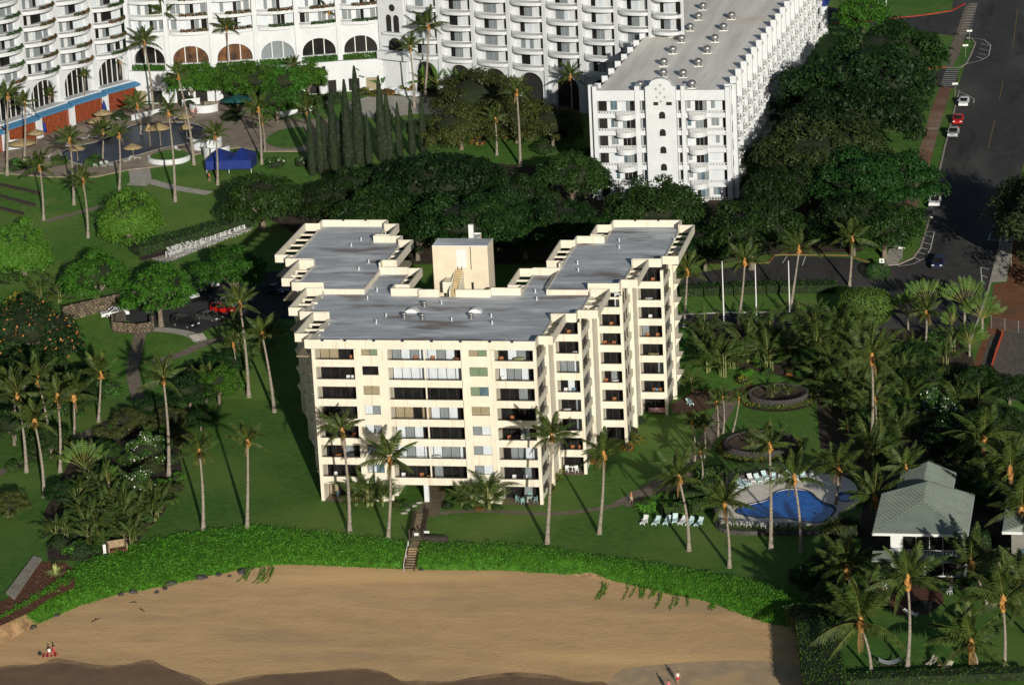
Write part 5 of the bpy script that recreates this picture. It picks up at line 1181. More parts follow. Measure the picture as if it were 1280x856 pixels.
# naupaka hedges on the beach bank
def bank_hedge(bk_, fr_, name, label):
    c = bk_[0].copy(); C = []; Nn = []; core = MB(); rows = []
    for i, (a, b) in enumerate(zip(bk_, fr_)):
        r = []
        for k in range(9):
            v = k/8; q = a.lerp(b, v); q.z += (1.05*math.sin(math.pi*min(1, v*.9+.08))**.55 if k < 8 else 0)-.18; r.append(q-c)
        rows.append(r)
    n = len(rows)
    for i in range(n-1):
        for k in range(8):
            q = [rows[i][k], rows[i][k+1], rows[i+1][k+1], rows[i+1][k]]
            core.add([x-Vector((0, 0, .12)) for x in q], [(0, 1, 2, 3)])
            nn = (q[1]-q[0]).cross(q[3]-q[0]); ar = nn.length; nn.normalize()
            if nn.z < 0: nn = -nn
            m = int(ar*75); u = rg.uniform(size=(m, 2))
            Q = np.array([tuple(x) for x in q]); P_ = Q[0]*((1-u[:, :1])*(1-u[:, 1:]))+Q[1]*(u[:, :1]*(1-u[:, 1:]))+Q[2]*(u[:, :1]*u[:, 1:])+Q[3]*((1-u[:, :1])*u[:, 1:])
            C.append(P_); Nn.append(np.tile(np.array(nn), (m, 1)))
        e = rows[i+1][8]                       # runners creeping out over the sand
    C = np.concatenate(C); Nn = np.concatenate(Nn)
    bump = .16*np.sin(C[:, :1]*1.9)*np.cos(C[:, 1:2]*2.3+C[:, :1])+.12*np.sin(C[:, :1]*.7+2*C[:, 1:2]); C += Nn*bump+rg.normal(size=C.shape)*.13
    Nn = unit(Nn+rg.normal(size=C.shape)*.6)
    o = thing(name, label, "hedge", c, 0, "beach hedges")
    link("foliage", leafmesh("foliage", C, Nn, .215, [L_nau, L_nau2, L_olive], np.where(rg.uniform(size=len(C)) < .16+.30*np.clip(np.sin((C[:, 0]+c.x)*.33+1.3*np.sin((C[:, 1]+c.y)*.9))*np.cos((C[:, 1]+c.y)*.8+(C[:, 0]+c.x)*.11), 0, 1), np.where(rg.uniform(size=len(C)) < .12, 2, 1), 0)), o); core.build("stems", L_nau2, o)
def dense(pts, n=4):
    out = []
    for a, b in zip(pts, pts[1:]):
        for k in range(n): out.append(a.lerp(b, k/n))
    return out+[pts[-1]]
bank_hedge(dense(hb1), dense(hf1), "beach_hedge", "low bright green beach hedge left of the wooden steps")
bank_hedge(dense(hb2), dense(hf2), "beach_hedge", "low bright green beach hedge right of the wooden steps")
# vine runners spilling over the sand
for i, (px, py, n_, lb) in enumerate(((325,718,9,"sparse green vine runner on the sand below the left hedge"), (790,738,14,"sparse vine runners hanging over the sandy scarp right of the steps"), (860,752,9,"last vine runners on the scarp before the hedge bends"))):
    p = gb(px, py); m = MB(); C = []
    for k in range(n_):
        x = rnd.uniform(-4, 4) if i else rnd.uniform(-2, 2); ln = rnd.uniform(1.5, 3.5); dx = rnd.uniform(-.5, .5)
        pp = [(x, 1.2, .5), (x+dx*.5, .2, .12), (x+dx, -ln*.5, .05), (x+dx*1.6, -ln, .02)]; m.tube(pp, [.05, .04, .03, .02], 4)
        for j in range(40): t = rnd.uniform(0, 3); a, b = Vector(pp[int(t)]), Vector(pp[min(int(t)+1, 3)]); q = a.lerp(b, t % 1); C.append((q.x+rnd.gauss(0, .12), q.y+rnd.gauss(0, .12), q.z+.06))
    o = thing("beach_vine", lb, "vine", p, 0); link("foliage", leafmesh("foliage", np.array(C), unit(np.array([0, -.2, 1.])+rg.normal(size=(len(C), 3))*.4), .22, L_nau), o); m.build("stems", L_shrub, o)
# other hedges
hedge("hedge", "long dark hedge between the hotel lawn and the white chairs", G((168,318),(215,306),(262,293),(312,280)), 4.5, 1.7, L_shrub, .30, 14)
hedge("hedge", "clipped hedge along the grass strip above the driveway", G((850,368),(905,366),(960,364),(1045,363)), 3.2, 1.4, L_shrub, .28, 16)
hedge("hedge", "low clipped hedge behind the lawn loungers", G((826,643),(862,640),(893,634)), 2.0, 1.4, L_bright, .18, 30)
hedge("hedge", "short clipped hedge between the two bushes by the path", G((840,626),(868,623),(888,620)), 1.8, 1.3, L_bright, .18, 30)
hedge("hedge", "thick clipped hedge left of the pool fence", G((870,600),(888,598),(906,597)), 3.0, 1.7, L_bright, .18, 30)
hedge("hedge", "clipped hedge just below the thick one by the pool fence", G((862,616),(880,614),(902,612)), 2.6, 1.5, L_bright, .18, 30)
hedge("hedge", "low hedge along the bottom of the hammock lawn", G((1038,858),(1100,853),(1180,850),(1285,846)), 2.2, 1.1, L_shrub, .26, 18)
hedge("hedge", "rough hedge along the shaded edge of the sand", G((1004,768),(1020,792),(1027,828),(1033,875)), 5.0, 1.5, L_shrub, .28, 16)
for px, py, r_, lb in ((808.6,636,1.9,"round clipped bush at the left end of the lounger hedge"), (830,620,1.0,"small round clipped bush by the paved apron"), (876,588,1.3,"round bush under the slender palms")): shrub(sh_bright, "clipped_bush", lb, gp(px, py), r_, r_*.9)
for px, py, r_, me, lb in ((697,590,1.3,sh_yel,"upper yellow croton at the right front pillar"), (692,600,1.3,sh_yel,"middle yellow croton at the right front pillar"), (687,612,1.1,sh_yel,"lower yellow croton at the right front pillar"), (745,577,1.4,sh_red,"red croton under the first step of the block"), (738,572,1.0,sh_red,"small red croton against the first step of the block"), (795,552,1.3,sh_yel,"yellow croton under the second step of the block"), (785,562,1.1,sh_red,"rusty croton along the second step of the block"), (790,541,1.1,sh_olive,"olive shrub in the strip beside the second step"), (800,528,1.0,sh_dark,"dark shrub in the strip beside the third step"), (856,470,1.2,sh_yel,"yellow shrub behind the right corner of the block")): shrub(me, "croton", lb, gp(px, py), r_)
for x, y, s_, lb in ((5.4, -1.6, 1.25, "left clump of broad palms before the ground-floor lanai"), (7.4, -1.8, 1.5, "middle clump of broad palms before the ground-floor lanai"), (9.2, -1.7, 1.15, "small palm clump beside the stepping stones"), (22.2, -1.7, 1.2, "palm clump left of the breezeway's right garden"), (24.4, -1.9, 1.55, "tall palm clump before the right window column"), (20.6, -1.6, 1.0, "palm clump at the right edge of the brick path")): areca((x, y, 0), s_, lb, "palm clumps at the front of the block", 26)
for px, py, r_, me, lb in ((508,634,1.1,sh_green,"broad leafy shrub left of the breezeway"), (497,632,.9,sh_olive,"small shrub by the pale stepping stones"), (560,634,.9,sh_dark,"dark shrub right of the brick path"), (585,636,.8,sh_green,"small shrub between the front palm clumps"), (622,636,.8,sh_green,"small shrub at the end of the front planting"), (440,638,.7,sh_green,"small shrub before the left patio"), (600,637,.7,sh_red,"low red shrub under the front palm clump")): shrub(me, "shrub", lb, gp(px, py), r_)
# thickets: palms and shrubs too much alike to tell apart share a label
def inside(x, y, poly):
    c = False; n = len(poly)
    for i in range(n):
        x1, y1 = poly[i]; x2, y2 = poly[i-1]
        if (y1 > y) != (y2 > y) and x < (x2-x1)*(y-y1)/(y2-y1)+x1: c = not c
    return c
def scatter(poly, n, seed, mind=8):
    r = random.Random(seed); out = []; xs = [p[0] for p in poly]; ys = [p[1] for p in poly]; t = 0
    while len(out) < n and t < 20000:
        t += 1; x, y = r.uniform(min(xs), max(xs)), r.uniform(min(ys), max(ys))
        if inside(x, y, poly) and all((x-a)**2+((y-b)*2.2)**2 > mind*mind for a, b in out): out.append((x, y))
    return out
T1 = [(870,425),(950,418),(1060,412),(1110,440),(1140,500),(1125,560),(1100,590),(1072,575),(1080,540),(1030,500),(1010,470),(940,462),(905,478),(880,468)]
for i, (x, y) in enumerate(scatter(T1, 72, 1, 13)): areca(gp(x, y), rnd.uniform(1.35, 1.95), "arching areca palm in the thicket between driveway and ring planters", "areca thicket behind the garden", 13)
T2 = [(1140,430),(1200,440),(1230,520),(1290,560),(1290,640),(1215,640),(1190,575),(1130,560),(1130,480)]
for i, (x, y) in enumerate(scatter(T2, 34, 2, 16)):
    if i % 3: areca(gp(x, y), rnd.uniform(1.1, 1.6), "areca palm in the dark garden above the houses", "areca thicket of the right garden", 12)
    else: shrub(rnd.choice((sh_dark, sh_green, sh_olive)), "shrub", "dark shrub in the garden above the houses", gp(x, y), rnd.uniform(1.8, 2.8), group="shrubs of the right garden")
for i, (x, y) in enumerate(scatter([(1120,450),(1290,500),(1290,720),(1215,720),(1190,580),(1130,575),(1075,600),(1060,575),(1100,560)], 26, 4, 22)): shrub(rnd.choice((sh_dark, sh_dark, sh_green)), "shrub", "dark undershrub of the right-hand gardens", gp(x, y), rnd.uniform(1.5, 2.6), group="undershrubs of the right-hand gardens")
for i, (x, y) in enumerate(scatter([(75,640),(95,575),(130,528),(222,545),(230,600),(205,650),(165,690),(100,700),(65,690)], 34, 8, 15)):
    shrub((sh_dark, sh_green, sh_olive, sh_dark)[i % 4], "shrub", ("dark", "leafy green", "olive", "dark")[i % 4]+" undershrub in the planting bed at the lower left", gp(x, y), rnd.uniform(1.1, 2.0), group="undershrubs of the lower left bed")
for i, (x, y) in enumerate(scatter([(0,440),(70,450),(130,500),(120,540),(60,600),(0,610)], 16, 9, 20)): shrub((sh_dark, sh_green)[i % 2], "shrub", ("dark", "green")[i % 2]+" shrub under the palms at the far left", gp(x, y), rnd.uniform(1.3, 2.4), group="shrubs under the far left palms")
for i, (x, y) in enumerate(scatter([(1085,700),(1125,722),(1200,735),(1290,740),(1290,700),(1215,690),(1095,690)], 12, 12, 18)): shrub((sh_dark, sh_green)[i % 2], "shrub", ("dark", "green")[i % 2]+" shrub crowded against the beach houses", gp(x, y+14), rnd.uniform(1.1, 1.8), group="shrubs against the beach houses")
T3 = [(75,640),(110,600),(150,615),(200,620),(205,650),(165,685),(110,690),(70,675)]
for i, (x, y) in enumerate(scatter(T3, 32, 3, 12)): areca(gp(x, y), rnd.uniform(.95, 1.3), "arching areca palm in the bed at the lower left", "areca bed at the lower left", 13)
for i, (x, y) in enumerate(scatter([(905,445),(1000,440),(1010,470),(950,465),(900,478)], 9, 5, 18)): shrub(rnd.choice((sh_green, sh_bright, sh_olive)), "shrub", "leafy shrub at the foot of the areca thicket", gp(x, y+6), rnd.uniform(1.0, 1.7), group="shrubs at the foot of the areca thicket")
for px, py, r_, me, lb in ((985,470,.7,sh_red,"small red shrub at the foot of the thicket"), (928,478,1.3,sh_yel,"yellow-green round shrub above the upper ring planter"), (1056,668,3.0,sh_olive,"large rounded grey-green shrub at the right end of the pool"), (1050,690,2.2,sh_dark,"dark shrub under the grey-green one by the pool"), (1075,700,2.0,sh_dark,"dark shrub left of the house"), (1030,720,2.6,sh_dark,"dark shrub at the right end of the beach hedge"), (1055,735,2.6,sh_dark,"dark shrub beneath the palm by the sand"), (1015,735,1.8,sh_green,"green shrub where the beach hedge ends"), (1060,790,2.2,sh_green,"green shrub beside the low palm"), (1045,765,2.2,sh_dark,"dark shrub overhanging the sand"), (1100,755,1.6,sh_dark,"shrub at the edge of the house terrace"),
   (115,612,1.2,sh_olive,"brownish shrub between the two fan palms"), (150,545,1.7,sh_olive,"olive shrub above the left fan palm"), (205,610,1.8,sh_bright,"bright shrub at the foot of the tall palm"), (222,600,1.3,sh_bright,"bright shrub at the right tip of the left bed"), (195,628,1.5,sh_bright,"bright shrub below the lower plumeria"), (95,690,2.0,sh_bright,"bright mound above the dry litter"), (60,672,1.4,sh_green,"green shrub beside the wooden ramp"), (118,690,1.2,sh_green,"green shrub next to the small hut"),
   (240,470,2.6,sh_dark,"large dark shrub left of the short palm"), (228,495,2.2,sh_olive,"olive shrub below the large dark one"), (215,520,2.2,sh_dark,"dark shrub behind the tall palm"), (262,480,2.0,sh_green,"green shrub around the short palm"), (280,492,1.6,sh_bright,"bright shrub near the edge of the block's shadow"), (298,486,1.5,sh_bright,"bright shrub under the tall palm by the shadow"), (140,490,2.0,sh_green,"green shrub beside the tan path"), (118,478,1.8,sh_green,"green shrub beneath the path-side palm"),
   (12,352,2.6,sh_green,"green shrub at the left edge below the clipped tree"), (60,372,2.4,sh_green,"green shrub above the flame tree"), (80,360,2.0,sh_dark,"dark shrub at the end of the stone wall"), (20,380,2.0,sh_yel,"yellow-green shrub over the pale roof"), (95,430,2.0,sh_green,"green shrub right of the flame tree"), (10,460,2.6,sh_dark,"dark shrub behind the left palms"), (55,470,2.4,sh_dark,"dark shrub under the left palms"), (80,440,2.2,sh_dark,"dark shrub below the flame tree")):
    shrub(me, "shrub", lb, gp(px, py), r_)
for px, py, s_, lb in ((285,470,1.3,"areca clump at the left rear of the block"), (305,455,1.3,"areca clump behind the tall palm by the shadow"), (270,490,1.2,"bright areca clump below the short palm"), (330,440,1.2,"areca clump in the shadow left of the block"), (52,385,1.6,"areca clump behind the flame tree"), (75,378,1.5,"areca clump above the flame tree"), (150,660,1.2,"areca clump nearest the beach hedge"), (340,425,1.4,"sunlit areca crown beside the black van"), (296,420,1.2,"low areca beside the parked cars"), (865,490,1.2,"palm tuft at the right rear corner of the block"), (1175,648,1.2,"areca beside the grey roofs")): areca(gp(px, py), s_, lb)
fanl = ["fan-shaped travellers palm at the lower left, upright one", "fan-shaped travellers palm at the lower left, yellow-based one", "wide travellers palm nearest the street corner", "travellers palm left of the clipped dome's end", "tall travellers palm at the foot of the street", "travellers palm by the red earth lot", "pale travellers palm in front of the tall one", "yellowing travellers palm by the gravel bank"]
for (px, py, s_, az, tr_), lb in zip(((106,596,1.1,.3,1.5), (137,616,.95,-.9,1.8), (1157,402,1.15,.2,2.6), (1135,412,1.1,-.4,2.2), (1206,405,1.2,.5,2.8), (1228,418,1.1,-.2,2.4), (1190,422,1.0,1.2,2.0), (1212,445,1.0,-.6,2.0)), fanl): traveller(gp(px, py), s_, lb, az, tr_, "travellers palms")
# hotel garden planting
for i, (x, y) in enumerate(((462,106),(472,102),(480,108),(492,103),(455,112),(545,110),(556,106),(566,112),(575,108),(585,112),(560,118),(572,120),(548,120),(590,105),(530,116),(601,112))):
    banana(gp(x, y), rnd.uniform(1.35, 1.8), "broad-leaved banana plant before the hotel gateway" if i < 5 else "broad-leaved banana plant in the bed right of the gateway", "banana bed left of the gateway" if i < 5 else "banana bed right of the gateway")
for px, py, r_, me, lb in ((236,118,2.8,sh_green,"leafy mound under the left amber arch"), (258,112,3.2,sh_green,"leafy mound between the amber arches"), (282,112,3.2,sh_dark,"dark leafy mound under the right amber arch"), (305,112,3.4,sh_green,"leafy mound right of the amber arches"), (330,110,3.4,sh_green,"leafy mound under the grey curtained arch"), (352,108,3.4,sh_green,"leafy mound left of the terrace arches"), (378,105,3.0,sh_dark,"dark leafy mound under the terrace arches"), (320,128,3.0,sh_green,"round leafy bush above the oval lawn"), (345,128,3.2,sh_dark,"dark bush above the oval lawn"), (372,128,3.2,sh_green,"green bush left of the white pillar"), (392,135,2.8,sh_green,"green bush behind the leftmost cypress"), (300,132,2.8,sh_dark,"dark bush at the end of the pool terrace"), (418,128,2.4,sh_dark,"dark bush by the white pillar"),
   (455,118,1.6,sh_yel,"yellow croton left of the banana bed"), (470,120,1.4,sh_yel,"yellow croton under the banana bed"), (487,118,1.4,sh_red,"red croton by the white fountain rocks"), (505,116,1.5,sh_yel,"yellow croton right of the white fountain rocks"), (518,112,2.0,sh_red,"reddish bush below the gateway"), (545,100,3.0,sh_olive,"brown-green bush at the foot of the arcade"), (575,100,3.0,sh_olive,"brown-green bush beside the arcade arch"), (632,172,1.4,sh_red,"red croton on the small lawn"), (640,168,1.2,sh_white,"flowering shrub on the small lawn"), (662,172,1.6,sh_bright,"bright shrub at the right end of the small lawn"), (598,180,1.6,sh_red,"dark red shrub left of the short palm"), (345,208,2.0,sh_white,"white-flowered shrub below the oval lawn"), (378,207,1.8,sh_white,"white-flowered shrub beside the cypress feet"), (305,205,2.0,sh_dark,"dark shrub right of the blue tent"), (480,150,2.4,sh_dark,"dark shrub behind the cypress row"), (520,165,2.6,sh_dark,"dark shrub behind the right-hand cypresses"), (700,170,2.6,sh_dark,"dark shrub in the wing's shadow"), (680,190,2.4,sh_dark,"dark shrub at the edge of the small lawn"), (730,200,2.6,sh_dark,"dark shrub by the corner of the straight wing"), (1000,45,2.6,sh_yel,"spiky yellow plant beside the entrance canopy"), (985,70,2.4,sh_green,"green shrub against the hotel flank"), (955,140,2.6,sh_green,"green shrub low on the hotel flank"), (938,160,2.4,sh_dark,"dark shrub low on the hotel flank"), (925,205,2.4,sh_green,"green shrub at the foot of the hotel flank"),
   (20,212,2.4,sh_green,"green shrub at the left end of the pool terrace"), (75,205,2.0,sh_green,"green shrub under the lawn-edge palm"), (120,206,2.2,sh_green,"green shrub at the near bank of the pool"), (235,132,2.0,sh_dark,"dark shrub by the pool steps"), (150,150,2.0,sh_dark,"dark shrub by the blue umbrellas"), (190,125,2.2,sh_dark,"dark shrub before the crescent's corner"), (290,150,2.4,sh_dark,"dark shrub in front of the teal canopies")):
    shrub(me, "shrub", lb, gp(px, py), r_)
# pale spiky plant above the litter slope
o = thing("spiky_plant", "pale yellow spiky plant above the brown litter slope", "plant", gp(70, 720), 0); m = MB(); r_ = random.Random(4)
for i in range(60):
    a = r_.uniform(0, 6.28); e = r_.uniform(.2, 1.4); l = r_.uniform(1.2, 2.2); d = Vector((math.cos(a)*math.cos(e), math.sin(a)*math.cos(e), math.sin(e))); u = d.cross(Vector((0, 0, 1))).normalized()*.09
    m.add([u*.6, -u*.6, d*l*.6-u, d*l+Vector((0, 0, -.3*math.cos(e))), d*l*.6+u], [(0, 1, 2, 4), (4, 2, 3)])
m.build("leaf_spray", L_pale, o)
# ---------------------------------------------------------------- cars
carpaint = {}
def paint(n, c): 
    return mat("car paint "+n, c, .32, .03, 1.0, spec=.5)
tyre = mat("tyre rubber", (.015, .015, .015), .85, .1, 2.); rim = mat("wheel rim", (.45, .45, .47), .35, .1, 2., metal=.7); lampw = mat("headlight glass", (.75, .75, .72), .2, .05, 2.); lampr = mat("tail light red", (.35, .01, .01), .25, .05, 2.)
wheelm = MB(); wheelm.tube([(0, -.11, 0), (0, .11, 0)], .33, 14, 0); wheelm = wheelm.mesh("tyre", tyre)
rimm = MB().tube([(0, -.122, 0), (0, .122, 0)], .20, 10).mesh("rim", rim)
KIND = {  # side outline of the body, of the glasshouse, length, width
 'sedan': ([(-2.3,.3),(-2.32,.62),(-2.15,.86),(-1.5,.94),(.95,.92),(1.9,.80),(2.28,.62),(2.3,.3)], [(-1.75,.93),(-1.05,1.40),(.25,1.42),(1.05,.92)], 1.8),
 'suv': ([(-2.2,.35),(-2.25,.75),(-2.2,1.02),(.95,1.04),(1.95,.96),(2.25,.75),(2.25,.35)], [(-2.15,1.02),(-1.95,1.62),(.35,1.66),(1.15,1.03)], 1.85),
 'van': ([(-2.45,.33),(-2.5,.8),(-2.42,1.05),(1.2,1.05),(2.1,.88),(2.45,.68),(2.45,.33)], [(-2.4,1.04),(-2.25,1.72),(.35,1.74),(1.5,1.04)], 1.95),
 'pickup': ([(-2.6,.4),(-2.65,.9),(-.9,.95),(1.1,1.02),(2.25,.98),(2.55,.8),(2.55,.4)], [(-.85,.96),(-.6,1.62),(.5,1.66),(1.15,1.0)], 1.9)}
def car(kind, col, p, rz, label, name="parked_car"):
    bp_, gp_, W2 = KIND[kind]; w = W2/2
    o = thing(name, label, "car", p, rz, "cars parked by the streets and in the lot")
    def loft(prof, w0, w1, inset=.0):
        m = MB(); n = len(prof); zs = [q[1] for q in prof]; z0, z1 = min(zs), max(zs)
        wd = [w0+(w1-w0)*(z-z0)/(z1-z0) for z in zs]
        m.add([(x, -wd[i], z) for i, (x, z) in enumerate(prof)]+[(x, wd[i], z) for i, (x, z) in enumerate(prof)], [tuple(range(n)), tuple(range(n, 2*n))[::-1]]+[(i, i+n, (i+1) % n+n, (i+1) % n) for i in range(n)])
        return m
    b = loft(bp_, w, w*.96); body = b.build("body", col, o)
    cab = loft(gp_, w*.93, w*.74); cab.build("window", glass, o)
    x0, x1 = gp_[1][0], gp_[2][0]; zt = max(gp_[1][1], gp_[2][1])
    MB().box(x0+.05, -w*.74, zt-.05, x1-.05, w*.74, zt+.035).build("roof", col, o)
    pm = MB()
    for s in (1, -1):
        for (a, b_) in ((gp_[0], gp_[1]), (gp_[2], gp_[3])):
            q = [Vector((a[0], s*w*.935, a[1])), Vector((b_[0], s*w*.745, b_[1]))]; pm.tube(q, .055, 4)
        xm = (gp_[1][0]+gp_[2][0])/2; pm.tube([(xm-.1, s*w*.935, gp_[0][1]), (xm-.1, s*w*.745, zt)], .05, 4)
    pm.build("pillar", col, o)
    if kind == 'pickup': MB().box(-2.5, -w*.8, .951, -.95, w*.8, .965).build("load_bed", black, o)
    for sx in (-1, 1):
        for s in (-1, 1):
            wh = link("wheel", None, o, (sx*1.4, s*(w-.08), .33)); link("tyre", wheelm, wh); link("rim", rimm, wh)
    xe, xr = bp_[-2], bp_[1]
    for s in (-1, 1):
        MB().box(xe[0]-.12, s*w*.72-.2, xe[1]-.02, xe[0]+.03, s*w*.72+.2, xe[1]+.13).build("headlight", lampw, o)
        MB().box(xr[0]-.02, s*w*.76-.16, xr[1]+.02, xr[0]+.1, s*w*.76+.16, xr[1]+.2).build("tail_light", lampr, o)
        MB().box(.75, s*(w+.08)-.08, 1.0, .95, s*(w+.08)+.08, 1.14).build("mirror", col, o)
    MB().box(xe[0]-.05, -w*.9, .3, xe[0]+.07, w*.9, .48).build("bumper", black if kind in ('pickup', 'suv') else col, o)
    return o
wht, redp, blk, sil, blu, grn = paint("white", (.75, .76, .77)), paint("red", (.45, .015, .012)), paint("black", (.012, .013, .016)), paint("silver", (.35, .36, .38)), paint("navy", (.012, .02, .06)), paint("dark grey", (.05, .052, .055))
def hd(a, b):
    p, q = gp(*a), gp(*b); return math.atan2(q.y-p.y, q.x-p.x)
for kind, c, px, py, a, b, lb in (
 ('sedan', wht, 144, 395, (159,393), (130,397), "white sedan parked beside the stone enclosure, seen from its rear quarter"),
 ('van', blk, 232, 408, (215,404), (250,413), "black minivan nearest the lawn at the front of the parking lot"), ('sedan', grn, 262, 400, (245,396), (280,404), "dark green sedan between the black minivan and the red car"),
 ('suv', redp, 280, 391, (263,388), (295,394), "red off-road car in the parking lot"), ('suv', sil, 292, 384, (275,381), (307,387), "grey car behind the red one in the parking lot"),
 ('sedan', wht, 260, 357, (250,352), (272,362), "white car half under the tree at the back of the lot"), ('sedan', blu, 252, 362, (262,366), (243,357), "navy car beside the white one at the back of the lot"), ('sedan', wht, 234, 371, (226,368), (244,374), "white car under the tree in the middle of the lot"),
 ('sedan', blk, 173, 382, (158,379), (188,386), "black car in the shade beyond the white sedan"), ('sedan', blu, 345, 366, (330,362), (362,370), "dark car in the deep shadow behind the apartments"),
 ('sedan', wht, 1205, 131, (1209,118), (1199,150), "white car at the head of the row on the street"), ('sedan', redp, 1198, 153, (1203,138), (1192,172), "red car between the white one and the pickup on the street"), ('pickup', sil, 1192, 170, (1198,155), (1187,188), "grey pickup behind the red car on the street"),
 ('pickup', wht, 1169, 256, (1172,240), (1164,275), "white pickup parked lower down the street"), ('sedan', grn, 1161, 272, (1166,255), (1158,290), "dark car tucked behind the white pickup under the tree"), ('suv', blu, 1173, 333, (1180,315), (1168,352), "navy car driving down toward the foot of the street")):
    p = gp(px, py); p.z += .008; car(kind, c, p, hd(a, b), lb)
# ---------------------------------------------------------------- chairs, loungers, tables
def lounger(name, label, p, rz, m, group=None, up=.75, cat="lounger", cover=None):
    o = thing(name, label, cat, p, rz, group)
    s = MB()
    for i in range(6): s.box(-.32, -.95+.2*i, .32, .32, -.77+.2*i, .37)
    MB().box(-.34, -.97, .24, .34, .25, .317).build("seat_frame", m, o); s.build("seat", cover or m, o)
    b = MB(); b.X = Matrix.Translation((0, .25, .33)) @ Matrix.Rotation(up, 4, 'X'); b.box(-.34, 0, -.03, .34, .78, .04); b.X = None; b.build("backrest", cover or m, o)
    for x in (-.3, .3):
        for y in (-.85, .2): MB().box(x-.04, y-.04, 0, x+.04, y+.04, .24).build("leg", m, o)
        MB().box(x*1.13-.03, -.2, .5, x*1.13+.03, .3, .54).build("armrest", m, o)
    return o
pal = mat("pale aqua plastic", (.50, .66, .66), .5, .05, 2.)
Z5 = lambda x, y: (770+x/3.89, 480+y/3.89)
lw = ["leftmost white", "second", "third", "middle", "fifth", "sixth", "rightmost"]
for i, (x, y) in enumerate(((140,675),(198,678),(250,676),(288,668),(325,676),(362,680),(405,684))):
    p = gp(*Z5(x, y)); lounger("lounger", "%s lounger in the row on the lawn facing the beach" % lw[i], p, (-.25, -.3, -.2, .05, -.3, -.35, -.4)[i], whitep if i in (0, 4) else pal, "loungers in a row on the lawn", (.95, .8, 1.0, 1.0, .7, .8, .9)[i])
lounger("lounger", "single pale lounger on the mulch behind the block's right corner", gp(862, 505), .5, pal, None, .5)
Z7 = lambda x, y: (890+x/6.095, 570+y/6.095)
bk = [(186,282),(192,252),(218,236),(250,224),(298,200),(350,200),(405,178),(470,182),(525,182),(585,174),(640,180),(692,182),(765,178)]
for i, (x, y) in enumerate(bk):
    lounger("pool_lounger", "%s lounger along the far edge of the pool deck counting from the left" % ["first", "second", "third", "fourth", "fifth", "sixth", "seventh", "eighth", "ninth", "tenth", "eleventh", "twelfth", "last"][i], gp(*Z7(x, y))+Vector((0, 0, .2)), 1.3 if i < 4 else (.5 if i < 7 else 0.1), pal if i % 4 else whitep, "loungers along the far edge of the pool", .8)
for i, x in enumerate((85, 135, 185, 235, 285, 335, 395, 470, 545, 620, 695)):
    lounger("pool_lounger", "white lounger behind the front pool fence, %s from the left" % ["first", "second", "third", "fourth", "fifth", "sixth", "seventh", "eighth", "ninth", "tenth", "eleventh"][i], gp(*Z7(x, 530+min(i, 6)*4))+Vector((0, 0, .2)), 3.0, whitep, "white loungers behind the front pool fence", .9)
def small_chair(name, m, cat="chair"):
    o = thing(name, "x", cat); MB().box(-.26, -.26, .38, .26, .26, .46).build("seat", m, o); MB().box(-.26, .2, .46, .26, .28, .95).build("backrest", m, o)
    for x in (-.22, .22):
        for y in (-.22, .22): MB().box(x-.03, y-.03, 0, x+.03, y+.03, .38).build("leg", m, o)
        MB().box(x*1.2-.03, -.24, .62, x*1.2+.03, .2, .67).build("armrest", m, o)
    return o
def small_table(name, m, r=.6):
    o = thing(name, "x", "table"); MB().lathe([(0, .70), (r, .70), (r, .75), (0, .75)], 14).build("tabletop", m, o); MB().lathe([(.28, 0), (.06, .06), (.06, .70)], 8).build("pedestal", m, o); return o
protos = {'rattan': small_chair("rattan_armchair", rattan), 'whitechair': small_chair("white_chair", whitep), 'greentable': small_table("round_table", mat("pale green table", (.42, .50, .42), .5, .1, 2.), .75), 'whitetable': small_table("round_table", whitep), 'teak': small_table("wooden_table", rattan, .5), 'yellow': small_table("round_table", mat("olive tabletop", (.40, .40, .20), .6, .1, 2.), .85), 'blue': small_chair("blue_chair", mat("slate blue chair", (.12, .20, .26), .6, .1, 2.)), 'greenchair': small_chair("green_chair", mat("green garden chair", (.22, .38, .36), .5, .1, 2.))}
used = {}
FW = ["ground-floor", "second-floor", "third-floor", "fourth-floor", "fifth-floor", "sixth-floor", "seventh-floor", "top-floor"]
DESC = {'rattan': "orange rattan armchair", 'whitechair': "white chair", 'greentable': "pale green round table", 'whitetable': "small white round table", 'teak': "small wooden table", 'yellow': "large olive round table", 'blue': "slate blue chair", 'greenchair': "green garden chair"}
def furn(kind, bay_, k, x, y, rz, extra=""):
    bx = {'left front bay': (0, 0), 'middle front bay': (0, 0), 'right front bay': (0, 0), 'first set-back bay': (0, YF[1]), 'second set-back bay': (0, YF[2]), 'third set-back bay': (0, YF[3])}[bay_]
    o = protos[kind]; z = ZU[k-1]+.22 if k else .03
    if kind in used: o = clone(o)
    used[kind] = 1; o.location = (x, bx[1]+y+(.75 if k and y < 1.1 else 0), z); o.rotation_euler = (0, 0, rz)
    o["label"] = "%s%s on the %s lanai of the %s" % (extra, DESC[kind], FW[k], bay_); o["group"] = "furniture on the lanais"
LF, MF, RF, S1, S2, S3 = 'left front bay', 'middle front bay', 'right front bay', 'first set-back bay', 'second set-back bay', 'third set-back bay'
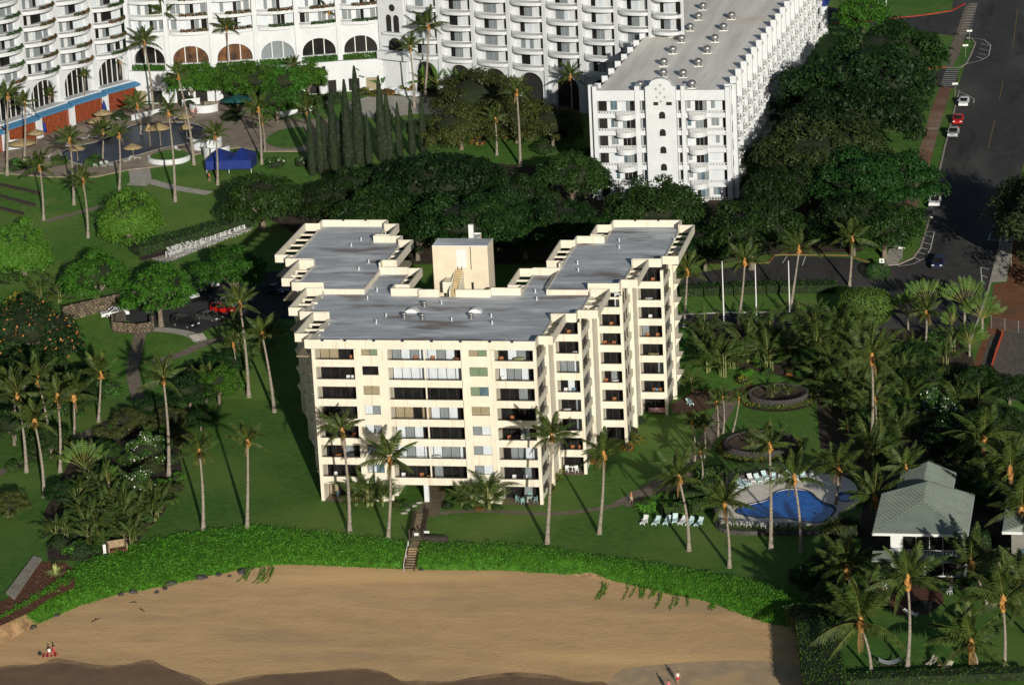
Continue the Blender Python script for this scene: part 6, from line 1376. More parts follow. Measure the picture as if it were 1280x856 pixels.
for a in ((('rattan', LF, 7, 5.3, .9, .5), ('rattan', MF, 7, 14.4, .8, 0, "left "), ('rattan', MF, 7, 16.8, .8, 0, "right "), ('teak', MF, 7, 20.2, .9, 0), ('yellow', RF, 7, 28.9, 1.0, 0), ('rattan', RF, 7, 26.5, .8, .3), ('whitechair', RF, 6, 26.6, .8, .3), ('whitechair', LF, 6, 4.6, .7, 0, "left "), ('whitechair', LF, 6, 5.3, .7, 0, "right "),
 ('rattan', RF, 3, 27.0, .8, .2), ('whitechair', RF, 3, 28.9, .8, .2), ('whitechair', RF, 1, 27.4, .7, 0, "left "), ('whitechair', RF, 1, 29.0, .7, 0, "right "), ('rattan', RF, 4, 27.5, .8, 0), ('rattan', LF, 3, 4.8, .9, 0), ('teak', MF, 1, 15.4, .8, 0), ('rattan', MF, 1, 14.2, .9, 0), ('whitechair', MF, 1, 11.6, .8, 0), ('whitetable', MF, 2, 16.6, .8, 0), ('teak', LF, 2, 2.4, .9, 0), ('whitechair', LF, 1, 1.8, .8, 0),
 ('rattan', S1, 7, 33.6, .8, 0), ('whitetable', S1, 6, 34.6, .7, 0), ('blue', S1, 4, 34.0, .8, 0), ('whitechair', S1, 4, 32.8, .8, 0), ('whitetable', S1, 3, 32.9, .8, 0), ('rattan', S1, 1, 33.4, .8, 0, "left "), ('rattan', S1, 1, 34.5, .8, 0, "right "), ('whitechair', S1, 0, 32.6, .7, 0, "left "), ('whitechair', S1, 0, 34.0, .7, .4, "right "), ('whitetable', S1, 0, 33.3, 1.3, 0),
 ('rattan', S2, 6, 37.4, .8, 0), ('rattan', S2, 5, 36.4, .8, .3, "left "), ('rattan', S2, 5, 37.6, .8, -.3, "right "), ('teak', S2, 5, 37.0, 1.2, 0), ('whitetable', S2, 3, 37.6, .9, 0), ('rattan', S2, 3, 36.3, .8, 0), ('rattan', S2, 2, 37.4, .8, 0),
 ('rattan', S3, 7, 41.6, .8, 0), ('whitetable', S3, 6, 40.9, .8, 0), ('whitechair', S3, 5, 41.0, .8, 0), ('rattan', S3, 4, 40.5, .8, 0, "left "), ('rattan', S3, 4, 42.0, .8, 0, "right "), ('teak', S3, 3, 41.6, .9, 0), ('yellow', S3, 3, 41.3, .8, 0), ('rattan', S3, 1, 41.2, .8, 0, "left "), ('rattan', S3, 1, 42.2, .8, 0, "right "), ('blue', S3, 1, 41.6, 1.3, 0),
 ('greentable', RF, 0, 29.2, 1.0, 0), ('greenchair', RF, 0, 27.9, .9, 1.4, "left "), ('greenchair', RF, 0, 30.4, .9, -1.4, "right "), ('greenchair', RF, 0, 28.8, .0, 3.1, "front "), ('greenchair', RF, 0, 29.4, 2.0, 0, "back "), ('blue', LF, 0, 2.2, .9, .4), ('rattan', LF, 0, 4.0, .8, .2, "left "), ('rattan', LF, 0, 5.0, .9, -.2, "right "), ('teak', LF, 0, 4.5, .2, 0))):
    furn(*a)
patio = sheet("patio", [(25.9, -.4), (31.1, -.4), (31.1, 2.3), (25.9, 2.3)], tile, .02); sheet("patio", [(.5, -.2), (6, -.2), (6, 2.3), (.5, 2.3)], tile, .02); sheet("patio", [(31.9, 12.4), (35.3, 12.4), (35.3, 15), (31.9, 15)], tile, .02)
st = MB(); st.box(40.4, 40.35, .3, 42.9, 40.5, 1.0); o = st.build("hanging_towels", mat("pink and white towels", (.75, .35, .42), .9, .45, 1.2), None, None, label="pink and white towels drying on the third step's ground floor rail", cat="towels")
# ---------------------------------------------------------------- the apartment pool: deck, water, fence, wall
dk = [(25,492),(40,440),(75,385),(120,330),(150,280),(170,235),(215,195),(300,165),(400,152),(520,145),(700,140),(850,140),(990,160),(1090,220),(1120,330),(1090,400),(960,440),(950,520),(740,528),(500,520),(300,512),(120,508)]
pw = [(180,425),(230,392),(300,370),(390,350),(435,330),(460,300),(500,275),(550,262),(620,256),(700,265),(755,288),(795,325),(850,362),(925,388),(935,430),(880,490),(830,512),(740,513),(640,496),(560,482),(460,478),(330,476),(260,462),(205,447)]
sp = [(950,312),(985,288),(1040,285),(1085,305),(1085,335),(1040,352),(975,348)]
w2 = lambda L: [tuple(gp(*Z7(*p)))[:2] for p in L]
pwp, spp = smoothpts(w2(pw), 4), smoothpts(w2(sp), 4)
sheet("pool_deck", smoothpts(w2(dk), 2), mat("pool deck concrete", (.80, .74, .65), .9, .10, .5, .1), .2, thick=.2, holes=[pwp, spp])
pwm = mat("blue pool water", (.008, .085, .42), .10, .25, .8, .5, spec=.5, col2=(.02, .17, .62))
sheet("swimming_pool_water", pwp, pwm, .09); sheet("spa_water", spp, pwm, .10)
cop = mat("dark tile coping", (.05, .06, .07), .6, .2, 3.)
sheet("pool_edge", ribbon(pwp+pwp[:1], .32), cop, .235, thick=.03); sheet("spa_edge", ribbon(spp+spp[:1], .3), cop, .235, thick=.03)
def fence(name, label, pts, h, z0=0.0, wall=None):
    P = [Vector((*p[:2], th(p[1])+z0)) for p in pts]; c = P[0].copy(); o = thing(name, label, "fence", c); pk = MB(); rl = MB(); d0 = 0
    for a, b in zip(P, P[1:]):
        l = (b-a).length; n = max(1, int(l/.16))
        for i in range(n): q = a.lerp(b, i/n)-c; pk.box(q.x-.016, q.y-.016, q.z, q.x+.016, q.y+.016, q.z+h)
        for z in (.12, h-.05): rl.tube([a-c+Vector((0, 0, z)), b-c+Vector((0, 0, z))], .03, 4)
        MB().box(-.05, -.05, 0, .05, .05, h+.05).build("post", fencem, o, a-c)
    k = pk.build("pickets", fencem, o); k["kind"] = "stuff"; rl.build("rail", fencem, o)
    if wall:
        for a, b in zip(P, P[1:]): 
            d = (b-a).normalized(); nn = Vector((-d.y, d.x, 0))*.16; q = [a-nn-c, b-nn-c, b+nn-c, a+nn-c]
            MB().prism([(v.x, v.y) for v in q], -z0, .02).build("wall", lavam, o)
    return o
ff = smoothpts([tuple(gp(*p))[:2] for p in ((1046,668),(1000,669),(960,668),(925,668),(900,663),(893,650),(897,634),(905,618),(915,603),(935,596),(965,593),(1000,592),(1040,592),(1072,600))], 3, False)
fence("pool_fence", "black picket fence on a low lava wall round the apartment pool", ff, 1.25, .55, True)
hr = MB(); hr.tube([(0, 0, .2), (0, 0, .9), (.5, 0, .95), (.8, 0, .2)], .03, 6); hr.build("pool_rail", metal, None, gp(*Z7(160, 415)), label="small metal handrail at the left tip of the pool", cat="handrail")
# ---------------------------------------------------------------- ring planters of lava stone with a yellow hedge outside
stm = [MB().lathe([(.02, 0), (.24, .02), (.30, .14), (.24, .29), (.02, .33)], 6).mesh("stone", lavam) for i in range(2)]
for (px, py, r, lb) in ((973, 498, 4.3, "upper ring planter of dark lava stone on the garden lawn"), (950, 560, 5.0, "lower ring planter of dark lava stone nearer the pool")):
    c = gp(px, py); o = thing("ring_planter", lb, "planter", c); n = int(2*math.pi*r/.52)
    for lv in range(4):
        for i in range(n):
            a = 2*math.pi*(i+.5*lv)/n; s_ = rnd.uniform(.9, 1.15); x = link("stone", stm[i % 2], o, (math.cos(a)*r, math.sin(a)*r, lv*.27-.03), a, (s_, s_*1.1, 1))
    MB().lathe([(r+.05, .0), (r+.05, .85), (r-.7, .95), (r-.9, .6), (.02, .6)], 24).build("soil", soil, o)
    C = []; 
    for k in range(2600): a = rnd.uniform(0, 6.283); q = r+rnd.uniform(.5, 1.45); C.append((q*math.cos(a), q*math.sin(a), rnd.uniform(.05, .6)))
    hh = thing("flower_border", "yellow flowering border round the "+("upper" if r < 4.5 else "lower")+" ring planter", "flower border", c); m_ = leafmesh("foliage", np.array(C), unit(rg.normal(size=(len(C), 3))+np.array([0, -.3, .8])), .22, [L_shrub, L_yel], (rg.uniform(size=len(C)) < .30).astype(int)); link("foliage", m_, hh)
    sheet("bed_edge", [(c.x+(r+1.5)*math.cos(t*.2618), c.y+(r+1.5)*math.sin(t*.2618)) for t in range(24)], soil, .01)
    for i in range(3): a = i*2.1; areca(c+Vector((math.cos(a)*r*.35, math.sin(a)*r*.35, .55)), .6, "low fern-like palm inside the "+("upper" if r < 4.5 else "lower")+" ring planter", "low palms in the ring planters", 11)
# ---------------------------------------------------------------- boardwalk, gate and steps to the beach
a0, a1 = gp(527.5, 643), gp(521, 676); d = (a1-a0); L_ = d.length; d.normalize(); ang = math.atan2(d.y, d.x)
bw = thing("boardwalk", "grey plank boardwalk with dark side walls from the brick path to the beach steps", "boardwalk", a0, ang)
pl = MB().box(0, -.75, .18, .24, .75, .23).mesh("plank", wood)
for i in range(int(L_/.26)): link("plank", pl, bw, (i*.26, 0, rnd.uniform(-.008, .008)))
for s in (-1, 1):
    MB().box(0, s*.8-.06, 0, L_, s*.8+.06, .16).build("bearer", woodd, bw)
    n = int(L_/1.2)
    for i in range(n+1): MB().box(i*1.2-.06, s*.92-.06, 0, i*1.2+.06, s*.92+.06, 1.05).build("post", woodd, bw)
    for z in (.3, .5, .7, .9): MB().box(0, s*.92-.035, z, L_, s*.92+.035, z+.13).build("rail_board", woodd, bw)
bst = gb(511.5, 714); t0 = a1.lerp(Vector((bst.x, bst.y, 0)), .37); dd = Vector((bst.x-t0.x, bst.y-t0.y, 0)); ls = dd.length; ang2 = math.atan2(dd.y, dd.x)
st = thing("beach_steps", "wooden steps with a pale handrail going down through the hedge to the sand", "steps", t0, ang2)
nz = bst.z-.02
ll = math.hypot(t0.x-a1.x, t0.y-a1.y)
for i in range(int(ll/.26)): MB().box(-ll+.1+i*.26, -.62, .02, -ll+.34+i*.26, .62, .08).build("landing_plank", wood, st)
for i in range(9):
    t = (i+.5)/9; MB().box(ls*t-.28, -.62, nz*t+.14, ls*t+.22, .62, nz*t+.22).build("tread", wood, st)
for s in (-1, 1):
    q = MB(); q.add([(0, s*.66-.04, -.1), (ls, s*.66-.04, nz-.1), (ls, s*.66-.04, nz+.28), (0, s*.66-.04, .30), (0, s*.66+.04, -.1), (ls, s*.66+.04, nz-.1), (ls, s*.66+.04, nz+.28), (0, s*.66+.04, .30)], [(0, 1, 2, 3)[::-1], (4, 5, 6, 7), (0, 1, 5, 4), (2, 3, 7, 6), (1, 2, 6, 5), (3, 0, 4, 7)]); q.build("stringer", woodd, st)
hrm = MB(); hrm.tube([(0, -.7, 1.0), (ls, -.7, nz+.95)], .05, 6); 
for t in (0, .5, 1): hrm.tube([(ls*t, -.7, nz*t), (ls*t, -.7, nz*t+.97)], .045, 6)
hrm.build("handrail", whitep, st)
gt = thing("beach_gate", "dark gate with a blank white notice at the top of the beach steps", "gate", a1, ang); 
MB().box(-.05, -.6, .25, .05, .6, 1.5).build("panel", woodd, gt); MB().box(.06, -.3, .8, .08, .3, 1.2).build("notice", whitep, gt)
for s in (-.95, .95): MB().box(-.1, s-.1, 0, .1, s+.1, 1.7).build("post", woodd, gt)
sg = thing("notice_board", "low white notice on dark posts beside the boardwalk", "sign", gp(533, 672), 0); MB().box(-.45, -.04, .7, .45, .04, 1.0).build("panel", whitep, sg); MB().box(-.4, .05, 0, -.3, .12, 1.0).build("post", woodd, sg); MB().box(.3, .05, 0, .4, .12, 1.0).build("post", woodd, sg)
dw = thing("dark_low_wall", "low dark timber wall running right from the boardwalk gate", "wall", gp(531, 677), 0); MB().box(0, -.15, 0, 3.2, .15, .75).build("body", woodd, dw); MB().box(-.05, -.2, .75, 3.25, .2, .85).build("cap", black, dw)
for i, (px, py) in enumerate(((524, 628), (517, 632), (511, 637), (505, 641))): MB().lathe([(.02, 0), (.55, .02), (.5, .12), (.02, .15)], 8).build("stepping_stone", concrete, None, gp(px, py), rz=i, label="%s pale stepping stone left of the brick path" % ["nearest", "second", "third", "farthest"][i], cat="stone", group="stepping stones by the path")
# ---------------------------------------------------------------- rocks, litter, ramp, hut on the beach edge
def rock(seed, s):
    bm = bmesh.new(); bmesh.ops.create_icosphere(bm, subdivisions=2, radius=1); r = random.Random(seed); ph = [r.uniform(0, 6) for _ in range(6)]
    for v in bm.verts: k = 1+.22*math.sin(v.co.x*3+ph[0])*math.cos(v.co.y*3+ph[1])+.14*math.sin(v.co.z*5+ph[2]+v.co.x*4); v.co = Vector((v.co.x*k*1.2, v.co.y*k*.9, v.co.z*k*.7))*s
    me = bpy.data.meshes.new("rock"); bm.to_mesh(me); bm.free(); me.materials.append(lavam); return me
for i, (px, py, s, lb) in enumerate(((212,732,.95,"tall dark rock at the foot of the hedge"), (205,737,.6,"smaller dark rock touching the tall one"), (251,724,1.0,"large rounded dark rock half under the hedge"), (272,720,.65,"dark rock between the two largest at the hedge foot"), (286,722,.4,"smallest dark rock in the middle of the hedge foot"), (301,716,1.0,"dark rock nearest the bare gap in the hedge"), (312,713,.55,"dark rock at the right end of the rock line"), (165,742,.8,"flat dark rock left of the tall rock"), (150,745,.6,"low rock at the left bend of the hedge"), (68,771,.7,"dark rock at the lower left of the hedge"), (40,786,.7,"dark rock nearest the left picture edge"), (526,714,.45,"dark boulder at the right foot of the beach steps"), (195,742,.45,"small rock in front of the tall rock"))):
    p = gb(px, py); tag(link("rock", rock(i, s*.72), None, p+Vector((0, .5, 0)), i*1.7), lb, "rock", "dark rocks along the beach hedge")
# dry litter on the bank at the lower left, concrete ramp wall, small hut
lp = [(10,748),(30,722),(52,702),(80,702),(96,715),(92,735),(62,748),(38,765),(5,780),(-20,790),(-20,760)]
sheet("litter_bank", [tuple(gp(*p))[:2] for p in lp], litterm, .03)
C = []
for i in range(2600):
    x, y = rnd.uniform(-20, 96), rnd.uniform(700, 790)
    if inside(x, y, lp): C.append(tuple(gp(x, y)+Vector((0, 0, rnd.uniform(.02, .25)))))
o = link("dry_twigs", leafmesh("dry_twigs", np.array(C), unit(rg.normal(size=(len(C), 3))+np.array([0, 0, 1.2])), .38, litterm, None, .2)); o["kind"] = "stuff"
q = [gp(8,742), gp(42,697), gp(52,700), gp(18,750)]
rw_ = thing("ramp_wall", "pale concrete ramp wall slanting down to the litter bank", "wall", q[0]); MB().prism([(v.x-q[0].x, v.y-q[0].y) for v in q], -.5, .3).build("wall", kerbm, rw_); MB().prism([((v.x-q[0].x)*1.0+.02, (v.y-q[0].y)+.02) for v in q], .3, .36).build("cap", kerbm, rw_)
h = thing("equipment_hut", "small open brown hut with a red-brown inside above the beach hedge", "hut", gp(147, 690), .5)
MB().box(-1.2, .7, 0, 1.2, .85, 1.5).build("back_wall", wood, h); MB().box(-1.3, -.7, 0, -1.15, .7, 1.4).build("side_wall", wood, h); MB().box(1.15, -.7, 0, 1.3, .7, 1.4).build("side_wall", wood, h); MB().box(-1.1, -.6, .05, 1.1, .65, .5).build("stored_chest", mat("red-brown chest", (.12, .04, .03), .8, .2, 2.), h)
m = MB(); m.add([(-1.4, -.1, 1.75), (1.4, -.1, 1.75), (1.4, 1.0, 1.5), (-1.4, 1.0, 1.5), (-1.4, -.1, 1.82), (1.4, -.1, 1.82), (1.4, 1.0, 1.57), (-1.4, 1.0, 1.57)], [(3,2,1,0), (4,5,6,7), (0,1,5,4), (1,2,6,5), (2,3,7,6), (3,0,4,7)]); m.build("roof", wood, h); MB().box(-1.9, .2, 0, -1.5, .5, 1.3).build("white_board", whitep, h)
# ---------------------------------------------------------------- stone walls
def stone_wall(name, label, pts, h, th_=.5, sz=.45):
    P = [Vector((p.x, p.y, p.z)) for p in pts]; c = P[0].copy(); o = thing(name, label, "wall", c); core = MB(); C = MB(); r = random.Random(9)
    stn = [MB().lathe([(.02, -.5), (.42, -.42), (.52, 0), (.42, .42), (.02, .5)], 6).mesh("stone", stonem) for k in range(2)]; cnt = 0
    for a, b in zip(P, P[1:]):
        d = (b-a); l = d.length; d.normalize(); nn = Vector((-d.y, d.x, 0)).normalized()*th_/2; q = [a-nn-c, b-nn-c, b+nn-c, a+nn-c]
        core.prism([(v.x, v.y) for v in q], -.3, h*.97)
        nx, nz_ = int(l/sz), int(h/(sz*.75))
        for j in range(nz_):
            for i in range(nx):
                if cnt >= 290: 
                    t = (i+.5*(j % 2)+r.uniform(-.15, .15))/nx; q_ = a.lerp(b, min(1, t))-c-nn*1.02; z = (j+.5)*h/nz_; rr = sz*.5; C.lathe([(.02, z-rr*.7), (rr, z-rr*.3), (rr*.9, z+rr*.3), (.02, z+rr*.7)], 6, (q_.x, q_.y)); continue
                t = (i+.5*(j % 2)+r.uniform(-.15, .15))/nx; q_ = a.lerp(b, min(1, t))-c-nn*1.0; cnt += 1
                link("stone", stn[cnt % 2], o, (q_.x, q_.y, (j+.5)*h/nz_+r.uniform(-.05, .05)), r.uniform(0, 6), (sz*r.uniform(.9, 1.2), sz*r.uniform(.9, 1.2), sz*r.uniform(.7, 1.0)))
        cap = MB()
    core.build("core", mortar, o)
    if C.v: k = C.build("smaller_stones", stonem, o); k["kind"] = "stuff"
    return o
stone_wall("stone_wall", "tall field-stone retaining wall behind the white sedan", G((80,402),(100,396),(120,390),(152,381)), 2.7, .6, .55)
stone_wall("stone_enclosure", "low field-stone enclosure wall at the corner of the lot", [gp(157, 400), gp(143, 404), gp(144, 416), gp(172, 419), gp(190, 416), gp(189, 405)], 1.5, .5, .5)
# steps by the path end
sp_ = thing("garden_steps", "short flight of tan steps up to the parking lot beside the black minivan", "steps", gp(250, 425), .6)
for i in range(5): MB().box(-1.2, i*.45, 0, 1.2, i*.45+.45, .1+.1*i).build("step", concrete, sp_)
# ---------------------------------------------------------------- houses at the right
def hip(o, x0, y0, x1, y1, ze, zr, ins, name="roof", seams=True):
    """hipped metal roof with raised seams; the ridge runs along y"""
    xm = (x0+x1)/2; v = [(x0, y0, ze), (x1, y0, ze), (x1, y1, ze), (x0, y1, ze), (xm, y0+ins, zr), (xm, y1, zr)]
    m = MB(); m.add(v, [(0, 1, 4), (1, 2, 5, 4), (3, 0, 4, 5), (2, 3, 5)]); m.add([(a, b, c-.18) for a, b, c in v[:4]], [(3, 2, 1, 0)]); m.add(v[:4]+[(a, b, c-.18) for a, b, c in v[:4]], [(0, 4, 5, 1), (1, 5, 6, 2), (2, 6, 7, 3), (3, 7, 4, 0)])
    r = m.build(name, roofg, o)
    n = int((y1-y0)/.55)
    for s in range(n):
        y = y0+.3+s*.55; t = min(1, max(0, (y-y0)/ins)) if ins else 1
        for xe in (x0, x1):
            xi = xe+(xm-xe)*t; zi = ze+(zr-ze)*t; sm = MB(); sm.add([(xe, y-.045, ze+.01), (xe, y+.045, ze+.01), (xi, y+.045, zi+.01), (xi, y-.045, zi+.01), (xe, y-.045, ze+.09), (xe, y+.045, ze+.09), (xi, y+.045, zi+.09), (xi, y-.045, zi+.09)], [(4, 5, 6, 7), (0, 4, 7, 3), (1, 2, 6, 5), (0, 1, 5, 4), (3, 7, 6, 2)]); sm.build("seam", roofg, r)
    tr = MB(); tr.box(x0-.05, y0-.06, ze-.36, x1+.05, y0+.1, ze-.02); tr.box(x0-.06, y0+.1, ze-.36, x0+.08, y1, ze-.02); tr.box(x1-.08, y0+.1, ze-.36, x1+.06, y1, ze-.02); tr.build("eaves_board", whitep, o)
hc = gp(1108, 728); hs = thing("beach_house", "white two-storey house with grey-green metal hip roofs beside the pool", "house", hc, 0)
fl, frt = gz(1091, 664, 6.2), gz(1208, 679, 6.2); bl = gz(1101, 622, 6.2); x0, x1, y0, y1 = fl.x-hc.x, frt.x-hc.x, fl.y-hc.y-.5, bl.y-hc.y+2
hip(hs, x0, y0, x1, y1, 6.2, 8.0, 7.0); by0 = y1-2.0; hip(hs, x0+1.8, by0, x1-3.0, by0+12.0, 5.7, 7.3, .5)
hw = MB(); hw.box(x0+2.2, y0+1.0, 0, x1-.8, y1-.5, 6.0); hw.build("wall", whitep, hs); MB().box(x0+2.6, y1-.5, 0, x1-3.8, by0+11.5, 5.5).build("wall", whitep, hs)
nd = int((x1-x0-4.6)/1.7)
for i in range(nd): MB().box(x0+3.8+i*1.7, y0+.96, 3.3, x0+5.42+i*1.7, y0+.99, 5.7).build("sliding_door", glass, hs); MB().box(x0+3.8+i*1.7, y0+.96, .2, x0+5.42+i*1.7, y0+.99, 2.6).build("sliding_door", glassb if i == 1 else glass, hs)  # doors widened across the front; dark glass stands for the deep recess shade
lr = MB(); lr.add([(x0-.1, y0-1.2, 2.85), (x1-1, y0-1.2, 2.85), (x1-1, y0+1.0, 3.4), (x0-.1, y0+1.0, 3.4), (x0-.1, y0-1.2, 2.7), (x1-1, y0-1.2, 2.7), (x1-1, y0+1, 2.7), (x0-.1, y0+1, 2.7)], [(0,1,2,3), (7,6,5,4), (0,4,5,1), (1,5,6,2), (3,7,4,0)]); lr.build("porch_roof", roofg, hs)
for i in range(3): MB().box(x0+1.2+i*5.2, y0-1.0, 0, x0+1.6+i*5.2, y0-.6, 2.7).build("column", whitep, hs)
br = MB(); br.box(x0+2.2, y0-.9, 4.25, x1-1, y0-.84, 4.33)
for i in range(int((x1-x0-3)/.4)): br.box(x0+2.2+i*.4, y0-.9, 3.35, x0+2.24+i*.4, y0-.85, 4.25)
k = br.build("balcony_rail", whitep, hs); k["kind"] = "stuff"
h2 = gp(1278, 700); hs2 = thing("beach_house", "second house with a blue-grey seamed roof cut by the right edge", "house", h2, 0)
f2, b2 = gz(1253, 664, 6.0), gz(1262, 619, 6.0); hip(hs2, f2.x-h2.x, f2.y-h2.y, f2.x-h2.x+14, b2.y-h2.y+1, 6.0, 8.2, 0.3); MB().box(f2.x-h2.x+1, f2.y-h2.y+3, 0, f2.x-h2.x+13, b2.y-h2.y, 5.8).build("wall", mat("wall darkened for shade", (.20, .19, .17), .8, .1, 1.), hs2); MB().box(f2.x-h2.x+2, f2.y-h2.y+2.95, .3, f2.x-h2.x+5, f2.y-h2.y+2.98, 2.6).build("window", glassb, hs2)  # shade is put into the wall colour so it stays dark
brickt = mat("red brick terrace", (.13, .055, .035), .9, .25, 1.5, .3)
sheet("terrace", G((1096,730),(1175,728),(1180,752),(1160,768),(1125,768),(1098,752)), brickt, .02)
sheet("pond", smoothpts([tuple(gp(*p))[:2] for p in ((1140,752),(1160,750),(1175,756),(1160,764),(1140,761))], 4), mat("dark pond", (.01, .015, .014), .15, .2, 1.), .03)
for i, (px, py, rz, lb) in enumerate(((1106,735,.3,"white chair at the left corner of the brick terrace"), (1109,752,2.0,"white chair by the terrace edge near the lawn"), (1187,742,-.6,"white chair right of the terrace"))): o = clone(protos['whitechair'], gp(px, py), rz, None, lb); o["group"] = "chairs on the terrace"
for px, py, lb in ((1118, 738, "left orange wooden chair on the brick terrace"), (1124, 740, "right orange wooden chair on the brick terrace")): o = clone(protos['rattan'], gp(px, py), .5, None, lb); o["group"] = "chairs on the terrace"
lounger("lounger", "white lounger at the edge of the pond", gp(1138, 769), 1.2, whitep, None, .5)
cream_c = mat("cream canvas", (.58, .53, .40), .8, .08, 2.)
lounger("lounger", "left cream lounger on the hammock lawn", gp(1165, 830), -.5, woodd, "cream loungers on the hammock lawn", .7, cover=cream_c); lounger("lounger", "right cream lounger on the hammock lawn", gp(1184, 836), -.6, woodd, "cream loungers on the hammock lawn", .7, cover=cream_c)
o = thing("side_table", "tiny wooden table between the two cream loungers", "table", gp(1175, 834)); MB().box(-.25, -.25, .35, .25, .25, .4).build("tabletop", wood, o); MB().box(-.2, -.2, 0, .2, .2, .35).build("base", woodd, o)
hm = thing("hammock", "pale grey hammock on a dark stand between the palms", "hammock", gp(1112, 832), .15); m = MB(); g_ = []
for i in range(9): x = -1.3+2.6*i/8; z = .45+.5*(x/1.3)**2; g_.append([(x, -.62, z), (x, .62, z)])
m.add([p for r in g_ for p in r], [(2*i, 2*i+2, 2*i+3, 2*i+1) for i in range(8)]); m.build("sling", mat("pale canvas", (.42, .46, .46), .8, .1, 2.), hm); s = MB()
s.tube([(-1.9, 0, 1.2), (-1.3, 0, .08), (1.3, 0, .08), (1.9, 0, 1.2)], .06, 6); s.tube([(-1.1, -.7, .06), (-1.1, .7, .06)], .05, 6); s.tube([(1.1, -.7, .06), (1.1, .7, .06)], .05, 6); s.build("stand", woodd, hm)
for sx in (-1, 1): MB().tube([(sx*1.3, -.66, .95), (sx*1.3, .66, .95)], .04, 6).build("spreader_bar", wood, hm)
# ---------------------------------------------------------------- poles, signs, nets by the roads
for (bx, by, tx_, ty_, lb) in ((905,404,903.2,328.5,"left white flagpole beside the driveway"), (946,406,942,332,"middle white flagpole beside the driveway"), (987.5,404,985,328,"right white flagpole beside the driveway")):
    b = gp(bx, by); hgt = gy(tx_, ty_, b.y).z-b.z; o = thing("flagpole", lb, "flagpole", b, 0, "white flagpoles by the driveway"); MB().lathe([(.14, 0), (.11, hgt*.5), (.07, hgt), (.02, hgt+.05)], 8).build("pole", whitep, o); MB().lathe([(.02, hgt+.05), (.12, hgt+.15), (.02, hgt+.27)], 8).build("finial", whitep, o); MB().box(-.35, -.35, 0, .35, .35, .15).build("base", concrete, o)
for bx, by, lb in ((1081,24,"tan lamp pole left of the white poles at the top"), (1094.7,22,"left one of the white poles at the top of the street"), (1098,22,"middle one of the white poles at the top of the street"), (1108,23,"right one of the white poles at the top of the street")):
    b = gp(bx, by); o = thing("tall_pole", lb, "pole", b); MB().lathe([(.16, 0), (.12, 5), (.08, 11), (.01, 11.05)], 8).build("pole", kerbm if bx < 1090 else whitep, o); MB().box(-.3, -.3, 0, .3, .3, .2).build("base", concrete, o)
for bx, by, hgt, lb in ((1212,54,2.7,"white sign post on the kerb island below the first crosswalk"), (1207,73,2.8,"white sign post in the middle of the kerb island"), (1194,121,2.7,"white sign post below the second crosswalk"), (1127.5,325,2.3,"white bollard sign at the end of the concrete sidewalk")):
    o = thing("sign_post", lb, "sign", gp(bx, by), .2, "white sign posts along the street"); MB().lathe([(.05, 0), (.05, hgt)], 6).build("post", metal, o); MB().box(-.55, -.03, hgt-.35, .55, .03, hgt+.05).build("sign_panel", whitep, o)
o = thing("street_sign", "square white sign on a post at the street corner", "sign", gp(1102.5, 340), 0); MB().box(-.42, -.03, 1.5, .42, .03, 2.3).build("sign_panel", whitep, o); MB().lathe([(.05, 0), (.05, 1.5)], 6).build("post", metal, o); MB().box(-.15, -.05, 1.8, .15, -.03, 2.0).build("arrow_patch", black, o)
o = thing("utility_box", "grey-green utility box by the square white sign", "utility box", gp(1095, 339), 0); MB().box(-.5, -.35, 0, .5, .35, 1.25).build("body", mat("utility green", (.09, .14, .11), .6, .1, 2.), o); MB().box(-.54, -.39, 1.25, .54, .39, 1.32).build("lid", mat("utility green lid", (.11, .16, .13), .6, .1, 2.), o)
o = thing("lamp_post", "thin lamp post on the red earth beside the street", "street lamp", gp(1264, 334), 0); MB().lathe([(.09, 0), (.06, 4.2)], 8).build("post", kerbm, o); MB().box(-.6, -.12, 4.2, .25, .12, 4.35).build("lamp_head", black, o)
net = thing("orange_net", "sagging orange safety net on stakes along the gravel bank", "safety net", gp(1254, 418)); N0 = gp(1254, 418); mm_ = MB(); NP = G((1254,418),(1250,430),(1245,443),(1239,463),(1248,474),(1258,482),(1268,489))
for a, b in zip(NP, NP[1:]): a, b = a-N0, b-N0; mm_.add([a, b, b+Vector((0, 0, .9)), a+Vector((0, 0, 1.0))], [(0, 1, 2, 3)])
mm_.build("netting", mat("orange netting", (.50, .065, .025), .8, .15, 4.), net)
for a in NP: MB().box(-.04, -.04, 0, .04, .04, 1.2).build("stake", woodd, net, a-N0)
cl = thing("chain_fence", "grey chain-link fence on posts above the gravel bank", "fence", gp(1239, 410)); N0 = gp(1239, 410); NP = G((1239,410),(1256,413),(1273,416),(1292,419)); wires = MB()
for a in NP: MB().lathe([(.06, 0), (.06, 2.0)], 6).build("post", metal, cl, a-N0)
for a, b in zip(NP, NP[1:]):
    for i in range(14): z = .1+i*.14; wires.tube([a-N0+Vector((0, 0, z)), b-N0+Vector((0, 0, z))], .012, 3, cap=False)
    for i in range(16): q = a.lerp(b, i/16)-N0; wires.tube([q, q+Vector((0, 0, 1.95))], .010, 3, cap=False)
k = wires.build("mesh_wire", metal, cl); k["kind"] = "stuff"
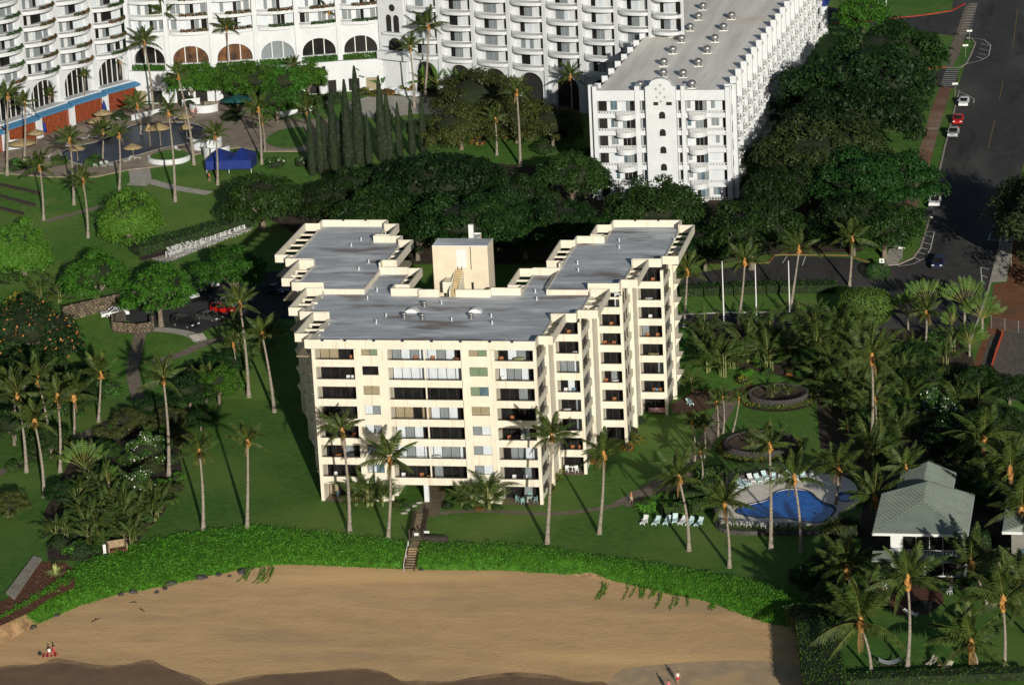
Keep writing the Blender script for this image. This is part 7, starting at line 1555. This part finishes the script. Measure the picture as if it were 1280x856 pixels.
# ---------------------------------------------------------------- resort pool furniture
def parasol(name, label, p, r, h, m, peak=.9, pole=.07, group=None, n=10, ridge=True):
    o = thing(name, label, "parasol", p, 0, group); MB().lathe([(pole, 0), (pole, h+peak*.9)], 8).build("pole", wood, o); c = MB(); pr = [(r, h-.12), (r*1.02, h), (r*.55, h+peak*.50), (.05, h+peak)]; c.lathe(pr, n); c.build("canopy", m, o); c = MB(); c.lathe([(.05, h+peak-.15), (r*.98, h-.02)][::-1], n); c.build("underside", m, o); return o
H6 = lambda x, y: (x/4, y/4)
gth = "thatched parasols round the resort pool"
for x, y, r, h, lb in ((805,735,2.2,3.6,"tall peaked thatched parasol on the pool's near bank"), (752,735,.9,3.2,"narrow folded thatched parasol beside the tall peaked one"), (668,790,1.9,1.9,"flat thatched parasol at the near edge of the pool"), (520,625,2.0,2.2,"thatched parasol farthest up the pool bank"), (495,665,2.2,2.3,"wide thatched parasol on the left pool bank"), (185,725,1.8,2.2,"thatched parasol below the second orange screen"), (118,790,2.8,2.8,"large thatched hut roof at the left by the tall palm"), (390,810,1.6,2.4,"thatched parasol at the near left edge of the pool"), (930,640,1.5,2.0,"small thatched parasol on the far bank"), (935,690,1.4,1.9,"thatched parasol beside the dark end of the pool")): parasol("thatched_parasol", lb, gp(*H6(x, y))+Vector((0, 0, .18)), r, h, thatch, 1.3 if h > 3 else .8, group=gth)
for x, y, lb in ((415,600,"closed blue parasol before the third orange screen"), (525,580,"left closed blue parasol before the last orange screen"), (582,550,"right closed blue parasol before the last orange screen"), (225,685,"closed blue parasol before the second orange screen")):
    o = thing("closed_parasol", lb, "parasol", gp(*H6(x, y))+Vector((0, 0, .18)), 0, "closed blue parasols"); MB().lathe([(.05, 0), (.05, 3.1)], 6).build("pole", wood, o); MB().lathe([(.30, .7), (.55, .9), (.40, 1.9), (.12, 2.9), (.02, 3.0)], 9).build("canopy", bluep, o)
for x, y, lb in ((68,710,"left"), (125,690,"second"), (235,640,"third"), (400,600,"fourth"), (450,590,"fifth"), (557,550,"sixth"), (612,515,"rightmost")):
    o = thing("garden_lamp", lb+" white globe lamp post before the orange screens", "lamp post", gp(*H6(x, y))+Vector((0, 0, .18)), 0, "white lamp posts"); MB().lathe([(.16, 0), (.10, .3), (.09, 3.6), (.16, 3.7)], 8).build("post", whitep, o); MB().lathe([(.16, 3.7), (.30, 3.9), (.28, 4.15), (.02, 4.4)], 8).build("globe", whitep, o)
tn = thing("blue_tent", "deep blue tent with two peaks on the resort lawn", "tent", gp(290, 212), .1); m = MB(); W_2, D_2 = 4.3, 3.2
for s in (-1, 1):
    x0, x1 = (s-1)/2*W_2, (s+1)/2*W_2; xm = (x0+x1)/2; m.add([(x0, -D_2, 2.5), (x1, -D_2, 2.5), (x1, D_2, 2.5), (x0, D_2, 2.5), (xm, 0, 4.2)], [(0, 1, 4), (1, 2, 4), (2, 3, 4), (3, 0, 4)])
m.add([(-W_2, -D_2, 2.5), (W_2, -D_2, 2.5), (W_2, -D_2, .8), (-W_2, -D_2, .8), (-W_2, D_2, 2.5), (W_2, D_2, 2.5), (W_2, D_2, .3), (-W_2, D_2, .3)], [(0, 3, 2, 1), (4, 5, 6, 7), (0, 4, 7, 3), (1, 2, 6, 5)]); m.build("canopy", bluep, tn)
for x in (-W_2, 0, W_2): 
    for y in (-D_2, D_2): MB().lathe([(.06, 0), (.06, 2.5)], 6).build("pole", whitep, tn, (x*.98, y*.98, 0))
for i, (x, y, lb) in enumerate(((255,112,"left teal canopy under the amber arches"), (278,116,"right teal canopy under the amber arches"), (298,140,"low teal canopy behind the oval lawn"))): parasol("teal_canopy", lb, gp(x, y), 3.4, 2.6, tealp, .9, group="teal canopies")
def curved_wall(label, c, r, a0, a1, h, t=.4, name="curved_wall"):
    n = 14; o = thing(name, label, "wall", c); pts = [(r*math.cos(a0+(a1-a0)*i/n), r*math.sin(a0+(a1-a0)*i/n)) for i in range(n+1)]; MB().prism([tuple(v) for v in ribbon(pts, t)], -.2, h).build("wall", white, o); MB().prism([tuple(v) for v in ribbon(pts, t+.15)], h, h+.1).build("cap", whitep, o); return o
curved_wall("upper white curved planter wall at the right end of the resort pool", gp(258, 184)+Vector((0, 0, 0)), 2.9, 3.6, 6.4, 2.0); curved_wall("lower white curved planter wall beside the blue tent", gp(272, 198), 2.4, 3.3, 6.2, 2.4); curved_wall("low white ring wall of the lawn bed on the pool's near bank", gp(212, 199), 4.0, 3.14, 6.28, .7); curved_wall("white stair wall behind the pool terrace", gp(257, 138), 3.0, 3.6, 5.9, 1.5)
sheet("lawn_bed", [(gp(212, 198).x+3.7*math.cos(t*.35), gp(212, 198).y+3.7*math.sin(t*.35)) for t in range(18)], grass2, .5)
sw = thing("garden_stair", "tan stair rising behind the pool terrace", "steps", gp(261, 141), 0)
for i in range(7): MB().box(-1.5, i*.4, 0, 1.5, i*.4+.4, .2+.25*i).build("step", deckm, sw)
for a, b, h_, lb in (((165,152),(210,140),1.2,"white low wall at the back of the pool terrace, left part"), ((228,134),(250,131),1.4,"white low wall at the back of the pool terrace, right part"), ((345,147),(372,143),1.0,"white garden wall behind the oval lawn"), ((376,143),(412,132),1.0,"white railing wall left of the cypresses"), ((0,190),(30,186),2.0,"white wall at the left end of the pool terrace")):
    p, q = gp(*a), gp(*b); p0 = p.copy(); o = thing("garden_wall", lb, "wall", p0); d = q-p; l = math.hypot(d.x, d.y); o.rotation_euler = (0, 0, math.atan2(d.y, d.x)); MB().box(0, -.15, -.5, l, .15, h_).build("wall", white, o); MB().box(-.05, -.22, h_, l+.05, .22, h_+.1).build("cap", whitep, o)
o = thing("white_pillar", "white pillar with a dark lantern before the terrace arches", "pillar", gp(405, 116)); MB().box(-1.1, -1.1, 0, 1.1, 1.1, 4.6).build("shaft", white, o); MB().box(-.8, -.8, 4.6, .8, .8, 5.6).build("lantern", black, o)
# rocks of the white fountain
for i, (x, y, s) in enumerate(((495,104,1.3), (499,110,1.5), (502,116,1.6), (494,112,1.1), (512,118,1.2), (520,119,1.1))):
    tag(link("pale_rock", rock(40+i, s), None, gp(x, y), i), "pale fountain rock in the bed before the hotel gateway", "rock", "pale fountain rocks")
for o in S.objects:
    if o.name.startswith("pale_rock"):
        if not o.data.name.startswith("pale"): o.data = o.data.copy(); o.data.name = "pale_rock"
        o.data.materials[0] = white
# brown sunbeds in rows, white chairs in ranks, loungers by the resort pool
def bed_proto(m, name, up):
    o = thing(name, "x", "sunbed"); MB().box(-.33, -.95, .28, .33, .35, .36).build("seat", m, o); b = MB(); b.X = Matrix.Translation((0, .35, .33)) @ Matrix.Rotation(up, 4, 'X'); b.box(-.33, 0, -.03, .33, .7, .05); b.X = None; b.build("backrest", m, o)
    l = MB(); 
    for x in (-.28, .28): MB().box(x-.04, -.85, 0, x+.04, -.77, .28).build("leg", m, o); MB().box(x-.04, .2, 0, x+.04, .28, .28).build("leg", m, o)
    return o
brown = mat("dark brown sunbed", (.05, .038, .03), .8, .2, 2.)
pb = bed_proto(brown, "sunbed", .1); pwh = bed_proto(mat("weathered white plastic", (.46, .46, .45), .7, .12, 2.), "white_lounger", .7); ub = uw = False
def place(pr, p, rz, lb, grp):
    o = pr if not pr.get("placed") else clone(pr); pr["placed"] = 1; o.location = p; o.rotation_euler = (0, 0, rz); o["label"] = lb; o["group"] = grp
    return o
for (a, b, n, lb) in (((2,233),(48,243),12,"brown sunbed in the back row on the resort lawn"), ((0,247),(42,258),11,"brown sunbed in the middle row on the resort lawn"), ((0,262),(28,269),8,"brown sunbed in the front row on the resort lawn")):
    for i in range(n): place(pb, gp(a[0]+(b[0]-a[0])*i/(n-1), a[1]+(b[1]-a[1])*i/(n-1)), .5, lb, lb.replace("sunbed", "sunbeds"))
for i in range(9): place(pb, gp(178+i*4.0, 326-i*1.1), .6, "brown slatted sunbed at the left end of the ranked white chairs", "brown sunbeds beside the white chairs")
for j in range(2):
    for i in range(25):
        t = i/24; place(pwh, gp(214+92*t+j*2+rnd.uniform(-1, 1), 316-34*t+j*6+rnd.uniform(-1, 1)), 1.2+rnd.uniform(-.5, .5), "white lounge chair in the %s rank behind the parking lot trees" % ("back", "front")[j], "white lounge chairs, %s rank" % ("back", "front")[j])
hp_ = [(100,178),(108,176),(116,174),(122,172),(126,167),(133,164),(140,163),(150,152),(92,181),(84,184),(220,150),(228,149),(238,150),(262,172),(266,168),(222,190),(228,187),(120,210),(128,209),(136,208),(150,206),(160,203),(170,200),(60,198),(232,178),(240,176)]
for i, (x, y) in enumerate(hp_): place(pwh if i % 4 else pb, gp(x, y)+Vector((0, 0, .18)), rnd.uniform(0, 6), "%s lounger on the resort pool terrace" % ("white" if i % 4 else "brown"), "%s loungers on the resort pool terrace" % ("white" if i % 4 else "brown"))
ck = thing("picket_rail", "white rail fence behind the ranked white chairs", "fence", gp(208, 322)); p0, p1 = gp(208, 322), gp(306, 288)
for i in range(17): q = p0.lerp(p1, i/16); q.z = th(q.y); MB().box(-.06, -.06, 0, .06, .06, 1.1).build("post", whitep, ck, q-p0)
for z in (.5, 1.0):
    for i in range(16): a, b = p0.lerp(p1, i/16), p0.lerp(p1, (i+1)/16); a.z = th(a.y); b.z = th(b.y); MB().tube([a-p0+Vector((0, 0, z)), b-p0+Vector((0, 0, z))], .04, 4).build("rail", whitep, ck)
# ---------------------------------------------------------------- people
skin = mat("skin", (.42, .24, .16), .6, .05, 3.); hairm = mat("dark hair", (.03, .02, .015), .7, .1, 3.)
def cloth(n, c): return mat("cloth "+n, c, .85, .08, 3.)
def skinned(name, V, E, R, m, parent, root=0):
    me = bpy.data.meshes.new(name); me.from_pydata(V, E, []); me.materials.append(m); o = link(name, me, parent)
    md = o.modifiers.new("skin", 'SKIN'); sv_ = me.skin_vertices[0].data
    for i, r in enumerate(R): sv_[i].radius = (r, r); sv_[i].use_root = (i == root)
    ss = o.modifiers.new("sub", 'SUBSURF'); ss.levels = 1; ss.render_levels = 2
    return o
def person(label, p, rz, pose, top, bottom, hair=hairm, s=1.0, topless=False):
    o = thing("person", label, "person", p, rz, None, s)
    if pose == 'stand' or pose == 'walk':
        k = .16 if pose == 'stand' else .30
        J = {'pel': (0, 0, .95), 'che': (0, .01, 1.25), 'sho': (0, .02, 1.43), 'nec': (0, .01, 1.52), 'hea': (0, -.01, 1.63), 'top': (0, 0, 1.72),
             'hl': (-.10, 0, .90), 'kl': (-.11, -k*.5, .50), 'al': (-.11, -k*.6+.1, .08), 'tl': (-.12, -k*.6-.10, .04), 'hr': (.10, 0, .90), 'kr': (.11, .02, .50), 'ar': (.11, k*.9, .09), 'tr': (.12, k*.9-.17, .04),
             'sl': (-.19, .02, 1.40), 'el': (-.26, .06, 1.12), 'wl': (-.27, -.06, .88), 'fl': (-.27, -.10, .78), 'sr': (.19, .02, 1.40), 'er': (.26, .03, 1.12), 'wr': (.29, -.10, .90), 'fr': (.29, -.14, .80)}
    else:
        J = {'pel': (0, 0, .14), 'che': (0, .10, .44), 'sho': (0, .14, .62), 'nec': (0, .12, .71), 'hea': (0, .08, .82), 'top': (0, .10, .91),
             'hl': (-.10, -.04, .14), 'kl': (-.13, -.42, .34), 'al': (-.14, -.75, .08), 'tl': (-.14, -.88, .08), 'hr': (.10, -.04, .14), 'kr': (.14, -.44, .30), 'ar': (.16, -.80, .07), 'tr': (.17, -.92, .08),
             'sl': (-.19, .14, .59), 'el': (-.28, .22, .34), 'wl': (-.30, .26, .10), 'fl': (-.30, .20, .04), 'sr': (.19, .14, .59), 'er': (.24, -.08, .42), 'wr': (.18, -.32, .38), 'fr': (.15, -.40, .37)}
    R = {'pel': .13, 'che': .135, 'sho': .11, 'nec': .052, 'hea': .095, 'top': .06, 'hl': .085, 'kl': .058, 'al': .042, 'tl': .036, 'hr': .085, 'kr': .058, 'ar': .042, 'tr': .036, 'sl': .055, 'el': .042, 'wl': .03, 'fl': .026, 'sr': .055, 'er': .042, 'wr': .03, 'fr': .026}
    N_ = list(J); E = [('pel', 'che'), ('che', 'sho'), ('sho', 'nec'), ('nec', 'hea'), ('hea', 'top'), ('pel', 'hl'), ('hl', 'kl'), ('kl', 'al'), ('al', 'tl'), ('pel', 'hr'), ('hr', 'kr'), ('kr', 'ar'), ('ar', 'tr'), ('sho', 'sl'), ('sl', 'el'), ('el', 'wl'), ('wl', 'fl'), ('sho', 'sr'), ('sr', 'er'), ('er', 'wr'), ('wr', 'fr')]
    def sub(names, m, name, grow):
        V = [J[n] for n in names]; ix = {n: i for i, n in enumerate(names)}; skinned(name, V, [(ix[a], ix[b]) for a, b in E if a in ix and b in ix], [R[n]+grow for n in names], m, o)
    skinned("body", [J[n] for n in N_], [(N_.index(a), N_.index(b)) for a, b in E], [R[n] for n in N_], skin, o)
    if not topless: sub(['che', 'pel', 'sho', 'sl', 'sr'], top, "shirt", .022)
    def mid(a, b, t=.7): return tuple(x+(y-x)*t for x, y in zip(J[a], J[b]))
    J['ml'], J['mr'] = mid('hl', 'kl'), mid('hr', 'kr'); R['ml'] = R['mr'] = .07; E.extend([('hl', 'ml'), ('hr', 'mr')]); sub(['pel', 'hl', 'hr', 'ml', 'mr'], bottom, "shorts", .024)
    h = J['hea']; MB().lathe([(.02, -.02), (.095, .0), (.112, .05), (.085, .11), (.02, .135)], 10).build("hair", hair, o, (h[0], h[1]+.025, h[2]+.01))
    for sx in (-.035, .035): MB().box(-.011, -.008, -.008, .011, .008, .008).build("eye", black, o, (h[0]+sx, h[1]-.098, h[2]))
    MB().box(-.012, -.02, -.02, .012, .01, .02).build("nose", skin, o, (h[0], h[1]-.103, h[2]-.03))
    return o
person("person standing on the damp sand in a white shirt and red shorts", gb(847.5, 855), .4, 'stand', cloth("white", (.8, .8, .8)), cloth("red", (.45, .02, .03)))
person("person in a pink top wading at the bottom edge of the sand", gb(836, 866), -.5, 'stand', cloth("pink", (.75, .12, .25)), cloth("pink shorts", (.5, .08, .15)))
person("person in an orange top walking on the garden path near the round bush", gp(789.5, 629), 1.9, 'walk', cloth("orange", (.62, .22, .05)), cloth("pale shorts", (.55, .5, .4)), mat("light hair", (.3, .16, .06), .7, .1, 3.))
person("person sitting on the red towel at the lower left of the beach", gb(62, 817), .6, 'sit', cloth("white", (.8, .8, .8)), cloth("red", (.45, .02, .03)))
person("second person sitting at the right of the red towel", gb(67, 815), -.3, 'sit', cloth("red", (.45, .02, .03)), cloth("red", (.45, .02, .03)))
tb = gb(63, 818); o = thing("beach_towel", "red striped beach towel under the sitting pair", "towel", tb, .3); m = MB()
for i in range(8): MB().box(-1.0+i*.25, -.7, .012, -.76+i*.25, .7, .03).build("stripe", cloth("red", (.45, .02, .03)) if i % 2 == 0 else cloth("coral", (.7, .3, .18)), o)
o = thing("beach_bag", "small black bag left of the red towel", "bag", gb(50, 818)); MB().lathe([(.02, 0), (.24, .02), (.26, .2), (.16, .3), (.02, .32)], 8).build("bag", black, o); MB().tube([(-.14, 0, .28), (-.08, 0, .45), (.08, 0, .45), (.14, 0, .28)], .02, 5).build("handle", black, o)
for i, (x, y, c, lb) in enumerate(((241,148,(.7,.25,.15),"sunbather standing on the far terrace of the resort pool"), (246,146,(.6,.1,.1),"second bather beside the pool loungers"), (262,227,(.6,.08,.04),"person in red crossing the resort lawn path"))): person(lb, gp(x, y)+Vector((0, 0, .18 if i < 2 else 0)), i*1.2, 'stand', cloth("bather%d" % i, c), cloth("dark shorts", (.05, .05, .08)))
# footprints and driftwood on the sand
for i, (px, py, l, lb) in enumerate(((167,753,.5,"small dark driftwood piece on the upper sand"), (120,775,.9,"thin branch on the left sand"), (178,762,.8,"bent twig on the upper sand"))):
    o = thing("driftwood", lb, "driftwood", gb(px, py), i*1.1, "driftwood on the sand"); MB().tube([(-l, 0, .04), (0, .08, .08), (l, -.05, .03)], [.05, .06, .03], 5).build("branch", woodd, o); MB().tube([(0, .08, .08), (l*.4, l*.4, .15)], [.04, .02], 5).build("twig", woodd, o)
